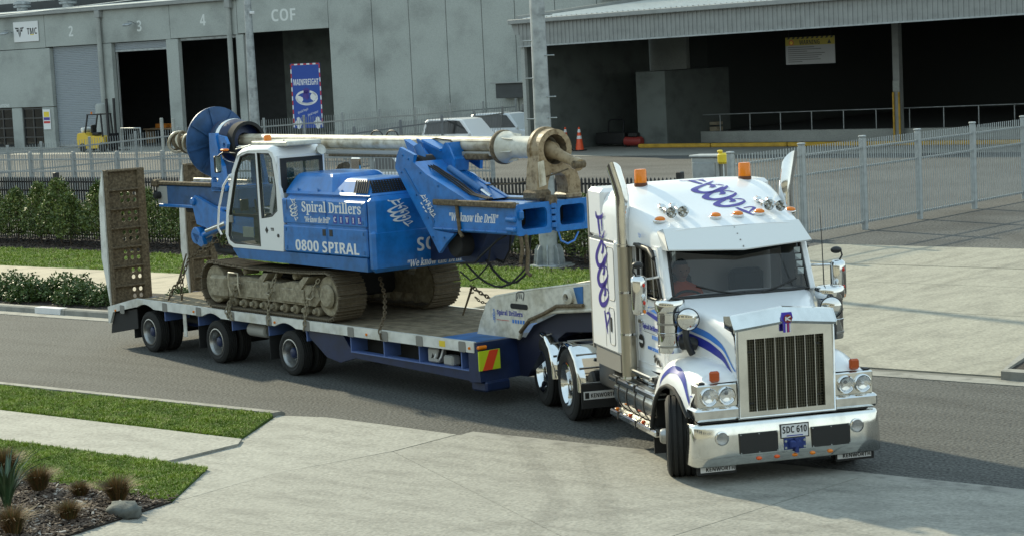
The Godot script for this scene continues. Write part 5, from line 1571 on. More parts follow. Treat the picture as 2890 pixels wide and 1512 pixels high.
	put(o, "winch_lug", MB.new().lathe([Vector2(0.04, 0), Vector2(0.11, 0), Vector2(0.11, 0.05), Vector2(0.055, 0.08), Vector2(0.05, 0.02)], 12, axis_x(-1, Vector3(-0.62, 1.7, 9.16))).done(), mats["dirty_white"])
	put(o, "pipe_bundle", MB.new().tube([Vector3(-0.64, 1.1, 8.0), Vector3(-0.66, 1.3, 8.25), Vector3(-0.66, 1.42, 8.6), Vector3(-0.66, 1.55, 8.9), Vector3(-0.66, 1.6, 9.5)], 0.03, 7).done(), mats["rust"])
	# raised ramps
	for q in [[-1.18, -0.32], [0.57, 1.2]]:
		ramp(o, q[0], q[1])
	# chains (they hold the machine down: things of their own)
	var C: Material = mats["rust"]
	chain("load_chain", "rusty chain with lever binder from the deck tail up to the machine", X, [Vector3(-1.01, 1.0, -1.99), Vector3(-0.95, 1.25, -1.84), Vector3(-0.9, 1.4, -1.62), Vector3(-0.75, 1.75, -1.6), Vector3(-0.5, 2.1, -0.9)], C)
	chain("load_chain", "short rusty chain end hanging to the deck beside the rear binder", X, [Vector3(-0.89, 1.0, -1.7), Vector3(-0.9, 1.2, -1.68), Vector3(-0.9, 1.4, -1.6)], C)
	chain("load_chain", "muddy chain over the track at the rear, by the track step", X, [Vector3(-1.3, 0.86, 0.76), Vector3(-1.3, 0.97, 0.68), Vector3(-1.27, 1.12, 0.66), Vector3(-1.28, 1.45, 0.9), Vector3(-1.2, 1.6, 0.95)], mats["mud"])
	chain("load_chain", "second muddy chain strand hooked on the rail under the track step", X, [Vector3(-1.3, 0.88, 0.62), Vector3(-1.31, 0.98, 0.58), Vector3(-1.28, 1.2, 0.7), Vector3(-1.28, 1.5, 1.05)], mats["mud"])
	chain("load_chain", "muddy chain hanging over the middle of the near track", X, [Vector3(-1.3, 0.85, 1.95), Vector3(-1.3, 1.0, 1.95), Vector3(-1.28, 1.3, 2.0), Vector3(-1.27, 1.5, 2.08), Vector3(-1.2, 1.72, 2.15)], mats["mud"])
	chain("load_chain", "muddy chain on the near track closest to its front end", X, [Vector3(-1.3, 0.84, 3.05), Vector3(-1.3, 1.0, 3.1), Vector3(-1.28, 1.26, 3.14), Vector3(-1.26, 1.5, 3.28), Vector3(-1.2, 1.7, 3.45)], mats["mud"])
	chain("load_chain", "chain in front of the near track running down to the deck edge", X, [Vector3(-1.31, 0.87, 5.3), Vector3(-1.28, 1.0, 5.24), Vector3(-1.0, 1.2, 5.0), Vector3(-0.7, 1.45, 4.6), Vector3(-0.5, 1.7, 4.2)], C)
	chain("load_chain", "chain from the far track to the foot of the trailer neck", X, [Vector3(0.6, 1.5, 5.2), Vector3(0.6, 1.4, 5.45), Vector3(0.6, 1.28, 5.85), Vector3(0.6, 1.02, 6.3)], C)
	chain("load_chain", "thin slack chain loop below the far track chain", X, [Vector3(0.62, 1.32, 5.28), Vector3(0.62, 1.25, 5.4), Vector3(0.62, 1.23, 5.6), Vector3(0.62, 1.26, 5.8)], C, 0.06)
	for q in [[Vector3(-0.93, 1.33, -1.72), Vector3(-0.78, 1.85, -1.62), "dark steel lever binder on the rear chain"], [Vector3(0.6, 1.49, 5.24), Vector3(0.6, 1.0, 4.95), "thin steel bar standing beside the far track chain"]]:
		var t := thing("chain_binder", q[2], "chain binder", Transform3D(X.basis, X * (q[0] as Vector3)))
		put(t, "lever", MB.new().cyl(Vector3.ZERO, q[1] - q[0], 0.022, 8, 0.015).done(), mats["rust"])
		put(t, "hook", MB.new().tube([Vector3(0, 0, 0), Vector3(0, -0.05, -0.05), Vector3(0, -0.11, -0.04), Vector3(0, -0.1, 0.02)], 0.015, 6).done(), mats["rust"])


func ramp(o: Node3D, u0: float, u1: float):
	var v := -3.9
	var y0 := 0.8; var y1 := 3.39
	var H := (y1 - y0) / 7.0
	var r := Node3D.new()
	r.name = numbered(o, "ramp")
	o.add_child(r, true)
	for i in 7:
		var a := y0 + i * H
		var holes := []
		if i < 6:
			for cx in [0.42, 0.58, 0.74]:
				for cy in [0.34, 0.68]:
					if (i < 2 and cx < 0.5):
						continue
					holes.append(circle(Vector2(lerpf(u0, u1, cx), a + H * cy), 0.042, 12))
		put(r, "web_plate", MB.new().prism(hole_poly(pts2([[u0 + 0.03, a], [u1 - 0.03, a], [u1 - 0.03, a + H], [u0 + 0.03, a + H]]), holes), v - 0.02, v).done(), mats["rust"])
		put(r, "cross_bar", MB.new().box(Vector3(u0 + 0.02, a + H - 0.045, v - 0.05), Vector3(u1 - 0.16, a + H - 0.012, v + 0.07), 0.006).done(), mats["rust"])
	put(r, "side_beam", MB.new().box(Vector3(u0, y0, v - 0.06), Vector3(u0 + 0.05, y1, v + 0.09), 0.01).done(), mats["rust"])
	put(r, "side_beam", MB.new().box(Vector3(u1 - 0.17, y0, v - 0.06), Vector3(u1, y1, v + 0.04), 0.015).done(), mats["rust"])
	put(r, "edge_plate", MB.new().prism(pts2([[v - 0.02, y0 - 0.06], [v - 0.26, y0 + 0.9], [v - 0.2, y1 - 0.5], [v - 0.02, y1 - 0.02]]), -u0, -u0 + 0.03, Transform3D(SIDE, Vector3.ZERO)).done(), mats["dull_white"])
	put(r, "edge_plate", MB.new().prism(pts2([[v - 0.02, y0 - 0.06], [v - 0.26, y0 + 0.9], [v - 0.2, y1 - 0.5], [v - 0.02, y1 - 0.02]]), -u1 - 0.002, -u1 + 0.028, Transform3D(SIDE, Vector3.ZERO)).done(), mats["rust"])

func drum(o: Node3D, called: String, a: Vector3, b: Vector3, r: float, m: Material, ch := 0.02) -> MeshInstance3D:
	return put(o, called, MB.new().cyl(a, b, r, 24, -1.0, ch).done(), m)

func build_rig():
	var X := TLX()
	var o := thing("drilling_rig", "blue tracked piling rig with white cab and long drill tube laid along it", "drilling rig", X)
	var B: Material = mats["rig_blue"]
	var M: Material = mats["mud"]
	var K: Material = mats["black_plastic"]
	# ---- tracks ----
	for s in [-1.0, 1.0]:
		var t := Node3D.new()
		t.name = numbered(o, "track")
		o.add_child(t, true)
		var xi := 0.69; var xo := 1.25
		var pad := MB.new()
		pad.box(Vector3(-0.28, -0.02, -0.094), Vector3(0.28, 0.012, 0.094), 0.008)
		for z in [-0.075, 0.0, 0.07]:
			pad.box(Vector3(-0.28, 0.012, z - 0.01), Vector3(0.28, 0.036, z + 0.01), 0.005)
		var pm := pad.done()
		var r := 0.385; var c0 := 0.06; var c1 := 3.67; var cy := 1.43
		var straight := c1 - c0
		var L := 2.0 * straight + TAU * r
		var n := 49
		var x: float = s * (xi + xo) / 2.0
		for i in n:
			var d := L * i / n
			var p: Vector2; var a: float
			if d < straight:
				p = Vector2(c0 + d, cy - r); a = PI
			elif d < straight + PI * r:
				var q := (d - straight) / r
				p = Vector2(c1 + sin(q) * r, cy - cos(q) * r); a = PI - q
			elif d < 2.0 * straight + PI * r:
				var f := (d - straight - PI * r) / straight
				p = Vector2(c1 - f * straight, cy + r - 0.035 * sin(f * PI) - 0.012 * absf(sin(f * PI * 2.0))); a = 0.0
			else:
				var q := (d - 2.0 * straight - PI * r) / r
				p = Vector2(c0 - sin(q) * r, cy + cos(q) * r); a = -q
			put(t, "track_pad", pm, mats["track_steel"], Transform3D(Basis(Vector3.RIGHT, a + rng.randf_range(-0.03, 0.03)), Vector3(x, p.y, p.x)))
		put(t, "side_frame", sideplate(MB.new(), pts2([[0.55, 1.24], [3.3, 1.24], [3.45, 1.36], [3.35, 1.56], [2.6, 1.62], [2.2, 1.56], [1.2, 1.62], [0.5, 1.58]]), s * 0.8, s * 1.2).done(), M)
		put(t, "drive_cover", MB.new().box(Vector3(minf(s * 0.8, s * 1.26), 1.2, -0.05), Vector3(maxf(s * 0.8, s * 1.26), 1.6, 0.52), 0.05).done(), M)
		drum(t, "sprocket", Vector3(s * 0.75, cy, c0), Vector3(s * 1.18, cy, c0), 0.33, M)
		drum(t, "idler", Vector3(s * 0.78, cy, c1), Vector3(s * 1.16, cy, c1), 0.34, M)
		drum(t, "idler_hub", Vector3(s * 1.16, cy, c1), Vector3(s * 1.24, cy - 0.0, c1), 0.2, M, 0.04)
		for k in 9:
			var v := 0.62 + k * 0.33
			drum(t, "roller", Vector3(s * 0.85, 1.145, v), Vector3(s * 1.17, 1.145, v), 0.085, M)
			drum(t, "roller_cap", Vector3(s * 1.17, 1.15, v), Vector3(s * 1.23, 1.15, v), 0.045, M, 0.012)
		for v in [1.0, 2.6]:
			drum(t, "top_roller", Vector3(s * 0.85, 1.7, v), Vector3(s * 1.15, 1.7, v), 0.06, M)
		for q in [[1.15, 1.9, 1.56], [2.3, 3.0, 1.5]]:
			put(t, "frame_plate", MB.new().box(Vector3(minf(s * 1.2, s * 1.235), 1.27, q[0]), Vector3(maxf(s * 1.2, s * 1.235), q[2], q[1]), 0.012).done(), M)
		for v in [1.42, 2.68]:
			put(t, "bracket", sideplate(MB.new(), pts2([[v, 1.5], [v + 0.35, 1.72], [v + 0.5, 1.72], [v + 0.22, 1.48]]), s * 0.9, s * 1.23).done(), M)
			put(t, "lifting_eye", MB.new().tube([Vector3(s * 1.22, 1.42, v + 0.5), Vector3(s * 1.29, 1.38, v + 0.5), Vector3(s * 1.29, 1.36, v + 0.62), Vector3(s * 1.22, 1.42, v + 0.62)], 0.02, 6).done(), M)
		put(t, "step", MB.new().tube([Vector3(s * 1.25, 1.3, 0.72), Vector3(s * 1.3, 1.45, 0.7), Vector3(s * 1.31, 1.68, 0.75), Vector3(s * 1.31, 1.68, 1.05), Vector3(s * 1.3, 1.45, 1.02), Vector3(s * 1.25, 1.3, 1.0)], 0.016, 6).done(), mats["tube_cream"])
		put(t, "step_tread", MB.new().box(Vector3(minf(s * 1.24, s * 1.3), 1.47, 0.7), Vector3(maxf(s * 1.24, s * 1.3), 1.5, 1.03)).done(), M)
	put(o, "undercarriage", MB.new().box(Vector3(-0.75, 1.25, 0.9), Vector3(0.75, 1.7, 2.9), 0.06).done(), mats["dark_inside"])
	drum(o, "slew_ring", Vector3(0, 1.68, 2.0), Vector3(0, 1.93, 2.0), 0.72, mats["dark_inside"])
	# ---- upper house ----
	put(o, "platform", sideplate(MB.new(), pts2([[0.84, 2.1], [1.02, 1.94], [4.95, 1.9], [4.95, 2.115], [0.86, 2.115]]), -1.245, 1.28).done(), mats["rig_blue_dull"])
	put(o, "house", MB.new().box(Vector3(-1.235, 2.11, 2.54), Vector3(1.28, 3.09, 5.0), 0.09).done(), B)
	for q in [[2.53, 3.845], [3.865, 4.985]]:
		for h in [[2.125, 2.575], [2.6, 3.02]]:
			put(o, "side_door", MB.new().box(Vector3(-1.255, h[0], q[0]), Vector3(-1.2, h[1], q[1]), 0.022).done(), B)
	put(o, "counterweight", MB.new().box(Vector3(-1.25, 1.89, 4.97), Vector3(1.3, 3.1, 5.16), 0.075).done(), B)
	put(o, "counterweight_band", MB.new().box(Vector3(-1.257, 1.91, 5.0), Vector3(1.307, 2.56, 5.168), 0.05).done(), B)
	put(o, "house_roof", MB.new().box(Vector3(-1.2, 3.07, 2.56), Vector3(1.25, 3.14, 5.08), 0.06).done(), B)
	for q in [[3.72, 2.43], [3.92, 2.43]]:
		put(o, "door_latch", MB.new().box(Vector3(-1.262, q[1], q[0]), Vector3(-1.25, q[1] + 0.11, q[0] + 0.1), 0.01).done(), K)
	for q in [[2.62, 2.2], [2.62, 2.5], [4.9, 2.2], [4.9, 2.5], [2.62, 2.68], [4.9, 2.68], [2.62, 2.95], [4.9, 2.95]]:
		put(o, "hinge", MB.new().box(Vector3(-1.264, q[1] - 0.03, q[0] - 0.018), Vector3(-1.254, q[1] + 0.03, q[0] + 0.018), 0.004).done(), mats["rig_blue_dull"])
	for v in [2.9, 3.5, 4.2, 4.8]:
		put(o, "roof_handrail", MB.new().cyl(Vector3(-1.15, 3.1, v), Vector3(-1.15, 3.19, v), 0.012, 6).done(), B)
	put(o, "handle_slot", MB.new().box(Vector3(-1.2575, 2.83, 2.68), Vector3(-1.252, 3.0, 2.695)).done(), K)
	put(o, "roof_hood", loft_hood(-1.15, 0.1, 2.47, 3.96, 3.13, 3.43, 0.16), B)
	put(o, "roof_hood", loft_hood(-1.18, -0.1, 3.92, 4.98, 3.12, 3.37, 0.17), B)
	put(o, "roof_hood", loft_hood(0.35, 1.2, 3.9, 4.98, 3.12, 3.33, 0.12), B)
	var vb := MB.new()
	for i in 13:
		var u := -1.04 + i * 0.055
		vb.beam(Vector3(u - 0.01, 3.145, 4.975), Vector3(u, 3.335, 4.855), 0.012, 0.03, Vector3.RIGHT)
	for k in 7:
		var f := k / 6.0
		vb.beam(Vector3(-1.1 + f * 0.08, 3.15 + f * 0.18, 4.98 - f * 0.115), Vector3(-0.25, 3.15 + f * 0.18, 4.98 - f * 0.115), 0.012, 0.014)
	for k in 7:
		var v := 4.5 + k * 0.06
		vb.beam(Vector3(-1.183, 3.145, v + 0.1), Vector3(-1.05, 3.34, v), 0.012, 0.03, Vector3.BACK)
	stuff(put(o, "grille_slats", vb.done(), mats["dark_inside"]))
	put(o, "exhaust", MB.new().tube([Vector3(0.3, 3.1, 1.95), Vector3(0.3, 3.35, 1.95), Vector3(0.28, 3.42, 2.1), Vector3(0.25, 3.45, 2.3)], 0.07, 10).done(), mats["rust"])
	# lettering on the house
	put(o, "lettering", letters("Spiral Drillers", "Droid Serif", 700, 0.235, 1.72), mats["white_ink"], Transform3D(SIDE, Vector3(-1.257, 2.875, 4.0)))
	put(o, "lettering", letters("\"We know the Drill\"", "Droid Serif", 700, 0.1, 0.76, 0.25), mats["white_ink"], Transform3D(SIDE, Vector3(-1.257, 2.69, 3.58)))
	put(o, "lettering", letters("0800 SPIRAL", "Droid Sans", 700, 0.185, 1.86), mats["white_ink"], Transform3D(SIDE, Vector3(-1.257, 2.25, 3.82)))
	var cv := "CIVIL"
	for i in 5:
		put(o, "letter_tile", MB.new().box(Vector3(-1.2575, 2.645, 4.06 + i * 0.175), Vector3(-1.255, 2.775, 4.06 + i * 0.175 + 0.1)).done(), mats["navy_ink"])
		put(o, "lettering", letters(cv[i], "Droid Serif", 700, 0.085), mats["white_ink"], Transform3D(SIDE, Vector3(-1.2595, 2.71, 4.11 + i * 0.175)))
	put(o, "underline", MB.new().box(Vector3(-1.257, 2.785, 2.76), Vector3(-1.2555, 2.79, 4.95)).done(), mats["navy_ink"])
	put(o, "emblem", strokes(emblem(), func(p, d): return Vector3(-1.257 - d, 2.83 + p.y * 0.38, 2.9 + p.x * 1.15)), mats["white_ink"])
	put(o, "emblem", strokes(emblem(), func(p, d): return Vector3(-0.72 + p.x * 1.9 - p.y * 0.14, 2.8 + p.y * 0.46, 5.162 + d)), mats["white_ink"])
	put(o, "lettering", letters("SOILMEC", "Droid Sans", 700, 0.22, 1.34), mats["white_ink"], Transform3D(Basis(), Vector3(0.26, 2.27, 5.17)))
	put(o, "lettering", letters("\"We know the Drill\"", "Droid Serif", 700, 0.12, 1.15, 0.25), mats["white_ink"], Transform3D(Basis(), Vector3(-0.05, 1.985, 5.17)))
	build_rig_cab(o)
	build_rig_mast(o)

func loft_hood(u0: float, u1: float, v0: float, v1: float, y0: float, y1: float, inset: float) -> ArrayMesh:
	var b := MB.new()
	var e := 0.035
	var rings := []
	for q in [[0.0, y0], [inset - e, y1 - e * 1.6], [inset, y1 - e * 0.5], [inset + e, y1]]:
		var i: float = q[0]
		var ring := []
		var c := 0.05 + i * 0.2
		for k in [[u0 + i + c, v0 + i], [u1 - i - c, v0 + i], [u1 - i, v0 + i + c], [u1 - i, v1 - i - c], [u1 - i - c, v1 - i], [u0 + i + c, v1 - i], [u0 + i, v1 - i - c], [u0 + i, v0 + i + c]]:
			ring.append(Vector3(k[0], q[1], k[1]))
		rings.append(ring)
	b.grid(rings, true, true)
	b.cap(rings[3], true)
	return b.done()

func build_rig_cab(o: Node3D):
	var Wm: Material = mats["white_paint"]
	var K: Material = mats["frame_black"]
	var outer := pts2([[0.87, 2.12], [2.49, 2.12], [2.55, 2.6], [2.53, 3.0], [2.44, 3.3], [2.39, 3.66], [2.32, 3.79], [2.2, 3.84], [1.58, 3.83], [1.35, 3.8], [1.2, 3.76], [0.98, 3.46], [0.72, 2.81], [0.63, 2.35], [0.72, 2.18]])
	var w1 := pts2([[0.93, 2.2], [1.77, 2.18], [1.76, 3.76], [1.5, 3.75], [1.28, 3.7], [1.08, 3.42], [0.8, 2.7], [0.74, 2.33], [0.78, 2.25]])
	var w2 := pts2([[1.87, 2.66], [2.2, 2.71], [2.36, 2.8], [2.36, 3.2], [2.28, 3.68], [2.2, 3.76], [1.84, 3.77]])
	for q in [[-1.25, -1.19], [-0.36, -0.3]]:
		put(o, "cab_side", sideplate(MB.new(), hole_poly(outer, [w1, w2]), q[0], q[1]).done(), Wm)
		for w in [w1, w2]:
			put(o, "cab_window", sideplate(MB.new(), w, q[0] + 0.02, q[0] + 0.03).done(), mats["cab_glass"])
			var ring := []
			for p in w:
				ring.append(Vector3(q[0] + 0.02 if q[0] < -1 else q[1] - 0.02, p.y, p.x))
			put(o, "window_seal", MB.new().tube(ring, 0.028, 6, -1.0, true).done(), K)
	# floor, roof, back, nose
	put(o, "cab_floor", MB.new().box(Vector3(-1.2, 2.12, 0.85), Vector3(-0.35, 2.2, 2.48)).done(), mats["dark_inside"])
	var rb := MB.new().smooth(1)
	var rows := []
	for q in [[1.16, 3.7], [1.2, 3.77], [1.35, 3.83], [1.6, 3.87], [2.2, 3.88], [2.34, 3.84], [2.41, 3.74], [2.44, 3.64]]:
		var row := []
		for k in [[-1.265, -0.06], [-1.24, 0.0], [-1.15, 0.025], [-0.78, 0.035], [-0.4, 0.025], [-0.31, 0.0], [-0.285, -0.06]]:
			row.append(Vector3(k[0], q[1] + k[1], q[0]))
		rows.append(row)
	put(o, "cab_roof", rb.grid(rows, false, true).done(), Wm)
	put(o, "cab_back", MB.new().prism(hole_poly(pts2([[-1.24, 2.15], [-0.31, 2.15], [-0.31, 3.72], [-1.24, 3.72]]), [pts2([[-1.16, 3.18], [-0.39, 3.18], [-0.39, 3.64], [-1.16, 3.64]])]), 2.42, 2.46).done(), Wm)
	put(o, "rear_window", MB.new().prism(pts2([[-1.17, 3.17], [-0.38, 3.17], [-0.38, 3.65], [-1.17, 3.65]]), 2.455, 2.465).done(), mats["cab_glass"])
	put(o, "rear_window_frame", MB.new().prism(hole_poly(pts2([[-1.2, 3.1], [-0.35, 3.1], [-0.35, 3.68], [-1.2, 3.68]]), [pts2([[-1.08, 3.2], [-0.42, 3.2], [-0.42, 3.61], [-1.08, 3.61]])]), 2.462, 2.475).done(), K)
	put(o, "windscreen", MB.new().grid([[Vector3(-1.2, 2.3, 0.68), Vector3(-0.35, 2.3, 0.68)], [Vector3(-1.2, 2.81, 0.76), Vector3(-0.35, 2.81, 0.76)], [Vector3(-1.2, 3.46, 1.02), Vector3(-0.35, 3.46, 1.02)], [Vector3(-1.2, 3.76, 1.22), Vector3(-0.35, 3.76, 1.22)]], false, true).done(), mats["cab_glass"])
	put(o, "window_bar", MB.new().box(Vector3(-1.22, 2.66, 0.8), Vector3(-1.19, 2.71, 1.77)).done(), K)
	put(o, "seat", MB.new().box(Vector3(-0.98, 2.5, 1.45), Vector3(-0.52, 2.66, 1.95), 0.06).box(Vector3(-0.96, 2.6, 1.88), Vector3(-0.54, 3.3, 2.05), 0.06).done(), mats["dark_inside"])
	put(o, "head_rest", MB.new().box(Vector3(-0.86, 3.32, 1.95), Vector3(-0.64, 3.48, 2.04), 0.03).done(), mats["dark_inside"])
	for u in [-1.02, -0.5]:
		put(o, "console", MB.new().box(Vector3(u - 0.07, 2.2, 1.3), Vector3(u + 0.07, 2.72, 1.75), 0.03).done(), K)
		put(o, "joystick", MB.new().cyl(Vector3(u, 2.72, 1.35), Vector3(u, 2.95, 1.3), 0.02, 8).done(), K)
	put(o, "monitor", MB.new().box(Vector3(-1.15, 2.75, 1.0), Vector3(-1.0, 2.95, 1.06), 0.01).done(), K)
	put(o, "papers", MB.new().box(Vector3(-1.15, 2.3, 1.05), Vector3(-1.14, 2.48, 1.4)).done(), mat("paper", lin(0.45, 0.5, 0.45), 0.8))
	put(o, "document_box", MB.new().box(Vector3(-1.262, 2.55, 0.78), Vector3(-1.23, 2.68, 0.9), 0.008).done(), mats["worn_plate"])
	put(o, "cab_badge", MB.new().prism(pts2([[1.95, 2.46], [2.0, 2.52], [2.05, 2.46], [2.0, 2.4]]), 1.2505, 1.254, Transform3D(SIDE, Vector3.ZERO)).done(), mats["black_ink"])
	put(o, "lettering", letters("TH", "Droid Serif", 700, 0.05), mats["black_ink"], Transform3D(SIDE, Vector3(-1.253, 2.48, 2.18)))
	put(o, "door_lock", MB.new().cyl(Vector3(-1.25, 2.38, 2.36), Vector3(-1.262, 2.38, 2.36), 0.03, 10).done(), K)
	put(o, "grab_rail", MB.new().tube([Vector3(-1.28, 3.38, 0.95), Vector3(-1.3, 3.2, 0.75), Vector3(-1.3, 2.8, 0.55), Vector3(-1.3, 2.45, 0.47), Vector3(-1.28, 2.33, 0.55)], 0.02, 7).done(), Wm)
	put(o, "roof_tray", MB.new().box(Vector3(-1.15, 3.88, 1.5), Vector3(-0.45, 3.96, 2.62), 0.015, Transform3D()).done(), mats["dirty_white"])
	var bc := put(o, "beacon", MB.new().lathe([Vector2(0, 0), Vector2(0.065, 0), Vector2(0.065, 0.1), Vector2(0.055, 0.125), Vector2(0, 0.13)], 16, at(-0.95, 3.93, 1.72)).done(), mats["amber"])
	put(bc, "beacon_base", MB.new().lathe([Vector2(0, -0.05), Vector2(0.075, -0.05), Vector2(0.075, 0.0), Vector2(0, 0.0)], 16, at(-0.95, 3.93, 1.72)).done(), K)
	put(o, "roof_mesh", roof_mesh(), mats["dull_white"])
	put(o, "work_lamp", MB.new().lathe([Vector2(0, 0), Vector2(0.05, 0.0), Vector2(0.085, 0.08), Vector2(0.09, 0.12), Vector2(0, 0.12)], 14, Transform3D(Basis(Vector3.RIGHT, 1.2), Vector3(-0.42, 3.74, 2.45))).done(), mats["dirty_white"])
	put(o, "aerial", MB.new().cyl(Vector3(-1.0, 3.8, 2.2), Vector3(-1.0, 3.98, 2.32), 0.008, 6).done(), K)
	put(o, "mirror", MB.new().box(Vector3(-1.4, 3.42, 0.62), Vector3(-1.26, 3.72, 0.67), 0.02).done(), K)
	put(o, "mirror_glass", MB.new().box(Vector3(-1.385, 3.44, 0.671), Vector3(-1.275, 3.7, 0.676)).done(), mats["chrome"])
	put(o, "mirror_arm", MB.new().tube([Vector3(-1.25, 3.76, 1.12), Vector3(-1.32, 3.78, 0.85), Vector3(-1.33, 3.7, 0.65)], 0.014, 6).done(), K)
	put(o, "indicator", MB.new().box(Vector3(-1.36, 3.8, 0.8), Vector3(-1.24, 3.84, 0.92), 0.015).done(), mats["amber"])

func roof_mesh() -> ArrayMesh:
	var b := MB.new()
	for k in 7:
		b.cyl(Vector3(-1.15, 3.86 + 0.02 * sin(k * 2.0), 1.02 + k * 0.07), Vector3(-0.4, 3.86 + 0.02 * cos(k * 2.0), 1.02 + k * 0.07), 0.009, 5)
	for k in 6:
		b.cyl(Vector3(-1.15 + k * 0.15, 3.82, 0.98), Vector3(-1.15 + k * 0.15, 3.9, 1.48), 0.009, 5)
	return b.done()

func build_rig_mast(o: Node3D):
	var B: Material = mats["rig_blue"]
	var D: Material = mats["rig_blue_dull"]
	var K: Material = mats["dark_inside"]
	var C: Material = mats["cast_brown"]
	dress(mat("disc_blue", lin(0.03, 0.1, 0.25), 0.5), tex["light"], 3.0, tex["soft"], 1.2, null, 0.0, false)
	# twin hollow mast box in front
	for q in [[-0.7, -0.045], [0.05, 0.7]]:
		var p := round_rect(Vector2(q[0], 2.55), Vector2(q[1], 3.0), 0.03)
		var hole := round_rect(Vector2(q[0] + 0.085, 2.63), Vector2(q[1] - 0.085, 2.93), 0.07)
		put(o, "mast_box", MB.new().prism(hole_poly(p, [hole]), 6.0, 8.1).done(), B)
		put(o, "mast_bulkhead", MB.new().box(Vector3(q[0] + 0.05, 2.6, 7.6), Vector3(q[1] - 0.05, 2.96, 7.62)).done(), K)
		put(o, "end_flange", MB.new().prism(hole_poly(round_rect(Vector2(q[0] - 0.012, 2.54), Vector2(q[1] + 0.012, 3.012), 0.05), [round_rect(Vector2(q[0] + 0.08, 2.625), Vector2(q[1] - 0.08, 2.935), 0.07)]), 8.08, 8.13).done(), B)
		put(o, "top_rail", MB.new().box(Vector3(q[0] + 0.02, 3.0, 6.1), Vector3(q[0] + 0.08, 3.035, 8.1), 0.008).done(), mats["worn_plate"])
	put(o, "near_guide", MB.new().box(Vector3(-0.77, 2.96, 6.12), Vector3(-0.69, 3.05, 8.12), 0.012).done(), mats["rust"])
	put(o, "lower_flange", MB.new().box(Vector3(-0.73, 2.575, 6.05), Vector3(-0.7, 2.6, 8.0), 0.006).done(), B)
	for h in [2.62, 2.72, 2.82, 2.91]:
		put(o, "hinge_knuckle", MB.new().cyl(Vector3(0.0, h, 8.12), Vector3(0.0, h + 0.07, 8.12), 0.055, 12).done(), B)
	put(o, "hinge_block", MB.new().box(Vector3(-0.07, 2.95, 7.95), Vector3(0.08, 3.1, 8.15), 0.02).done(), mats["rust"])
	for h in [2.64, 2.79]:
		drum(o, "pin", Vector3(-0.72, h, 7.9), Vector3(-0.72, h, 8.12), 0.045, B)
		drum(o, "pin", Vector3(0.72, h + 0.03, 7.98), Vector3(0.8, h + 0.03, 7.98), 0.05, B)
	put(o, "lug", MB.new().box(Vector3(-0.68, 2.78, 8.1), Vector3(-0.6, 2.93, 8.2), 0.03).done(), B)
	put(o, "lettering", letters("\"We know the Drill\"", "Droid Serif", 700, 0.14, 1.22, 0.25), mats["white_ink"], Transform3D(SIDE, Vector3(-0.702, 2.785, 7.06)))
	# cheek plates of the swing arm
	var cheek := pts2([[5.24, 3.85], [5.62, 3.73], [5.57, 3.62], [5.91, 3.43], [6.95, 3.04], [6.06, 2.99], [6.05, 2.56], [6.56, 2.52], [6.34, 2.37], [6.14, 2.2], [5.88, 2.54], [5.08, 3.52], [5.14, 3.71]])
	for u in [-0.7, 0.06]:
		put(o, "arm_cheek", sideplate(MB.new(), cheek, u, u + 0.06).done(), B)
	put(o, "arm_face", MB.new().grid([[Vector3(-0.66, 3.42, 5.9), Vector3(0.08, 3.42, 5.9)], [Vector3(-0.66, 3.03, 6.94), Vector3(0.08, 3.03, 6.94)]], false, true).done(), B)
	put(o, "arm_face", MB.new().grid([[Vector3(-0.66, 3.62, 5.56), Vector3(0.08, 3.62, 5.56)], [Vector3(-0.66, 3.42, 5.9), Vector3(0.08, 3.42, 5.9)]], false, true).done(), B)
	put(o, "arm_back", MB.new().grid([[Vector3(-0.66, 3.5, 5.12), Vector3(0.08, 3.5, 5.12)], [Vector3(-0.66, 2.54, 5.92), Vector3(0.08, 2.54, 5.92)]]).done(), B)
	put(o, "arm_cylinder", MB.new().cyl(Vector3(-0.28, 3.5, 5.95), Vector3(-0.28, 3.17, 6.75), 0.055, 14, -1.0, 0.01).done(), mats["rig_blue_dull"])
	put(o, "arm_cylinder_rod", MB.new().cyl(Vector3(-0.28, 3.17, 6.75), Vector3(-0.28, 3.07, 6.98), 0.03, 12).done(), mats["chrome"])
	for k in 3:
		put(o, "arm_hose", MB.new().tube([Vector3(-0.45 + k * 0.05, 3.58, 5.5), Vector3(-0.5 + k * 0.05, 3.52, 5.8), Vector3(-0.48 + k * 0.06, 3.3, 6.3), Vector3(-0.5 + k * 0.05, 3.12, 6.75), Vector3(-0.52 + k * 0.05, 3.06, 7.2)], 0.014, 6).done(), mats["rubber_plain"])
	for q in [[5.3, 3.72], [5.45, 3.66], [5.25, 3.45], [5.62, 3.1], [5.9, 2.75], [6.0, 2.45], [6.3, 2.45], [5.75, 3.45], [6.2, 3.25], [6.02, 2.9]]:
		put(o, "bolt", MB.new().cyl(Vector3(-0.7, q[1], q[0]), Vector3(-0.716, q[1], q[0]), 0.016, 8).done(), mats["rig_blue_dull"])
	for k in 7:
		put(o, "bolt", MB.new().cyl(Vector3(-0.7, 2.59, 6.3 + k * 0.27), Vector3(-0.735, 2.59, 6.3 + k * 0.27), 0.012, 8).done(), mats["rig_blue_dull"])
	put(o, "arm_rib", sideplate(MB.new(), pts2([[5.3, 3.5], [6.05, 2.66], [6.07, 2.7], [5.34, 3.52]]), -0.71, -0.7).done(), mats["rig_blue_dull"])
	put(o, "emblem", strokes(emblem(), func(p, d): return Vector3(-0.702 - d, 2.93 + p.y * 0.36, 5.9 + p.x * 1.3 - p.y * 0.2)), mats["white_ink"])
	# horn and clamp holding the tube
	put(o, "arm_horn", sideplate(MB.new(), pts2([[4.86, 3.95], [5.24, 3.8], [5.5, 3.6], [5.5, 3.4], [5.15, 3.5], [4.95, 3.78]]), -0.34, -0.22).done(), B)
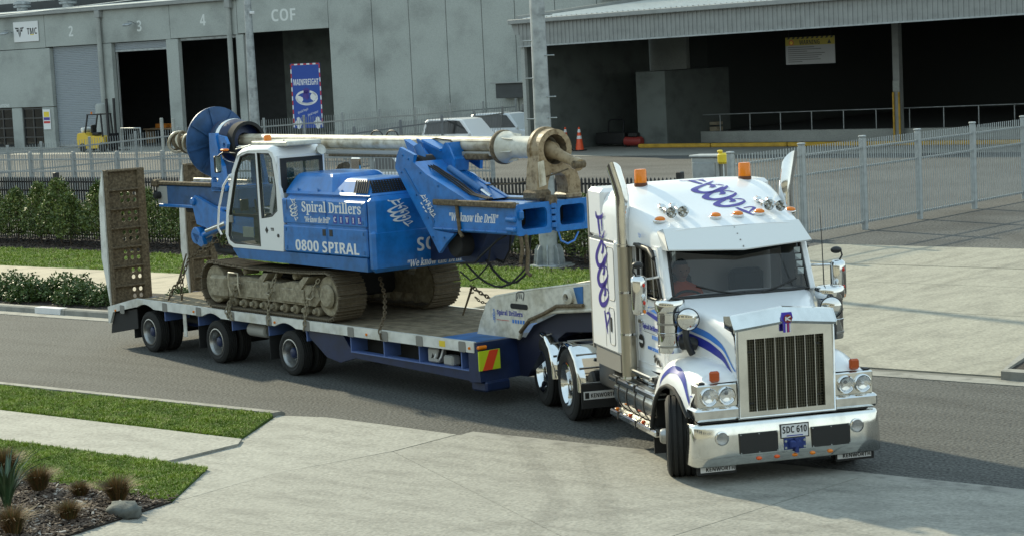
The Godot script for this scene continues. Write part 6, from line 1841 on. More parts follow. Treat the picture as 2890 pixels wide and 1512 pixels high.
	put(o, "arm_horn", sideplate(MB.new(), pts2([[4.86, 3.95], [5.24, 3.8], [5.5, 3.6], [5.5, 3.4], [5.15, 3.5], [4.95, 3.78]]), -0.1, -0.06).done(), D)
	put(o, "ram", MB.new().cyl(Vector3(-0.4, 3.35, 5.62), Vector3(-0.4, 3.85, 5.3), 0.07, 14).done(), D)
	drum(o, "pulley", Vector3(-0.5, 3.56, 5.4), Vector3(-0.2, 3.56, 5.4), 0.15, K)
	put(o, "clamp_block", MB.new().box(Vector3(-0.1, 3.3, 5.4), Vector3(0.1, 3.5, 5.75), 0.04).done(), K)
	var cl := pts2([[5.11, 3.92], [5.57, 3.78], [5.65, 3.88], [5.79, 3.89], [5.81, 3.67], [5.94, 3.63], [5.91, 3.44], [5.66, 3.54], [5.57, 3.58], [5.48, 3.52], [5.18, 3.46], [5.0, 3.45], [5.02, 3.73]])
	put(o, "tube_clamp", sideplate(MB.new(), cl, -0.12, 0.14).done(), B)
	put(o, "tube_clamp", sideplate(MB.new(), cl, 0.36, 0.42).done(), B)
	put(o, "clamp_flange", sideplate(MB.new(), pts2([[5.09, 3.94], [5.57, 3.79], [5.57, 3.75], [5.09, 3.9]]), -0.16, 0.02).done(), B)
	put(o, "clamp_web", sideplate(MB.new(), pts2([[5.05, 3.7], [5.5, 3.62], [5.5, 3.55], [5.05, 3.5]]), -0.05, 0.4).done(), D)
	put(o, "clamp_rib", sideplate(MB.new(), pts2([[5.7, 3.89], [5.76, 3.89], [5.92, 3.62], [5.98, 3.3], [5.93, 3.3], [5.86, 3.56]]), -0.15, -0.12).done(), B)
	# hydraulic parts under the mast
	drum(o, "swivel_drum", Vector3(-0.55, 2.32, 6.35), Vector3(0.1, 2.32, 6.35), 0.19, K)
	put(o, "base_bracket", sideplate(MB.new(), pts2([[6.1, 2.55], [6.9, 2.55], [6.75, 2.3], [6.5, 2.02], [6.2, 2.05]]), -0.3, 0.3).done(), mats["trailer_blue"])
	put(o, "base_bracket", sideplate(MB.new(), pts2([[5.16, 2.4], [6.2, 2.5], [6.3, 2.1], [5.16, 1.98]]), -0.15, 0.5).done(), mats["trailer_blue"])
	var H: Material = mats["rubber_plain"]
	for q in [[[6.3, 2.0], [6.56, 1.81], [6.76, 1.73], [7.0, 1.69], [7.2, 1.7], [7.43, 1.76], [7.62, 1.89], [7.74, 2.0], [7.8, 2.3], [7.8, 2.56], -0.3, 0.017], [[6.2, 2.35], [6.53, 2.05], [6.69, 1.9], [6.91, 1.78], [7.12, 1.73], [7.33, 1.76], [7.48, 1.85], [7.57, 1.95], [7.65, 2.56], -0.1, 0.02], [[6.4, 2.04], [6.75, 2.06], [6.92, 2.18], [7.2, 2.33], [7.43, 2.45], [7.63, 2.52], -0.5, 0.017], [[7.06, 2.3], [6.95, 2.03], [6.87, 1.96], [6.69, 1.82], [6.55, 1.77], [6.3, 1.9], -0.4, 0.013], [[5.7, 2.05], [6.2, 2.12], [6.7, 2.0], [6.9, 2.2], [7.0, 2.55], 0.1, 0.018]]:
		var path := []
		var u: float = q[-2]
		for i in q.size() - 2:
			path.append(Vector3(u + 0.03 * sin(i), q[i][1], q[i][0]))
		put(o, "hydraulic_hose", MB.new().tube(path, q[-1], 7).done(), H)
	for q in [[[6.68, 3.06], [6.7, 2.86], [6.74, 2.55], [6.8, 2.49], -0.725], [[8.02, 2.6], [8.1, 2.5], [8.12, 2.34], [8.06, 2.13], -0.62], [[8.12, 2.55], [8.16, 2.3], [8.12, 2.0], [8.2, 1.95], -0.55]]:
		var path := []
		for i in q.size() - 1:
			path.append(Vector3(q[-1], q[i][1], q[i][0]))
		put(o, "rag_strap", MB.new().tube(path, 0.03, 6).done(), mats["rust"])
	var loop := []
	for q in [[0.1, 2.56], [0.15, 2.4], [0.28, 2.34], [0.42, 2.38], [0.5, 2.5]]:
		loop.append(Vector3(q[0], q[1], 8.1))
	put(o, "safety_chain", MB.new().tube(loop, 0.016, 6).done(), mats["mid_blue_ink"])
	# long telescopic tube
	var a := Vector3(0.2, 3.89, -1.3); var e := Vector3(0.2, 3.845, 6.8)
	var dr := (e - a).normalized()
	var fr := Transform3D(Basis(dr.cross(Vector3.RIGHT).normalized(), dr, dr.cross(Vector3.RIGHT).normalized().cross(dr)), a)
	put(o, "drill_tube", MB.new().cyl(a, e, 0.118, 28).done(), mats["tube_cream"])
	for k in 3:
		var ang := 0.5 + k * TAU / 3
		var off := Vector3(cos(ang), sin(ang), 0) * 0.12
		put(o, "drive_key", MB.new().beam(a + off, e + off, 0.035, 0.02, Vector3(cos(ang), sin(ang), 0)).done(), mats["tube_cream"])
	for z in [3.33, 3.78]:
		var ring := []
		for k in 9:
			var t := PI * k / 8
			ring.append(Vector3(0.2, 3.96 + 0.1 * sin(t), z - 0.17 * cos(t)))
		put(o, "hook_bar", MB.new().tube(ring, 0.014, 6).done(), mats["black_steel"])
	put(o, "lower_rail", MB.new().box(Vector3(0.1, 3.66, 1.6), Vector3(0.3, 3.73, 6.75), 0.01).done(), mats["tank_grey"])
	put(o, "lower_rail", MB.new().box(Vector3(0.08, 3.62, 2.0), Vector3(0.3, 3.66, 4.6), 0.01).done(), mats["rust"])
	put(o, "lower_clip", MB.new().box(Vector3(0.05, 3.6, 5.9), Vector3(0.35, 3.7, 6.5), 0.02).done(), mats["rust"])
	# spring housing and yoke
	var tf := func(c: Vector3): return Transform3D(Basis(Vector3.RIGHT, PI / 2), c)
	put(o, "stop_collar", MB.new().lathe([Vector2(0.12, 0), Vector2(0.26, 0.0), Vector2(0.27, 0.02), Vector2(0.27, 0.07), Vector2(0.25, 0.1), Vector2(0.17, 0.1)], 32, tf.call(Vector3(0.2, 3.8, 6.72))).done(), mats["rust"])
	put(o, "spring_housing", MB.new().lathe([Vector2(0.25, 0), Vector2(0.25, 0.05), Vector2(0.19, 0.2), Vector2(0.172, 0.24), Vector2(0.17, 1.05)], 32, tf.call(Vector3(0.2, 3.8, 6.8))).done(), mats["dirty_white"])
	for k in 6:
		var t := k * TAU / 6 + 0.3
		put(o, "gusset", MB.new().beam(Vector3(0.2 + cos(t) * 0.2, 3.8 + sin(t) * 0.2, 6.83), Vector3(0.2 + cos(t) * 0.17, 3.8 + sin(t) * 0.17, 7.15), 0.012, 0.07, Vector3(-sin(t), cos(t), 0).cross(Vector3.BACK)).done(), mats["dirty_white"])
	var yc := Vector2(0.22, 3.77)
	var yo := PackedVector2Array()
	for k in 17:
		var t := -0.35 + (PI + 0.6) * k / 16
		yo.append(yc + Vector2(cos(t) * 0.33, sin(t) * 0.31))
	yo.append_array(pts2([[-0.14, 3.5], [-0.17, 3.22], [-0.18, 3.16], [0.03, 3.15], [0.06, 3.3], [0.12, 3.42], [0.3, 3.42], [0.4, 3.36], [0.44, 3.2], [0.44, 3.08], [0.69, 3.06], [0.69, 3.25], [0.62, 3.45]]))
	put(o, "yoke", MB.new().prism(hole_poly(yo, [circle(yc, 0.23, 20)]), 7.72, 7.98).done(), C)
	put(o, "yoke_rim", MB.new().lathe([Vector2(0.3, 0), Vector2(0.345, 0), Vector2(0.345, 0.06), Vector2(0.23, 0.07)], 30, Transform3D(Basis(Vector3.RIGHT, PI / 2), Vector3(0.22, 3.77, 7.72))).done(), C)
	put(o, "yoke_cup", MB.new().lathe([Vector2(0.23, 0.26), Vector2(0.21, 0.05), Vector2(0.12, 0.02), Vector2(0.0, 0.0)], 26, Transform3D(Basis(Vector3.RIGHT, PI / 2), Vector3(0.22, 3.77, 7.72))).done(), mats["rust"])
	put(o, "yoke_leg_face", MB.new().prism(pts2([[-0.13, 3.6], [-0.03, 3.62], [0.0, 3.25], [-0.13, 3.22]]), 7.98, 8.0).done(), mats["tube_cream"])
	put(o, "yoke_foot", MB.new().box(Vector3(-0.22, 3.02, 7.66), Vector3(0.08, 3.18, 8.04), 0.04).done(), mats["rust"])
	put(o, "yoke_foot", MB.new().box(Vector3(0.4, 3.0, 7.66), Vector3(0.72, 3.1, 8.0), 0.03).done(), mats["cast_brown"])
	put(o, "shaft", MB.new().lathe([Vector2(0, 0), Vector2(0.13, 0.0), Vector2(0.14, 0.12), Vector2(0.1, 0.2), Vector2(0.085, 0.3), Vector2(0.08, 0.62), Vector2(0.1, 0.66), Vector2(0.095, 0.75), Vector2(0, 0.78)], 18, Transform3D(Basis(Vector3(1, 0, 0), Vector3(0.02, -0.32, 0.94).normalized(), Vector3(1, 0, 0).cross(Vector3(0.02, -0.32, 0.94).normalized())), Vector3(0.22, 3.78, 7.8))).done(), mats["cast_brown"])
	put(o, "shaft_eye", MB.new().lathe([Vector2(0.02, 0), Vector2(0.06, 0.0), Vector2(0.06, 0.2), Vector2(0.02, 0.2)], 12, Transform3D(Basis(Vector3(0, 0, 1), Vector3(-1, 0, 0), Vector3(0, -1, 0)), Vector3(0.33, 3.55, 8.5))).done(), mats["rust"])
	# ropes
	for q in [[[4.51, 3.79], [4.9, 3.71], [5.37, 3.44], [5.81, 3.28], [6.38, 3.21], [7.04, 3.24], [7.69, 3.31], [8.19, 3.42], [8.5, 3.5]], [[4.4, 3.8], [4.69, 3.89], [5.16, 3.94], [5.55, 3.91], [5.68, 3.8]]]:
		var path := []
		for p in q:
			path.append(Vector3(0.1 - (p[0] - 4.4) * 0.02, p[1], p[0]))
		put(o, "wire_rope", MB.new().tube(path, 0.013, 6).done(), mats["rust"])
	put(o, "far_mirror", MB.new().box(Vector3(0.88, 3.24, 1.5), Vector3(0.92, 3.54, 1.78), 0.03).done(), mats["chrome"])
	put(o, "far_mirror_stem", MB.new().cyl(Vector3(0.92, 3.1, 1.64), Vector3(0.92, 3.26, 1.64), 0.02, 7).done(), K)
	put(o, "tool_bag", MB.new().tube([Vector3(0, 3.24, 5.8), Vector3(0.02, 3.16, 5.95), Vector3(0.04, 3.1, 6.15), Vector3(0.08, 3.08, 6.3)], 0.06, 8, 0.03).done(), mat("maroon", lin(0.06, 0.02, 0.025), 0.8))
	# head end at the left: disc, rotary drive, post, beam
	var ax := Transform3D(Basis(Vector3.RIGHT, PI / 2) * Basis(), Vector3(0.1, 3.86, -1.75))
	var db := MB.new().lathe([Vector2(0.1, -0.015), Vector2(0.64, -0.03), Vector2(0.66, -0.01), Vector2(0.66, 0.02), Vector2(0.1, 0.03)], 40, ax)
	put(o, "guard_disc", db.done(), mats["disc_blue"])
	for k in 8:
		var t := k * TAU / 8 + 0.2
		put(o, "disc_rib", MB.new().beam(Vector3(0.1 + cos(t) * 0.12, 3.86 + sin(t) * 0.12, -1.7), Vector3(0.1 + cos(t) * 0.64, 3.86 + sin(t) * 0.64, -1.715), 0.05, 0.014, Vector3(0, 0, 1).cross(Vector3(-sin(t), cos(t), 0))).done(), mats["disc_blue"])
	put(o, "rope_bundle_core", MB.new().cyl(Vector3(0.1, 3.86, -3.25), Vector3(0.1, 3.86, -1.8), 0.12, 14).done(), mats["rust"])
	for k in 9:
		var ring := []
		for j in 16:
			var t := TAU * j / 16
			var r := 0.13 + 0.035 * sin(k * 1.9)
			ring.append(Vector3(0.1 + cos(t) * r, 3.85 + sin(t) * r * 1.2, -3.3 + k * 0.085 + 0.09 * sin(t + k)))
		put(o, "rope_turn", MB.new().tube(ring, 0.028, 6, -1.0, true).done(), mats["tube_cream"] if k % 2 else mats["rust"])
	put(o, "rotary_ring", MB.new().lathe([Vector2(0.15, 0), Vector2(0.37, 0), Vector2(0.4, 0.04), Vector2(0.4, 0.42), Vector2(0.36, 0.5), Vector2(0.33, 0.62), Vector2(0.15, 0.66)], 32, Transform3D(Basis(Vector3.RIGHT, PI / 2), Vector3(0.15, 3.88, -1.5))).done(), mats["trailer_blue"])
	put(o, "rotary_clamp", MB.new().lathe([Vector2(0.3, 0), Vector2(0.36, 0), Vector2(0.36, 0.2), Vector2(0.3, 0.2)], 28, Transform3D(Basis(Vector3.RIGHT, PI / 2), Vector3(0.15, 3.88, -0.9))).done(), K)
	put(o, "ring_sleeve", MB.new().lathe([Vector2(0.405, 0), Vector2(0.41, 0.02), Vector2(0.41, 0.2), Vector2(0.405, 0.22)], 32, Transform3D(Basis(Vector3.RIGHT, PI / 2), Vector3(0.15, 3.88, -1.35))).done(), mats["polished"])
	put(o, "sled_post", sideplate(MB.new(), hole_poly(pts2([[-1.25, 4.05], [-1.03, 4.05], [-0.95, 3.75], [-0.97, 3.62], [-0.84, 3.45], [-0.8, 3.2], [-0.8, 3.0], [-1.27, 2.98]]), [round_rect(Vector2(-1.2, 3.15), Vector2(-1.02, 3.24), 0.02)]), -0.36, -0.28).done(), B)
	put(o, "sled_lug", sideplate(MB.new(), hole_poly(pts2([[-1.03, 4.02], [-0.75, 3.98], [-0.66, 3.85], [-0.72, 3.74], [-0.9, 3.72], [-1.0, 3.8]]), [circle(Vector2(-0.78, 3.83), 0.045, 10)]), -0.33, -0.27).done(), B)
	put(o, "sled_post", sideplate(MB.new(), pts2([[-1.25, 4.0], [-1.03, 4.0], [-0.8, 3.2], [-0.8, 3.0], [-1.27, 2.98]]), 0.5, 0.58).done(), D)
	put(o, "sled_base", MB.new().box(Vector3(-0.36, 2.98, -1.3), Vector3(0.58, 3.08, -0.75), 0.02).done(), B)
	put(o, "mast_section", MB.new().box(Vector3(-0.32, 2.66, -3.38), Vector3(0.55, 3.06, -0.4), 0.025).done(), mats["disc_blue"])
	put(o, "mast_tail", MB.new().box(Vector3(-0.325, 2.67, -3.4), Vector3(0.555, 3.05, -3.0), 0.02).done(), mats["tank_grey"])
	put(o, "mast_rail", MB.new().box(Vector3(-0.35, 3.06, -3.35), Vector3(-0.25, 3.13, -1.3), 0.012).done(), mats["rust"])
	put(o, "mast_rail", MB.new().box(Vector3(0.45, 3.06, -3.35), Vector3(0.55, 3.13, -1.3), 0.012).done(), mats["tube_cream"])
	put(o, "buffer", MB.new().box(Vector3(-0.4, 3.02, -3.5), Vector3(-0.2, 3.16, -3.3), 0.03).done(), mats["rust"])
	drum(o, "pin", Vector3(-0.45, 2.86, -3.3), Vector3(-0.3, 2.86, -3.3), 0.07, K)
	put(o, "mast_flange", MB.new().box(Vector3(-0.36, 2.64, -3.3), Vector3(-0.32, 2.7, -0.6), 0.01).done(), B)
	for q in [[-0.42, -0.34], [0.45, 0.53]]:
		put(o, "boom_plate", sideplate(MB.new(), pts2([[-1.95, 2.8], [-1.83, 2.89], [-0.85, 2.62], [0.4, 2.5], [0.4, 2.2], [-0.93, 2.3], [-1.45, 2.3], [-1.8, 2.36]]), q[0], q[1]).done(), B)
	drum(o, "pin", Vector3(-0.47, 2.78, -1.86), Vector3(-0.3, 2.78, -1.86), 0.075, B)
	drum(o, "lift_ram", Vector3(-0.5, 2.15, -1.75), Vector3(-0.2, 2.15, -1.75), 0.16, B)
	put(o, "lift_ram", MB.new().cyl(Vector3(-0.4, 2.15, -1.6), Vector3(-0.4, 2.45, -0.5), 0.07, 14).done(), B)
	put(o, "ram_rod", MB.new().cyl(Vector3(-0.44, 2.25, -1.4), Vector3(-0.44, 2.42, -0.7), 0.05, 12).done(), mats["chrome"])
	put(o, "ram_foot", sideplate(MB.new(), pts2([[-1.85, 2.2], [-1.5, 2.15], [-1.45, 2.0], [-1.55, 1.95], [-1.7, 2.0]]), -0.5, -0.42).done(), B)
	put(o, "boom_foot", MB.new().box(Vector3(-0.3, 1.95, -0.8), Vector3(0.45, 2.5, 1.0), 0.04).done(), mats["trailer_blue"])
	put(o, "hose_tangle", MB.new().tube([Vector3(-0.35, 2.1, -1.3), Vector3(-0.4, 1.9, -1.1), Vector3(-0.38, 1.88, -0.6), Vector3(-0.3, 2.0, -0.2), Vector3(-0.3, 1.95, 0.5)], 0.05, 8).done(), K)
	put(o, "work_light", MB.new().box(Vector3(-0.3, 2.55, -2.4), Vector3(-0.15, 2.66, -2.1), 0.03).done(), K)

# continuous skin round tapered bones: [a, b, ra, rb]; surface nets on a grid
func skin(bones: Array, cell: float, k := 0.03) -> ArrayMesh:
	var lo := Vector3(1e9, 1e9, 1e9); var hi := -lo
	for q in bones:
		var r := maxf(q[2], q[3]) + cell * 2
		lo = lo.min((q[0] as Vector3).min(q[1]) - Vector3(r, r, r)); hi = hi.max((q[0] as Vector3).max(q[1]) + Vector3(r, r, r))
	var n := Vector3i(((hi - lo) / cell).ceil()) + Vector3i.ONE
	var f := PackedFloat32Array()
	f.resize(n.x * n.y * n.z)
	f.fill(1.0)
	for q in bones:
		var a: Vector3 = q[0]; var b: Vector3 = q[1]
		var r := maxf(q[2], q[3]) + cell * 2 + k
		var i0 := Vector3i(((a.min(b) - Vector3(r, r, r) - lo) / cell).floor()).clamp(Vector3i.ZERO, n - Vector3i.ONE)
		var i1 := Vector3i(((a.max(b) + Vector3(r, r, r) - lo) / cell).ceil()).clamp(Vector3i.ZERO, n - Vector3i.ONE)
		var ab := b - a
		var l2 := maxf(ab.length_squared(), 1e-8)
		for z in range(i0.z, i1.z + 1):
			for y in range(i0.y, i1.y + 1):
				for x in range(i0.x, i1.x + 1):
					var p := lo + Vector3(x, y, z) * cell
					var t := clampf((p - a).dot(ab) / l2, 0, 1)
					var d := p.distance_to(a + ab * t) - lerpf(q[2], q[3], t)
					var id := x + n.x * (y + n.y * z)
					var e := f[id]
					var h := maxf(k - absf(e - d), 0.0) / k
					f[id] = minf(e, d) - h * h * k * 0.25
	var at_v := {}
	var vs := []
	for z in n.z - 1:
		for y in n.y - 1:
			for x in n.x - 1:
				var c := Vector3.ZERO; var m := 0
				var vals := []
				for o in 8:
					vals.append(f[x + (o & 1) + n.x * (y + ((o >> 1) & 1) + n.y * (z + (o >> 2)))])
				var neg := 0
				for q in vals:
					if q < 0:
						neg += 1
				if neg == 0 or neg == 8:
					continue
				for o in 8:
					for ax in 3:
						var o2: int = o | (1 << ax)
						if o2 == o or (vals[o] < 0) == (vals[o2] < 0):
							continue
						var t: float = vals[o] / (vals[o] - vals[o2])
						var p0 := Vector3(o & 1, (o >> 1) & 1, o >> 2); var p1 := Vector3(o2 & 1, (o2 >> 1) & 1, o2 >> 2)
						c += p0.lerp(p1, t); m += 1
				at_v[x + n.x * (y + n.y * z)] = vs.size()
				vs.append(lo + (Vector3(x, y, z) + c / m) * cell)
	var b := MB.new().smooth(1)
	for key in at_v:
		var z: int = key / (n.x * n.y); var y: int = (key / n.x) % n.y; var x: int = key % n.x
		for ax in 3:
			var s := [1, n.x, n.x * n.y]
			var a1: int = s[(ax + 1) % 3]; var a2: int = s[(ax + 2) % 3]
			var p0 := f[key]; var p1 := f[key + s[ax]]
			if (p0 < 0) == (p1 < 0):
				continue
			if not (at_v.has(key - a1) and at_v.has(key - a2) and at_v.has(key - a1 - a2)):
				continue
			var A: Vector3 = vs[at_v[key]]; var B: Vector3 = vs[at_v[key - a1]]; var C: Vector3 = vs[at_v[key - a1 - a2]]; var D: Vector3 = vs[at_v[key - a2]]
			if p0 < 0:
				b.quad(A, B, C, D)
			else:
				b.quad(A, D, C, B)
	return b.done()

func TRX() -> Transform3D:
	return Transform3D(Basis(Vector3.UP, 0.2498), Vector3(3.418, 0, -23.66))

func curve(tab: Array, x: float) -> float:
	for i in tab.size() - 1:
		if x <= tab[i + 1][0]:
			return lerpf(tab[i][1], tab[i + 1][1], clampf((x - tab[i][0]) / (tab[i + 1][0] - tab[i][0]), 0, 1))
	return tab[-1][1]

const HOOD_W := [[-2.3, 0.965], [-2.0, 0.87], [-1.6, 0.75], [-1.2, 0.66], [-0.86, 0.605]]
const HOOD_H := [[-2.3, 2.125], [-2.0, 2.085], [-1.6, 2.01], [-1.2, 1.93], [-0.86, 1.86]]
const LIP := [[-2.5, 0.42], [-2.4, 0.68], [-2.25, 0.9], [-2.05, 1.04], [-1.8, 1.11], [-1.55, 1.1], [-1.32, 1.0], [-1.15, 0.86], [-1.08, 0.8], [-1.06, 0.97], [-0.86, 1.2]]
const FTOP := [[-2.5, 1.0], [-2.3, 1.25], [-2.1, 1.38], [-1.8, 1.45], [-1.4, 1.45], [-1.1, 1.4], [-0.95, 1.33], [-0.86, 1.25]]
const ROOF_W := [[-4.16, 1.2], [-3.8, 1.17], [-3.5, 1.12], [-3.1, 1.04], [-2.7, 1.0], [-2.45, 0.96]]
const ROOF_H := [[-4.16, 3.46], [-3.85, 3.45], [-3.5, 3.36], [-3.1, 3.2], [-2.7, 3.05], [-2.45, 2.955]]

func roof_point(u: float, v: float, lift := 0.0) -> Vector3:
	var w := curve(ROOF_W, v); var h := curve(ROOF_H, v)
	var side := 2.74
	var q := clampf(absf(u) / w, 0, 1)
	return Vector3(u, side + (h - side) * pow(1.0 - pow(q, 5.0), 1.0 / 5.0) + lift, v)

func fender_point(s: float, v: float, a: float, lift := 0.0) -> Vector3:
	var inner := curve(HOOD_W, v) - 0.01
	var outer := 1.17 - 0.05 * smoothstep(-1.2, -0.86, v)
	var lp := curve(LIP, v); var tp := curve(FTOP, v)
	return Vector3(s * (inner + (outer - inner) * pow(cos(a), 0.75) + lift * cos(a)), lp + (tp - lp) * sin(a) + lift * sin(a), v)

func hood_side(s: float, v: float, h: float, lift := 0.0) -> Vector3:
	return Vector3(s * (curve(HOOD_W, v) + 0.012 * clampf((1.9 - h) / 0.6, 0, 1) + lift), h, v)

func build_truck():
	var X := TRX()
	var o := thing("tractor_truck", "white long nosed tractor truck with chrome bumper, twin stacks and blue stripes", "truck", X)
	var Wp: Material = mats["white_paint"]
	var Ch: Material = mats["chrome"]
	var Po: Material = mats["polished"]
	var K: Material = mats["black_plastic"]
	# ---- hood ----
	var rows := []
	for i in 13:
		var v := lerpf(-2.3, -0.86, i / 12.0)
		var w := curve(HOOD_W, v); var h := curve(HOOD_H, v)
		rows.append([Vector3(-w - 0.012, 0.9, v), hood_side(-1, v, h - 0.17), Vector3(-w, h - 0.1, v), Vector3(-w + 0.03, h - 0.035, v), Vector3(-w + 0.1, h - 0.003, v), Vector3(-w * 0.5, h + 0.02, v), Vector3(0, h + 0.035, v),
			Vector3(w * 0.5, h + 0.02, v), Vector3(w - 0.1, h - 0.003, v), Vector3(w - 0.03, h - 0.035, v), Vector3(w, h - 0.1, v), hood_side(1, v, h - 0.17), Vector3(w + 0.012, 0.9, v)])
	put(o, "hood", MB.new().smooth(1).grid(rows, false, true).done(), Wp)
	for s in [-1.0, 1.0]:
		var rr := []
		for i in 30:
			var v := lerpf(-2.5, -0.86, i / 29.0)
			var row := []
			for k in 13:
				row.append(fender_point(s, v, PI / 2 * k / 12.0))
			rr.append(row)
		put(o, "front_fender", MB.new().smooth(1).grid(rr, false, s < 0).done(), Wp)
		var lip := []
		for i in 24:
			var v := lerpf(-2.5, -1.1, i / 23.0)
			lip.append(fender_point(s, v, 0.0, 0.004))
		put(o, "arch_trim", MB.new().tube(lip, 0.028, 7).done(), mats["rubber_plain"] if s < 0 else Ch)
		put(o, "inner_fender", MB.new().box(Vector3(minf(s * 0.5, s * 0.62), 0.5, -2.4), Vector3(maxf(s * 0.5, s * 0.62), 1.55, -1.0)).done(), K)
		put(o, "wheel_house", MB.new().box(Vector3(minf(s * 0.6, s * 1.12), 0.5, -2.48), Vector3(maxf(s * 0.6, s * 1.12), 1.1, -2.42)).done(), K)
		put(o, "cab_mudflap", MB.new().box(Vector3(minf(s * 0.7, s * 1.16), 0.14, -2.47), Vector3(maxf(s * 0.7, s * 1.16), 0.6, -2.45)).done(), mats["rubber_plain"])
		# lamps
		put(o, "lamp_panel", MB.new().box(Vector3(minf(s * 0.62, s * 1.125), 0.955, -1.07), Vector3(maxf(s * 0.62, s * 1.125), 1.235, -0.835), 0.015).done(), Po)
		put(o, "lamp_ledge", MB.new().box(Vector3(minf(s * 0.6, s * 1.17), 0.8, -1.15), Vector3(maxf(s * 0.6, s * 1.17), 0.955, -0.8), 0.03).done(), Ch)
		for u in [0.765, 0.985]:
			var F := Transform3D(Basis(Vector3.RIGHT, PI / 2), Vector3(s * u, 1.09, -0.836))
			var hl := put(o, "headlight", MB.new().lathe([Vector2(0.085, 0.0), Vector2(0.108, 0.0), Vector2(0.112, 0.02), Vector2(0.1, 0.035), Vector2(0.09, 0.03)], 28, F).done(), Ch)
			put(hl, "reflector", MB.new().lathe([Vector2(0.09, 0.028), Vector2(0.07, 0.008), Vector2(0.03, 0.002), Vector2(0, 0.0)], 24, F).done(), Ch)
			put(hl, "bulb", MB.new().ball(Vector3(s * u, 1.09 + (0.0 if u > 0.9 else 0.03), -0.825), Vector3(0.022, 0.022, 0.012)).done(), mats["sign_white"] if u > 0.9 else K)
			put(hl, "lens", MB.new().lathe([Vector2(0.092, 0.03), Vector2(0.07, 0.04), Vector2(0.03, 0.048), Vector2(0, 0.05)], 24, F).done(), mats["lamp_glass"])
		put(o, "indicator", MB.new().box(Vector3(s * 0.895 - 0.06, 1.26, -0.9), Vector3(s * 0.895 + 0.06, 1.39, -0.83), 0.02).done(), mats["orange_lens"])
		put(o, "lamp_cap", MB.new().box(Vector3(s * 1.06 - 0.04, 1.238, -0.95), Vector3(s * 1.06 + 0.04, 1.262, -0.85), 0.008).done(), K)
	# ---- stripes on hood side and fender ----
	for q in [[[[-2.28, 1.87], [-1.9, 1.8], [-1.45, 1.72], [-1.15, 1.6], [-0.88, 1.36]], 0.055, 0.09, "mid_blue_ink"], [[[-2.28, 1.76], [-1.9, 1.68], [-1.45, 1.59], [-1.15, 1.48], [-0.88, 1.26]], 0.055, 0.125, "navy_ink"]]:
		for s in [-1.0, 1.0]:
			var b := MB.new()
			var up := []; var dn := []
			var tab: Array = q[0]
			for i in 40:
				var t := i / 39.0
				var v := lerpf(tab[0][0], tab[-1][0], t)
				var h := smooth_tab(tab, v)
				var w: float = lerpf(q[1], q[2], sin(t * PI * 0.75)) * (1.0 - 0.8 * pow(t, 4.0))
				up.append(hood_side(s, v, h + w / 2, 0.004)); dn.append(hood_side(s, v, h - w / 2, 0.004))
			b.grid([dn, up], false, s > 0)
			put(o, "hood_stripe", b.done(), mats[q[3]])
	for s in [-1.0, 1.0]:
		var lo := []; var hi := []
		for i in 40:
			var t := i / 39.0
			var v := lerpf(-2.12, -1.0, t)
			var a := 0.16 + 0.5 * pow(sin(pow(t, 0.85) * PI), 0.8)
			lo.append(fender_point(s, v, a - 0.13 * sin(pow(t, 0.6) * PI) - 0.02, 0.005)); hi.append(fender_point(s, v, a + 0.13 * sin(pow(t, 0.6) * PI) + 0.02, 0.005))
		put(o, "fender_stripe", MB.new().grid([lo, hi], false, s > 0).done(), mats["navy_ink"])
	# ---- grille ----
	var go := pts2([[-0.615, 0.8], [0.615, 0.8], [0.615, 1.85], [0, 1.92], [-0.615, 1.85]])
	put(o, "grille_shell", MB.new().prism(hole_poly(go, [pts2([[-0.49, 0.87], [0.49, 0.87], [0.49, 1.74], [-0.49, 1.74]])]), -0.98, -0.815).done(), Po)
	put(o, "grille_edge", MB.new().tube([Vector3(-0.615, 0.8, -0.82), Vector3(-0.615, 1.85, -0.82), Vector3(0, 1.92, -0.82), Vector3(0.615, 1.85, -0.82), Vector3(0.615, 0.8, -0.82)], 0.02, 6, -1.0, true).done(), Ch)
	put(o, "grille_back", MB.new().box(Vector3(-0.52, 0.84, -0.97), Vector3(0.52, 1.77, -0.93)).done(), mat("grille_mesh", lin(0.03, 0.028, 0.02), 0.6))
	var fb := MB.new()
	for k in 32:
		fb.box(Vector3(-0.485 + k * 0.0305, 0.865, -0.93), Vector3(-0.475 + k * 0.0305, 1.745, -0.9))
	for k in 26:
		fb.box(Vector3(-0.49, 0.88 + k * 0.034, -0.92), Vector3(0.49, 0.885 + k * 0.034, -0.895))
	stuff(put(o, "grille_mesh", fb.done(), mat("mesh_wire", lin(0.11, 0.1, 0.065), 0.45, 0.4)))
	for k in 7:
		put(o, "grille_bar", MB.new().cyl(Vector3(-0.372 + k * 0.128, 0.83, -0.86), Vector3(-0.372 + k * 0.128, 1.79, -0.86), 0.0065, 8).done(), Ch)
	for q in [[-0.43, 1.58], [0.43, 1.62], [-0.43, 0.96], [0.43, 1.0]]:
		put(o, "mesh_clip", MB.new().box(Vector3(q[0] - 0.03, q[1] - 0.01, -0.89), Vector3(q[0] + 0.03, q[1] + 0.01, -0.87)).done(), K)
	# stone shield on the hood nose
	put(o, "nose_shield", MB.new().grid([[Vector3(-0.655, 1.84, -0.8), Vector3(0, 1.91, -0.76), Vector3(0.655, 1.84, -0.8)], [Vector3(-0.655, 1.87, -0.785), Vector3(0, 1.94, -0.745), Vector3(0.655, 1.87, -0.785)], [Vector3(-0.65, 2.02, -0.9), Vector3(0, 2.09, -0.87), Vector3(0.65, 2.02, -0.9)], [Vector3(-0.64, 2.03, -0.94), Vector3(0, 2.1, -0.92), Vector3(0.64, 2.03, -0.94)]]).done(), mats["polished"])
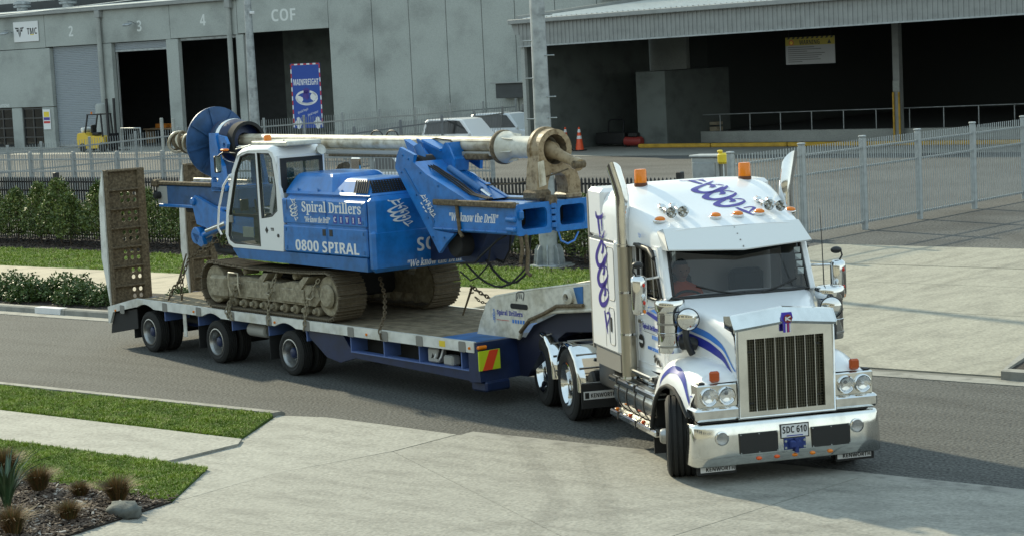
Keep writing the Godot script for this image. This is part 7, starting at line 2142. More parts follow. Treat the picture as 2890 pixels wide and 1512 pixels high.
	for s in [-1.0, 1.0]:
		put(o, "shield_end", MB.new().prism(pts2([[-0.79, 1.83], [-0.785, 1.88], [-0.9, 2.025], [-1.12, 2.0], [-1.1, 1.86]]), s * -0.655 - 0.006, s * -0.655 + 0.006, Transform3D(SIDE, Vector3.ZERO)).done(), Po)
	var bd := put(o, "hood_badge", MB.new().prism(pts2([[-0.045, 1.8], [0.045, 1.8], [0.045, 1.92], [0.075, 1.97], [0.06, 2.04], [-0.06, 2.04], [-0.075, 1.97], [-0.045, 1.92]]), -0.765, -0.735).done(), mat("violet_enamel", lin(0.05, 0.03, 0.4), 0.2))
	put(bd, "red_roundel", MB.new().cyl(Vector3(0.01, 1.965, -0.735), Vector3(0.01, 1.965, -0.725), 0.052, 20).done(), mat("dark_red_enamel", lin(0.2, 0.015, 0.02), 0.25))
	put(bd, "roundel_bars", strokes([[[-0.02, 1.99, 0.01], [-0.02, 1.94, 0.01]], [[-0.015, 1.965, 0.01], [0.04, 1.99, 0.01]], [[-0.015, 1.965, 0.01], [0.04, 1.94, 0.01]]], func(p, d): return Vector3(p.x, p.y, -0.7245 + d)), mats["sign_white"])
	for k in 3:
		put(bd, "stem_bar", MB.new().box(Vector3(-0.022 + k * 0.025, 1.8, -0.735), Vector3(-0.01 + k * 0.025, 1.905, -0.728)).done(), mats["sign_white"] if k % 2 == 0 else mats["red_ink"])
	# ---- bumper ----
	var path := []
	for q in [[-1.2, -1.08], [-1.2, -0.93], [-1.19, -0.87], [-1.165, -0.825], [-1.12, -0.8], [-1.05, -0.785], [-0.8, -0.775], [0.0, -0.765], [0.8, -0.775], [1.05, -0.785], [1.12, -0.8], [1.165, -0.825], [1.19, -0.87], [1.2, -0.93], [1.2, -1.08]]:
		path.append(Vector2(q[0], q[1]))
	var prof := [[-0.12, 0.255], [0.0, 0.255], [0.018, 0.27], [0.016, 0.4], [0.006, 0.6], [-0.006, 0.715], [-0.016, 0.75], [-0.04, 0.765], [-0.16, 0.765]]
	rows = []
	for q in prof:
		var row := []
		for i in path.size():
			var t: Vector2 = (path[mini(i + 1, path.size() - 1)] - path[maxi(i - 1, 0)]).normalized()
			var p: Vector2 = path[i] + Vector2(-t.y, t.x) * q[0]
			row.append(Vector3(p.x, q[1], p.y))
		rows.append(row)
	put(o, "bumper", MB.new().smooth(1).grid(rows).done(), mats["polished"])
	for q in [[-0.65, -0.165], [0.27, 0.765]]:
		put(o, "bumper_vent", MB.new().box(Vector3(q[0], 0.385, -0.8), Vector3(q[1], 0.63, -0.736), 0.004).done(), mats["black_plastic"])
		for c in [[q[0] + 0.012, 0.397], [q[1] - 0.012, 0.397], [q[0] + 0.012, 0.618], [q[1] - 0.012, 0.618], [(q[0] + q[1]) / 2, 0.618], [(q[0] + q[1]) / 2, 0.397]]:
			put(o, "bolt", MB.new().cyl(Vector3(c[0], c[1], -0.736), Vector3(c[0], c[1], -0.731), 0.009, 8).done(), Ch)
	for s in [-1.0, 1.0]:
		var F := Transform3D(Basis(Vector3.RIGHT, PI / 2), Vector3(s * 0.865, 0.595, -0.768))
		var fl := put(o, "fog_lamp", MB.new().lathe([Vector2(0.072, 0.0), Vector2(0.085, 0.0), Vector2(0.086, 0.016), Vector2(0.072, 0.02)], 24, F).done(), Ch)
		put(fl, "reflector", MB.new().lathe([Vector2(0.074, 0.014), Vector2(0.05, 0.006), Vector2(0, 0.003)], 20, F).done(), mats["steel"])
		put(fl, "lens_bar", MB.new().box(Vector3(s * 0.865 - 0.07, 0.59, -0.758), Vector3(s * 0.865 + 0.07, 0.6, -0.75)).done(), mats["steel"])
		put(fl, "lens", MB.new().lathe([Vector2(0.074, 0.016), Vector2(0.04, 0.024), Vector2(0, 0.026)], 20, F).done(), mats["lamp_glass"])
		var fpl := put(o, "front_flap", MB.new().box(Vector3(s * 0.89 - 0.25, 0.14, -0.93), Vector3(s * 0.89 + 0.25, 0.3, -0.91)).done(), mats["rubber_plain"])
		put(fpl, "flap_plate", MB.new().box(Vector3(s * 0.88 - 0.22, 0.17, -0.909), Vector3(s * 0.88 + 0.22, 0.245, -0.905)).done(), mats["sign_white"])
		put(fpl, "lettering", letters("KENWORTH", "Droid Sans", 700, 0.05, 0.36), mats["black_ink"], at(s * 0.88 + 0.03, 0.207, -0.903))
	var pl := put(o, "number_plate", MB.new().box(Vector3(-0.125, 0.525, -0.762), Vector3(0.235, 0.695, -0.753), 0.003).done(), mats["sign_white"])
	put(pl, "plate_rim", MB.new().prism(hole_poly(pts2([[-0.128, 0.522], [0.238, 0.522], [0.238, 0.698], [-0.128, 0.698]]), [pts2([[-0.116, 0.534], [0.226, 0.534], [0.226, 0.686], [-0.116, 0.686]])]), -0.753, -0.75).done(), K)
	put(pl, "lettering", letters("SDC 610", "Droid Sans", 700, 0.085, 0.31), mats["black_ink"], at(0.055, 0.625, -0.7515))
	put(pl, "blue_line", MB.new().box(Vector3(-0.05, 0.545, -0.753), Vector3(0.16, 0.556, -0.751)).done(), mats["navy_ink"])
	var tw := put(o, "tow_plate", MB.new().box(Vector3(-0.09, 0.385, -0.765), Vector3(0.19, 0.52, -0.742), 0.004).done(), mat("tow_blue", lin(0.01, 0.03, 0.16), 0.5))
	put(tw, "tow_block", MB.new().box(Vector3(-0.03, 0.4, -0.742), Vector3(0.12, 0.5, -0.69), 0.02).done(), mats["tow_blue"])
	put(tw, "tow_pin", MB.new().cyl(Vector3(0.06, 0.35, -0.715), Vector3(0.06, 0.52, -0.715), 0.028, 12).done(), mats["tow_blue"])
	for c in [[-0.07, 0.41], [-0.07, 0.49], [0.17, 0.41], [0.17, 0.49]]:
		put(tw, "bolt", MB.new().cyl(Vector3(c[0], c[1], -0.742), Vector3(c[0], c[1], -0.732), 0.016, 8).done(), Ch)
	for k in 5:
		put(o, "marker_lamp", MB.new().ball(Vector3(-0.41 + k * 0.228, 0.315, -0.748), Vector3(0.038, 0.022, 0.018), 12).done(), mats["amber"] if k > 1 else mat("red_amber", lin(0.75, 0.1, 0.01), 0.15))
	put(o, "bumper_step", MB.new().box(Vector3(-1.08, 0.74, -1.2), Vector3(1.08, 0.79, -0.9), 0.01).done(), K)
	# ---- wheels ----
	for s in [-1.0, 1.0]:
		wheel(o, s, Vector3(s * 1.07, 0.5, -1.66), 0.5, 0.34, 0.29, Ch, false, -0.33, 0.02)
		for v in [-6.05, -7.4]:
			wheel(o, s, Vector3(s * 1.12, 0.515, v), 0.515, 0.27, 0.31, Ch)
			wheel(o, s, Vector3(s * 0.78, 0.515, v), 0.515, 0.27, 0.31, mats["steel"])
			wheel_guard(o, s, v)
	put(o, "front_axle", MB.new().cyl(Vector3(-0.9, 0.5, -1.66), Vector3(0.9, 0.5, -1.66), 0.07, 10).done(), K)
	for v in [-6.05, -7.4]:
		put(o, "rear_axle", MB.new().cyl(Vector3(-0.7, 0.52, v), Vector3(0.7, 0.52, v), 0.11, 12).done(), K)
		put(o, "axle_housing", MB.new().ball(Vector3(0, 0.52, v), Vector3(0.28, 0.28, 0.26)).done(), K)
	# ---- chassis ----
	for s in [-1.0, 1.0]:
		put(o, "chassis_rail", MB.new().box(Vector3(minf(s * 0.36, s * 0.44), 0.72, -8.2), Vector3(maxf(s * 0.36, s * 0.44), 1.0, -1.0)).done(), K)
	put(o, "engine_block", MB.new().box(Vector3(-0.5, 0.5, -2.6), Vector3(0.5, 1.5, -1.1)).done(), K)
	put(o, "fifth_wheel", MB.new().cyl(Vector3(0, 1.12, -6.7), Vector3(0, 1.2, -6.7), 0.45, 24).done(), K)
	put(o, "fifth_wheel_base", MB.new().box(Vector3(-0.45, 0.95, -7.0), Vector3(0.45, 1.12, -6.4)).done(), K)
	put(o, "deck_plate", MB.new().box(Vector3(-0.44, 1.0, -5.6), Vector3(0.44, 1.03, -4.85)).done(), mats["polished"])
	put(o, "air_lines", MB.new().tube([Vector3(-0.2, 1.9, -4.85), Vector3(-0.25, 1.5, -5.2), Vector3(-0.2, 1.3, -5.8), Vector3(0.1, 1.35, -6.2)], 0.03, 7).done(), K)
	build_truck_cab(o)
	build_truck_sides(o)
	build_driver(X)

func smooth_tab(tab: Array, x: float) -> float:
	for i in tab.size() - 1:
		if x <= tab[i + 1][0] or i == tab.size() - 2:
			var p0: float = tab[maxi(i - 1, 0)][1]; var p1: float = tab[i][1]; var p2: float = tab[i + 1][1]; var p3: float = tab[mini(i + 2, tab.size() - 1)][1]
			return cubic_interpolate(p1, p2, p0, p3, clampf((x - tab[i][0]) / (tab[i + 1][0] - tab[i][0]), 0, 1))
	return tab[-1][1]

func wheel_guard(o: Node3D, s: float, v: float):
	var Ch: Material = mats["chrome"]
	var rows := []
	var n := 26
	for i in n + 1:
		var a := lerpf(-0.05, PI * 0.86, float(i) / n)   # from the front foot over the top to the rear
		var R := 0.6 + (0.012 if i % 4 == 0 else 0.0)
		var row := []
		for q in [[0.66, -0.02], [0.66, 0.0], [0.8, 0.012], [1.1, 0.012], [1.225, 0.004], [1.255, -0.02], [1.26, -0.06]]:
			row.append(Vector3(s * q[0], 0.515 + sin(a) * (R + q[1]), v + cos(a) * (R + q[1])))
		rows.append(row)
	var g := put(o, "wheel_guard", MB.new().smooth(1).grid(rows, false, s > 0).done(), Ch)
	for i in 6:
		var a := 0.15 + i * 0.36
		var lo := []; var hi := []
		for u in [0.68, 1.22]:
			for q in [[a - 0.012, lo], [a + 0.012, hi]]:
				q[1].append(Vector3(s * u, 0.515 + sin(q[0]) * 0.618, v + cos(q[0]) * 0.618))
		put(g, "guard_rib", MB.new().tube([(lo[0] + hi[0]) / 2, (lo[1] + hi[1]) / 2], 0.012, 5).done(), mats["steel"])
	put(o, "guard_bracket", MB.new().cyl(Vector3(s * 0.45, 1.0, v + 0.62), Vector3(s * 0.95, 0.98, v + 0.5), 0.03, 8).done(), mats["black_plastic"])
	if v > -7.0:
		var f := put(o, "mudflap", MB.new().box(Vector3(minf(s * 0.72, s * 1.24), 0.26, v + 0.64), Vector3(maxf(s * 0.72, s * 1.24), 0.6, v + 0.66)).done(), mats["rubber_plain"])
		put(f, "flap_plate", MB.new().box(Vector3(s * 0.97 - 0.24, 0.385, v + 0.661), Vector3(s * 0.97 + 0.24, 0.5, v + 0.666)).done(), mats["sign_white"])
		put(f, "lettering", letters("KENWORTH", "Droid Sans", 700, 0.06, 0.36), mats["black_ink"], at(s * 0.97 + 0.045, 0.442, v + 0.668))
		put(f, "emblem", MB.new().box(Vector3(s * 0.97 - 0.22, 0.4, v + 0.6665), Vector3(s * 0.97 - 0.16, 0.485, v + 0.669)).done(), mats["black_ink"])

func build_truck_cab(o: Node3D):
	var Wp: Material = mats["white_paint"]
	var Ch: Material = mats["chrome"]
	var Po: Material = mats["polished"]
	var K: Material = mats["black_plastic"]
	# sides with doors
	var outer := pts2([[-3.62, 1.08], [-2.3, 1.16], [-2.28, 2.1], [-2.5, 2.74], [-3.62, 2.78]])
	var win := pts2([[-3.27, 2.07], [-2.42, 2.07], [-2.38, 2.12], [-2.6, 2.62], [-2.7, 2.68], [-3.27, 2.69]])
	for s in [-1.0, 1.0]:
		put(o, "cab_side", sideplate(MB.new(), hole_poly(outer, [win]), s * 0.95, s * 1.0).done(), Wp)
		put(o, "door", sideplate(MB.new(), hole_poly(pts2([[-3.4, 1.2], [-2.36, 1.22], [-2.36, 2.05], [-2.58, 2.7], [-3.38, 2.73]]), [win]), s * 1.002, s * 1.014).done(), Wp)
		put(o, "side_window", sideplate(MB.new(), win, s * 0.965, s * 0.972).done(), mats["dark_glass"])
		var ring := []
		for p in win:
			ring.append(Vector3(s * 1.012, p.y, p.x))
		put(o, "window_seal", MB.new().tube(ring, 0.022, 6, -1.0, true).done(), K)
		put(o, "rain_visor", MB.new().tube([Vector3(s * 1.03, 2.6, -2.56), Vector3(s * 1.04, 2.7, -2.72), Vector3(s * 1.04, 2.73, -3.28)], 0.035, 7).done(), K)
		put(o, "quarter_bar", MB.new().cyl(Vector3(s * 1.0, 2.08, -2.68), Vector3(s * 1.0, 2.66, -2.74), 0.012, 6).done(), mats["steel"])
		put(o, "a_pillar", MB.new().beam(Vector3(s * 0.955, 2.08, -2.24), Vector3(s * 0.93, 2.76, -2.5), 0.1, 0.09, Vector3.BACK, 0.025).done(), Wp)
		put(o, "door_handle", MB.new().box(Vector3(s * 1.02 - 0.012, 1.7, -3.32), Vector3(s * 1.02 + 0.012, 1.75, -3.18), 0.01).done(), Ch)
		put(o, "grab_handle", MB.new().tube([Vector3(s * 1.0, 1.5, -3.5), Vector3(s * 1.07, 1.55, -3.5), Vector3(s * 1.07, 2.4, -3.5), Vector3(s * 1.0, 2.45, -3.5)], 0.016, 7).done(), Ch)
	# lettering on the near door
	put(o, "lettering", letters("Spiral Drillers", "Droid Serif", 700, 0.085, 0.62), mats["navy_ink"], Transform3D(SIDE, Vector3(-1.016, 1.68, -2.86)))
	put(o, "underline", MB.new().box(Vector3(-1.018, 1.615, -3.15), Vector3(-1.015, 1.62, -2.6)).done(), mats["grey_ink"])
	for k in 4:
		put(o, "letter_tile", MB.new().box(Vector3(-1.018, 1.55, -2.8 + k * 0.06), Vector3(-1.015, 1.6, -2.8 + k * 0.06 + 0.035)).done(), mats["mid_blue_ink"])
	put(o, "emblem", strokes(emblem(), func(p, d): return Vector3(-1.015 - d, 1.65 + p.y * 0.2, -3.27 + p.x * 0.28)), mats["navy_ink"])
	put(o, "round_badge", MB.new().cyl(Vector3(-1.014, 1.47, -3.25), Vector3(-1.022, 1.47, -3.25), 0.09, 22).done(), mats["black_ink"])
	put(o, "badge_bar", MB.new().box(Vector3(-1.025, 1.45, -3.33), Vector3(-1.022, 1.485, -3.17)).done(), mats["sign_white"])
	put(o, "lettering", letters("0800 SPIRAL", "Droid Sans", 700, 0.045, 0.42), mats["mid_blue_ink"], Transform3D(SIDE, Vector3(-1.016, 1.42, -2.78)))
	put(o, "script_mark", strokes([[[-0.14, 0.03, 0.01], [-0.08, 0.06, 0.025], [-0.1, -0.02, 0.03], [-0.02, 0.03, 0.02], [0.0, -0.03, 0.03], [0.06, 0.01, 0.02], [0.09, -0.04, 0.03], [0.15, -0.05, 0.008]]], func(p, d): return Vector3(-1.015 - d, 1.29 + p.y, -2.62 + p.x)), mats["black_ink"])
	put(o, "door_stripe", sideplate(MB.new(), pts2([[-3.1, 1.93], [-2.38, 1.88], [-2.38, 1.94], [-3.1, 1.955]]), -1.016, -1.019).done(), mats["mid_blue_ink"])
	put(o, "door_stripe", sideplate(MB.new(), pts2([[-3.1, 1.87], [-2.38, 1.78], [-2.38, 1.85], [-3.1, 1.9]]), -1.016, -1.019).done(), mats["navy_ink"])
	put(o, "firewall", MB.new().box(Vector3(-0.95, 1.1, -2.33), Vector3(0.95, 2.09, -2.28)).done(), Wp)
	put(o, "cowl", MB.new().grid([[Vector3(-0.96, 2.1, -2.2), Vector3(-0.5, 2.135, -2.12), Vector3(0, 2.15, -2.05), Vector3(0.5, 2.135, -2.12), Vector3(0.96, 2.1, -2.2)], [Vector3(-0.96, 2.11, -2.36), Vector3(-0.5, 2.14, -2.3), Vector3(0, 2.15, -2.25), Vector3(0.5, 2.14, -2.3), Vector3(0.96, 2.11, -2.36)]], false, false).done(), K)
	put(o, "cab_floor", MB.new().box(Vector3(-0.95, 1.1, -4.5), Vector3(0.95, 1.2, -2.33)).done(), K)
	put(o, "dashboard", MB.new().box(Vector3(-0.93, 1.75, -2.62), Vector3(0.93, 2.07, -2.34), 0.04).done(), K)
	# windscreen in two panes meeting at the middle
	for s in [-1.0, 1.0]:
		var r := []
		for i in 5:
			var t := i / 4.0
			var row := []
			for k in 7:
				var q := k / 6.0
				row.append(Vector3(s * q * lerpf(0.9, 0.88, t), lerpf(lerpf(2.13, 2.12, q), lerpf(2.76, 2.77, q), t), lerpf(lerpf(-2.05, -2.22, q * q), lerpf(-2.33, -2.48, q * q), t)))
			r.append(row)
		put(o, "windscreen", MB.new().smooth(1).grid(r, false, s < 0).done(), mats["windscreen"])
		var fr := []
		for k in 7:
			fr.append(r[0][k])
		for i in range(1, 5):
			fr.append(r[i][6])
		put(o, "screen_seal", MB.new().tube(fr, 0.022, 6).done(), K)
	put(o, "sun_strip", MB.new().grid([[Vector3(-0.86, 2.68, -2.445), Vector3(-0.4, 2.62, -2.33), Vector3(0, 2.58, -2.26), Vector3(0.4, 2.62, -2.33), Vector3(0.86, 2.68, -2.445)], [Vector3(-0.87, 2.77, -2.48), Vector3(-0.4, 2.77, -2.4), Vector3(0, 2.77, -2.345), Vector3(0.4, 2.77, -2.4), Vector3(0.87, 2.77, -2.48)]]).done(), mats["black_ink"])
	for k in 4:
		put(o, "screen_sticker", MB.new().box(Vector3(0.79, 2.3 + k * 0.085, -2.285 - k * 0.034), Vector3(0.87, 2.37 + k * 0.085, -2.28 - k * 0.034), 0.0, Transform3D()).done(), mat("sticker", lin(0.45, 0.5, 0.5), 0.5))
	put(o, "screen_sticker", MB.new().box(Vector3(-0.84, 2.56, -2.41), Vector3(-0.79, 2.68, -2.405)).done(), mats["sticker"])
	for q in [[-0.1, -0.62], [0.2, 0.72]]:
		put(o, "wiper", MB.new().tube([Vector3(q[0], 2.14, -2.03), Vector3(lerpf(q[0], q[1], 0.5), 2.18, -2.1), Vector3(q[1], 2.2 + 0.06, -2.17)], 0.011, 6).done(), K)
	# sun visor
	put(o, "sun_visor", MB.new().grid([[Vector3(-0.96, 2.715, -2.2), Vector3(0, 2.67, -2.08), Vector3(0.96, 2.715, -2.2)], [Vector3(-0.955, 2.73, -2.19), Vector3(0, 2.685, -2.07), Vector3(0.955, 2.73, -2.19)], [Vector3(-0.91, 2.965, -2.5), Vector3(0, 2.945, -2.42), Vector3(0.91, 2.965, -2.5)]]).done(), mat("visor_grey", lin(0.7, 0.7, 0.68), 0.35, 0.15))
	put(o, "visor_under", MB.new().grid([[Vector3(-0.955, 2.714, -2.2), Vector3(0, 2.669, -2.08), Vector3(0.955, 2.714, -2.2)], [Vector3(-0.9, 2.93, -2.5), Vector3(0, 2.91, -2.42), Vector3(0.9, 2.93, -2.5)]], false, true).done(), K)
	for s in [-1.0, 1.0]:
		put(o, "visor_end", MB.new().grid([[Vector3(s * 0.96, 2.715, -2.2), Vector3(s * 0.99, 2.72, -2.32)], [Vector3(s * 0.91, 2.965, -2.5), Vector3(s * 0.97, 2.93, -2.58)]], false, s < 0).done(), mats["steel"])
	for k in 4:
		put(o, "rivet", MB.new().ball(Vector3(0.005, 2.72 + k * 0.07, -2.105 - k * 0.1), Vector3(0.012, 0.012, 0.012), 8).done(), mats["steel"])
	# roof, sleeper
	var rows := []
	for i in 16:
		var v := lerpf(-4.16, -2.45, i / 15.0)
		var w := curve(ROOF_W, v)
		var row := []
		for k in 25:
			var a := PI * k / 24.0
			var c := cos(a)
			var u := -w * signf(c) * pow(absf(c), 0.42)
			row.append(roof_point(u, v))
		row.push_front(Vector3(-w, 2.7, v)); row.push_back(Vector3(w, 2.7, v))
		rows.append(row)
	put(o, "roof", MB.new().smooth(1).grid(rows, false, true).done(), Wp)
	put(o, "roof_front", MB.new().cap(rows[-1], true).done(), Wp)
	put(o, "roof_back", MB.new().cap(rows[0]).done(), Wp)
	put(o, "sleeper", MB.new().box(Vector3(-1.2, 1.24, -4.83), Vector3(1.2, 2.735, -3.66), 0.035).done(), Wp)
	put(o, "wind_fairing", MB.new().box(Vector3(-1.2, 2.738, -4.8), Vector3(1.2, 3.4, -4.185), 0.05).done(), Wp)
	put(o, "body_trim", MB.new().box(Vector3(-1.206, 2.72, -4.82), Vector3(-1.198, 2.745, -3.68)).done(), mats["steel"])
	put(o, "door_gap", MB.new().box(Vector3(-1.2025, 1.3, -4.2), Vector3(-1.1995, 2.7, -4.19)).done(), mats["worn_plate"])
	put(o, "lower_skirt", MB.new().box(Vector3(-1.17, 1.0, -4.8), Vector3(1.17, 1.235, -3.7)).done(), mats["worn_plate"])
	put(o, "back_edge", MB.new().box(Vector3(-1.19, 1.2, -4.88), Vector3(1.19, 3.3, -4.835)).done(), mats["worn_plate"])
	put(o, "emblem", strokes(emblem(), func(p, d): return Vector3(-1.2015 - d, 2.28 + p.y * 1.62, -4.24 + p.x * 2.5)), mats["purple_ink"])
	var hg := []
	for q in round_rect(Vector2(-4.02, 1.35), Vector2(-3.78, 1.85), 0.06):
		hg.append(Vector3(-1.202, q.y, q.x))
	put(o, "locker_door", MB.new().tube(hg, 0.006, 5, -1.0, true).done(), mats["worn_plate"])
	put(o, "locker_handle", MB.new().prism(round_rect(Vector2(-3.97, 1.52), Vector2(-3.9, 1.72), 0.03), 1.201, 1.208, Transform3D(SIDE, Vector3.ZERO)).done(), K)
	var hg2 := []
	for q in round_rect(Vector2(-4.02, 1.95), Vector2(-3.72, 2.65), 0.06):
		hg2.append(Vector3(-1.202, q.y, q.x))
	put(o, "sleeper_window_rim", MB.new().tube(hg2, 0.006, 5, -1.0, true).done(), mats["worn_plate"])
	put(o, "side_emblem", strokes(emblem(), func(p, d): return Vector3(-1.06 - d, 2.86 + p.x * 0.3, -3.0 + p.y * 0.14)), mats["mid_blue_ink"])
	stuff(put(o, "roof_emblem", strokes(emblem(), func(p, d): return roof_point(0.14 + p.x * 2.5 - p.y * 0.22, -3.32 - p.y * 1.3, d + 0.003), 0.003), mats["purple_ink"]))
	# roof lamps and horns
	for q in [[-0.86, -2.78], [-0.14, -2.7], [0.16, -2.7], [0.46, -2.72], [0.98, -2.95]]:
		var p := roof_point(q[0], q[1])
		put(o, "marker_base", MB.new().ball(p, Vector3(0.085, 0.04, 0.1), 12).done(), Ch)
		put(o, "marker_lamp", MB.new().ball(p + Vector3(0, 0.025, 0.02), Vector3(0.07, 0.04, 0.08), 12).done(), mats["amber"])
	for s in [-1.0, 1.0]:
		for k in 2:
			var u: float = s * 0.66 + (k - 0.5) * 0.14
			var p := roof_point(u, -2.9, 0.07)
			var d := Vector3(0, -0.12, 1).normalized()
			put(o, "horn", MB.new().lathe([Vector2(0, -0.2), Vector2(0.04, -0.2), Vector2(0.045, -0.13), Vector2(0.022, -0.1), Vector2(0.028, 0.05), Vector2(0.04, 0.15), Vector2(0.075, 0.24), Vector2(0.06, 0.22), Vector2(0.02, 0.1), Vector2(0, 0.1)], 18, Transform3D(Basis(Vector3.RIGHT, d, Vector3.RIGHT.cross(d)), p + d * (k * 0.04))).done(), Ch)
			put(o, "horn_stand", MB.new().cyl(p - Vector3(0, 0.07, 0.05), p - Vector3(0, 0, 0.05), 0.018, 6).done(), Ch)
		var bp := roof_point(s * 0.73, -3.88)
		var bc := put(o, "beacon", MB.new().lathe([Vector2(0, 0.03), Vector2(0.082, 0.03), Vector2(0.08, 0.19), Vector2(0.072, 0.21), Vector2(0, 0.215)], 20, Transform3D(Basis(), bp)).done(), mats["amber"])
		put(bc, "beacon_base", MB.new().lathe([Vector2(0, -0.03), Vector2(0.09, -0.03), Vector2(0.09, 0.03), Vector2(0, 0.031)], 20, Transform3D(Basis(), bp)).done(), mat("brown_base", lin(0.1, 0.03, 0.01), 0.4))
	# seats
	for u in [-0.5, 0.5]:
		put(o, "seat", MB.new().box(Vector3(u - 0.25, 1.45, -3.35), Vector3(u + 0.25, 1.62, -2.9), 0.06).box(Vector3(u - 0.24, 1.6, -3.45), Vector3(u + 0.24, 2.3, -3.3), 0.06).done(), mats["dark_inside"])
	var wr := []
	for k in 20:
		var t := TAU * k / 20
		wr.append(Vector3(-0.5 + cos(t) * 0.22, 1.98 + sin(t) * 0.14, -2.72 - sin(t) * 0.16))
	var sw := put(o, "steering_wheel", MB.new().tube(wr, 0.016, 6, -1.0, true).done(), K)
	put(sw, "steering_column", MB.new().cyl(Vector3(-0.5, 1.98, -2.72), Vector3(-0.5, 1.75, -2.45), 0.035, 8).done(), K)
	put(o, "cab_back_wall", MB.new().box(Vector3(-0.94, 1.2, -3.9), Vector3(0.94, 2.7, -3.85)).done(), mats["dark_inside"])

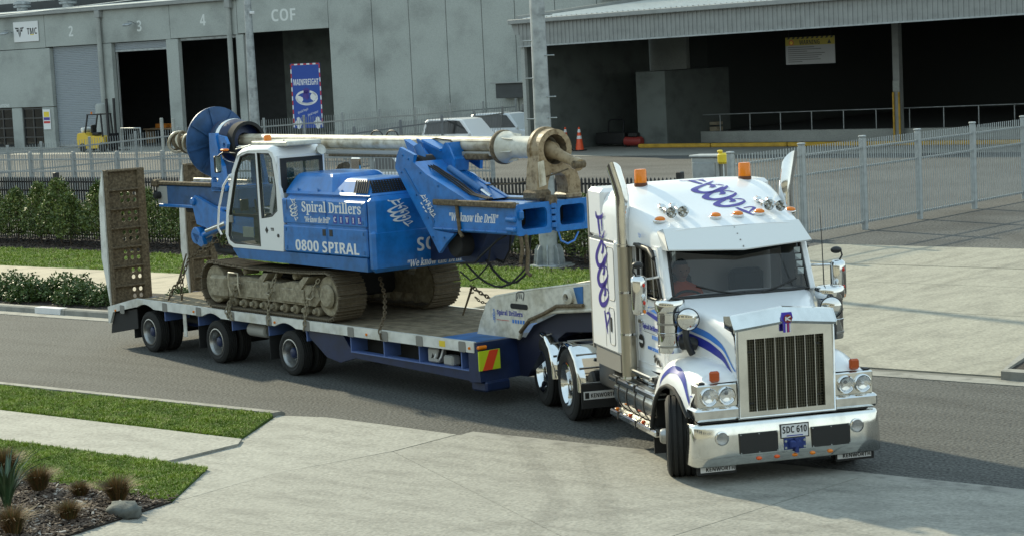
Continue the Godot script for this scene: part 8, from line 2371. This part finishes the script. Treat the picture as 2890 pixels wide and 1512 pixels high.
func build_truck_sides(o: Node3D):
	var Ch: Material = mats["chrome"]
	var Po: Material = mats["polished"]
	var K: Material = mats["black_plastic"]
	var gm := mat("perforated", lin(0.42, 0.38, 0.3), 0.35, 0.85)
	for s in [-1.0, 1.0]:
		var u: float = s * 1.13
		put(o, "stack_guard", MB.new().cyl(Vector3(u, 0.95, -3.44), Vector3(u, 2.72, -3.44), 0.098, 24).done(), gm)
		for h in [0.98, 1.55, 2.1, 2.7]:
			put(o, "guard_band", MB.new().cyl(Vector3(u, h - 0.015, -3.44), Vector3(u, h + 0.015, -3.44), 0.102, 24).done(), Ch)
		# curved chrome tip, cut on a slant
		var rings := []
		var mid := [Vector3(u, 2.7, -3.44), Vector3(u, 3.0, -3.44), Vector3(u, 3.2, -3.44), Vector3(u + s * 0.005, 3.33, -3.44), Vector3(u + s * 0.025, 3.45, -3.45), Vector3(u + s * 0.055, 3.57, -3.46)]
		for i in mid.size():
			var t: Vector3 = (mid[mini(i + 1, mid.size() - 1)] - mid[maxi(i - 1, 0)]).normalized()
			var x := (Vector3.RIGHT - t * t.x).normalized()
			var z := x.cross(t)
			var ring := []
			for k in 24:
				var a := TAU * k / 24
				var p: Vector3 = mid[i] + (x * cos(a) + z * sin(a)) * 0.092
				if i == mid.size() - 1:
					p += t * (0.11 + 0.12 * (0.4 * cos(a) * s + 0.92 * sin(a)))
				ring.append(p)
			rings.append(ring)
		put(o, "exhaust_stack", MB.new().smooth(1).grid(rings, true, true).done(), Ch)
		put(o, "stack_bracket", MB.new().box(Vector3(minf(s * 0.98, s * 1.1), 2.45, -3.5), Vector3(maxf(s * 0.98, s * 1.1), 2.52, -3.4)).done(), Ch)
		# air cleaner
		var c := Vector3(s * 1.06, 0, -1.92)
		var ac := put(o, "air_cleaner", MB.new().lathe([Vector2(0, 1.5), Vector2(0.15, 1.5), Vector2(0.16, 1.52), Vector2(0.16, 1.72), Vector2(0.166, 1.725), Vector2(0.166, 1.75), Vector2(0.16, 1.755), Vector2(0.16, 1.98), Vector2(0.166, 1.985), Vector2(0.166, 2.0), Vector2(0.175, 2.01), Vector2(0.185, 2.02), Vector2(0.19, 2.06), Vector2(0.19, 2.12), Vector2(0.18, 2.15), Vector2(0.14, 2.165), Vector2(0, 2.18)], 32, Transform3D(Basis(), c)).done(), Ch)
		for h in [1.58, 1.86]:
			put(ac, "clamp_band", MB.new().lathe([Vector2(0.161, h - 0.012), Vector2(0.166, h - 0.012), Vector2(0.166, h + 0.012), Vector2(0.161, h + 0.012)], 32, Transform3D(Basis(), c)).done(), mats["steel"])
		put(o, "intake_pipe", MB.new().tube([Vector3(s * 0.98, 1.6, -1.85), Vector3(s * 0.9, 1.62, -1.75), Vector3(s * 0.8, 1.6, -1.75)], 0.08, 10).done(), K)
		# mirrors
		var m := MB.new().smooth(1)
		var rr := []
		for q in [[1.94, 0.0], [1.945, 0.6], [1.97, 0.9], [2.02, 1.0], [2.36, 1.0], [2.41, 0.92], [2.435, 0.6], [2.44, 0.0]]:
			var ring := []
			for k in 18:
				var a := TAU * k / 18
				ring.append(Vector3(s * 1.335 + cos(a) * 0.105 * q[1], q[0], -2.28 + sin(a) * (0.1 if sin(a) > 0 else 0.03) * q[1]))
			rr.append(ring)
		put(o, "mirror", m.grid(rr, true, true).done(), Ch)
		for h in [2.32, 2.1, 1.99]:
			put(o, "mirror_lamp", MB.new().ball(Vector3(s * 1.335 + 0.035, h, -2.18), Vector3(0.018, 0.026, 0.012), 10).done(), mats["red_lens"] if h > 2.0 else mats["amber"])
		for h in [2.0, 2.38]:
			put(o, "mirror_arm", MB.new().tube([Vector3(s * 1.25, h, -2.3), Vector3(s * 1.12, h, -2.35), Vector3(s * 1.0, h, -2.45)], 0.017, 7).done(), Ch)
		put(o, "spot_lamp", MB.new().ball(Vector3(s * 1.33, 2.56, -2.3), Vector3(0.075, 0.045, 0.06), 14).done(), K)
		put(o, "spot_stem", MB.new().tube([Vector3(s * 1.36, 2.43, -2.28), Vector3(s * 1.4, 2.49, -2.28), Vector3(s * 1.39, 2.55, -2.29), Vector3(s * 1.33, 2.57, -2.3)], 0.012, 6).done(), K)
		# round hood mirror
		put(o, "round_mirror", MB.new().lathe([Vector2(0, 0.03), Vector2(0.1, 0.022), Vector2(0.135, 0.005), Vector2(0.137, -0.02), Vector2(0.11, -0.05), Vector2(0, -0.07)], 26, Transform3D(Basis(Vector3.UP, -0.25) * Basis(Vector3.RIGHT, PI / 2), Vector3(s * 0.94, 1.93, -1.6))).done(), Ch)
		put(o, "round_mirror_rim", MB.new().lathe([Vector2(0.13, 0.01), Vector2(0.142, 0.0), Vector2(0.138, -0.03), Vector2(0.115, -0.06)], 26, Transform3D(Basis(Vector3.UP, -0.25) * Basis(Vector3.RIGHT, PI / 2), Vector3(s * 0.94, 1.93, -1.6))).done(), K)
		put(o, "round_mirror_stem", MB.new().tube([Vector3(s * 0.95, 1.85, -1.66), Vector3(s * 0.97, 1.72, -1.62), Vector3(s * 0.95, 1.6, -1.6), Vector3(s * 0.9, 1.5, -1.6)], 0.045, 8).done(), K)
		# tanks and steps
		var tk := put(o, "fuel_tank", MB.new().lathe([Vector2(0, 0), Vector2(0.25, 0), Vector2(0.28, 0.03), Vector2(0.28, 1.72), Vector2(0.25, 1.75), Vector2(0, 1.75)], 30, Transform3D(Basis(Vector3.RIGHT, PI / 2), Vector3(s * 0.86, 0.68, -4.2))).done(), Po)
		for k in 5:
			var v := -4.0 + k * 0.36
			put(tk, "tank_strap", MB.new().lathe([Vector2(0.281, 0), Vector2(0.287, 0), Vector2(0.287, 0.03), Vector2(0.281, 0.03)], 30, Transform3D(Basis(Vector3.RIGHT, PI / 2), Vector3(s * 0.86, 0.68, v))).done(), K)
		for q in [[0.84, 0.92], [0.37, 0.46]]:
			var st := put(o, "step_rail", MB.new().box(Vector3(minf(s * 1.0, s * 1.2), q[0], -4.2), Vector3(maxf(s * 1.0, s * 1.2), q[1], -2.3), 0.02).done(), Ch)
			for z in [-3.85, -3.1]:
				put(st, "rail_clamp", MB.new().box(Vector3(minf(s * 0.99, s * 1.207), q[0] - 0.006, z), Vector3(maxf(s * 0.99, s * 1.207), q[1] + 0.006, z + 0.03)).done(), K)
			put(st, "tread_strip", MB.new().box(Vector3(minf(s * 1.05, s * 1.15), q[1] - 0.004, -4.15), Vector3(maxf(s * 1.05, s * 1.15), q[1] + 0.006, -2.35)).done(), mats["steel"])
		for z in [-4.05, -3.3, -2.6]:
			put(o, "step_hanger", MB.new().box(Vector3(minf(s * 1.02, s * 1.06), 0.4, z), Vector3(maxf(s * 1.02, s * 1.06), 0.9, z + 0.05)).done(), K)
		for k in 3:
			put(o, "side_marker", MB.new().ball(Vector3(s * 1.15, 0.475, -4.0 + k * 0.55), Vector3(0.035, 0.02, 0.03), 8).done(), mats["red_amber"] if k else mats["amber"])
		put(o, "air_bottle", MB.new().lathe([Vector2(0, 0), Vector2(0.1, 0.02), Vector2(0.14, 0.1), Vector2(0.14, 1.0), Vector2(0.1, 1.08), Vector2(0, 1.1)], 20, Transform3D(Basis(Vector3.RIGHT, PI / 2), Vector3(s * 0.9, 1.0, -3.95))).done(), Ch)
		put(o, "bottle_hose", MB.new().tube([Vector3(s * 1.0, 0.95, -3.6), Vector3(s * 1.05, 1.08, -3.4), Vector3(s * 0.98, 1.1, -3.1), Vector3(s * 1.04, 1.02, -2.9), Vector3(s * 1.0, 0.98, -2.6)], 0.025, 7).done(), K)
		put(o, "door_step", MB.new().box(Vector3(minf(s * 0.98, s * 1.17), 1.06, -3.3), Vector3(maxf(s * 0.98, s * 1.17), 1.12, -2.5), 0.015).done(), Po)
		put(o, "battery_box", MB.new().box(Vector3(minf(s * 0.6, s * 1.0), 0.6, -5.3), Vector3(maxf(s * 0.6, s * 1.0), 1.0, -4.5), 0.04).done(), K)
	put(o, "aerial", MB.new().tube([Vector3(1.0, 2.18, -1.95), Vector3(1.0, 2.7, -1.97), Vector3(0.995, 3.12, -1.99)], 0.008, 6, 0.004).done(), K)

func build_driver(X: Transform3D):
	# seated behind the wheel on the near side, arms forward
	var sh := mat("skin_tone", lin(0.42, 0.24, 0.16), 0.6)
	var base := Vector3(-0.5, 1.64, -3.08)
	var o := thing("person", "driver in an orange work jacket holding the wheel behind the windscreen", "person", Transform3D(X.basis, X * base))
	var B := [
		[Vector3(0, 0.1, 0), Vector3(0, 0.36, 0.0), 0.15, 0.16], [Vector3(-0.06, 0.42, 0.0), Vector3(0.06, 0.42, 0.0), 0.14, 0.14], [Vector3(0, 0.5, 0.0), Vector3(0, 0.62, 0.02), 0.06, 0.055],
		[Vector3(0, 0.72, 0.02), Vector3(0, 0.76, 0.03), 0.1, 0.095], [Vector3(0, 0.66, 0.06), Vector3(0, 0.69, 0.07), 0.055, 0.06], [Vector3(0, 0.72, 0.125), Vector3(0, 0.695, 0.14), 0.012, 0.018],
		[Vector3(0.1, 0.71, 0.02), Vector3(0.105, 0.74, 0.01), 0.02, 0.022], [Vector3(-0.1, 0.71, 0.02), Vector3(-0.105, 0.74, 0.01), 0.02, 0.022],
		[Vector3(-0.1, 0.05, 0.0), Vector3(-0.12, 0.02, 0.42), 0.1, 0.075], [Vector3(0.1, 0.05, 0.0), Vector3(0.12, 0.02, 0.42), 0.1, 0.075]]
	var J := [[Vector3(0, 0.08, 0), Vector3(0, 0.36, 0.0), 0.165, 0.175], [Vector3(-0.07, 0.42, 0.0), Vector3(0.07, 0.42, 0.0), 0.155, 0.155], [Vector3(0, 0.5, 0.0), Vector3(0, 0.54, 0.01), 0.085, 0.08]]
	for s in [-1.0, 1.0]:
		var a := Vector3(s * 0.2, 0.44, 0.0); var e := Vector3(s * 0.29, 0.2, 0.12); var w := Vector3(s * 0.2, 0.34, 0.34)
		B.append([a, e, 0.062, 0.05]); B.append([e, w, 0.046, 0.032])
		J.append([a, e, 0.078, 0.065]); J.append([e, w.lerp(e, 0.12), 0.06, 0.045])
		B.append([w, w + Vector3(0, 0.035, 0.05), 0.03, 0.034])
		for k in 4:
			var f: Vector3 = w + Vector3(s * (0.025 - 0.017 * k), 0.04, 0.07)
			var t := f + Vector3(0, 0.028, 0.03)
			B.append([f, t, 0.011, 0.01]); B.append([t, t + Vector3(0, -0.03, 0.018 - 0.003 * k), 0.01, 0.008])
		B.append([w + Vector3(-s * 0.03, 0.02, 0.03), w + Vector3(-s * 0.045, 0.055, 0.055), 0.012, 0.01])
	var body := put(o, "body", skin(B, 0.016, 0.03), sh)
	put(body, "jacket", skin(J, 0.022, 0.04), mat("work_orange", lin(0.8, 0.13, 0.03), 0.7))
	put(body, "hair", skin([[Vector3(0, 0.77, -0.01), Vector3(0, 0.79, 0.03), 0.1, 0.085], [Vector3(0, 0.7, -0.05), Vector3(0, 0.76, -0.03), 0.08, 0.09]], 0.018, 0.03), mat("dark_hair", lin(0.03, 0.02, 0.015), 0.7))
	for s in [-1.0, 1.0]:
		put(body, "eye", MB.new().ball(Vector3(s * 0.035, 0.73, 0.117), Vector3(0.012, 0.008, 0.006), 8).done(), mats["dark_inside"])
	put(body, "mouth", MB.new().ball(Vector3(0, 0.652, 0.122), Vector3(0.024, 0.005, 0.006), 8).done(), mats["dull_red"])
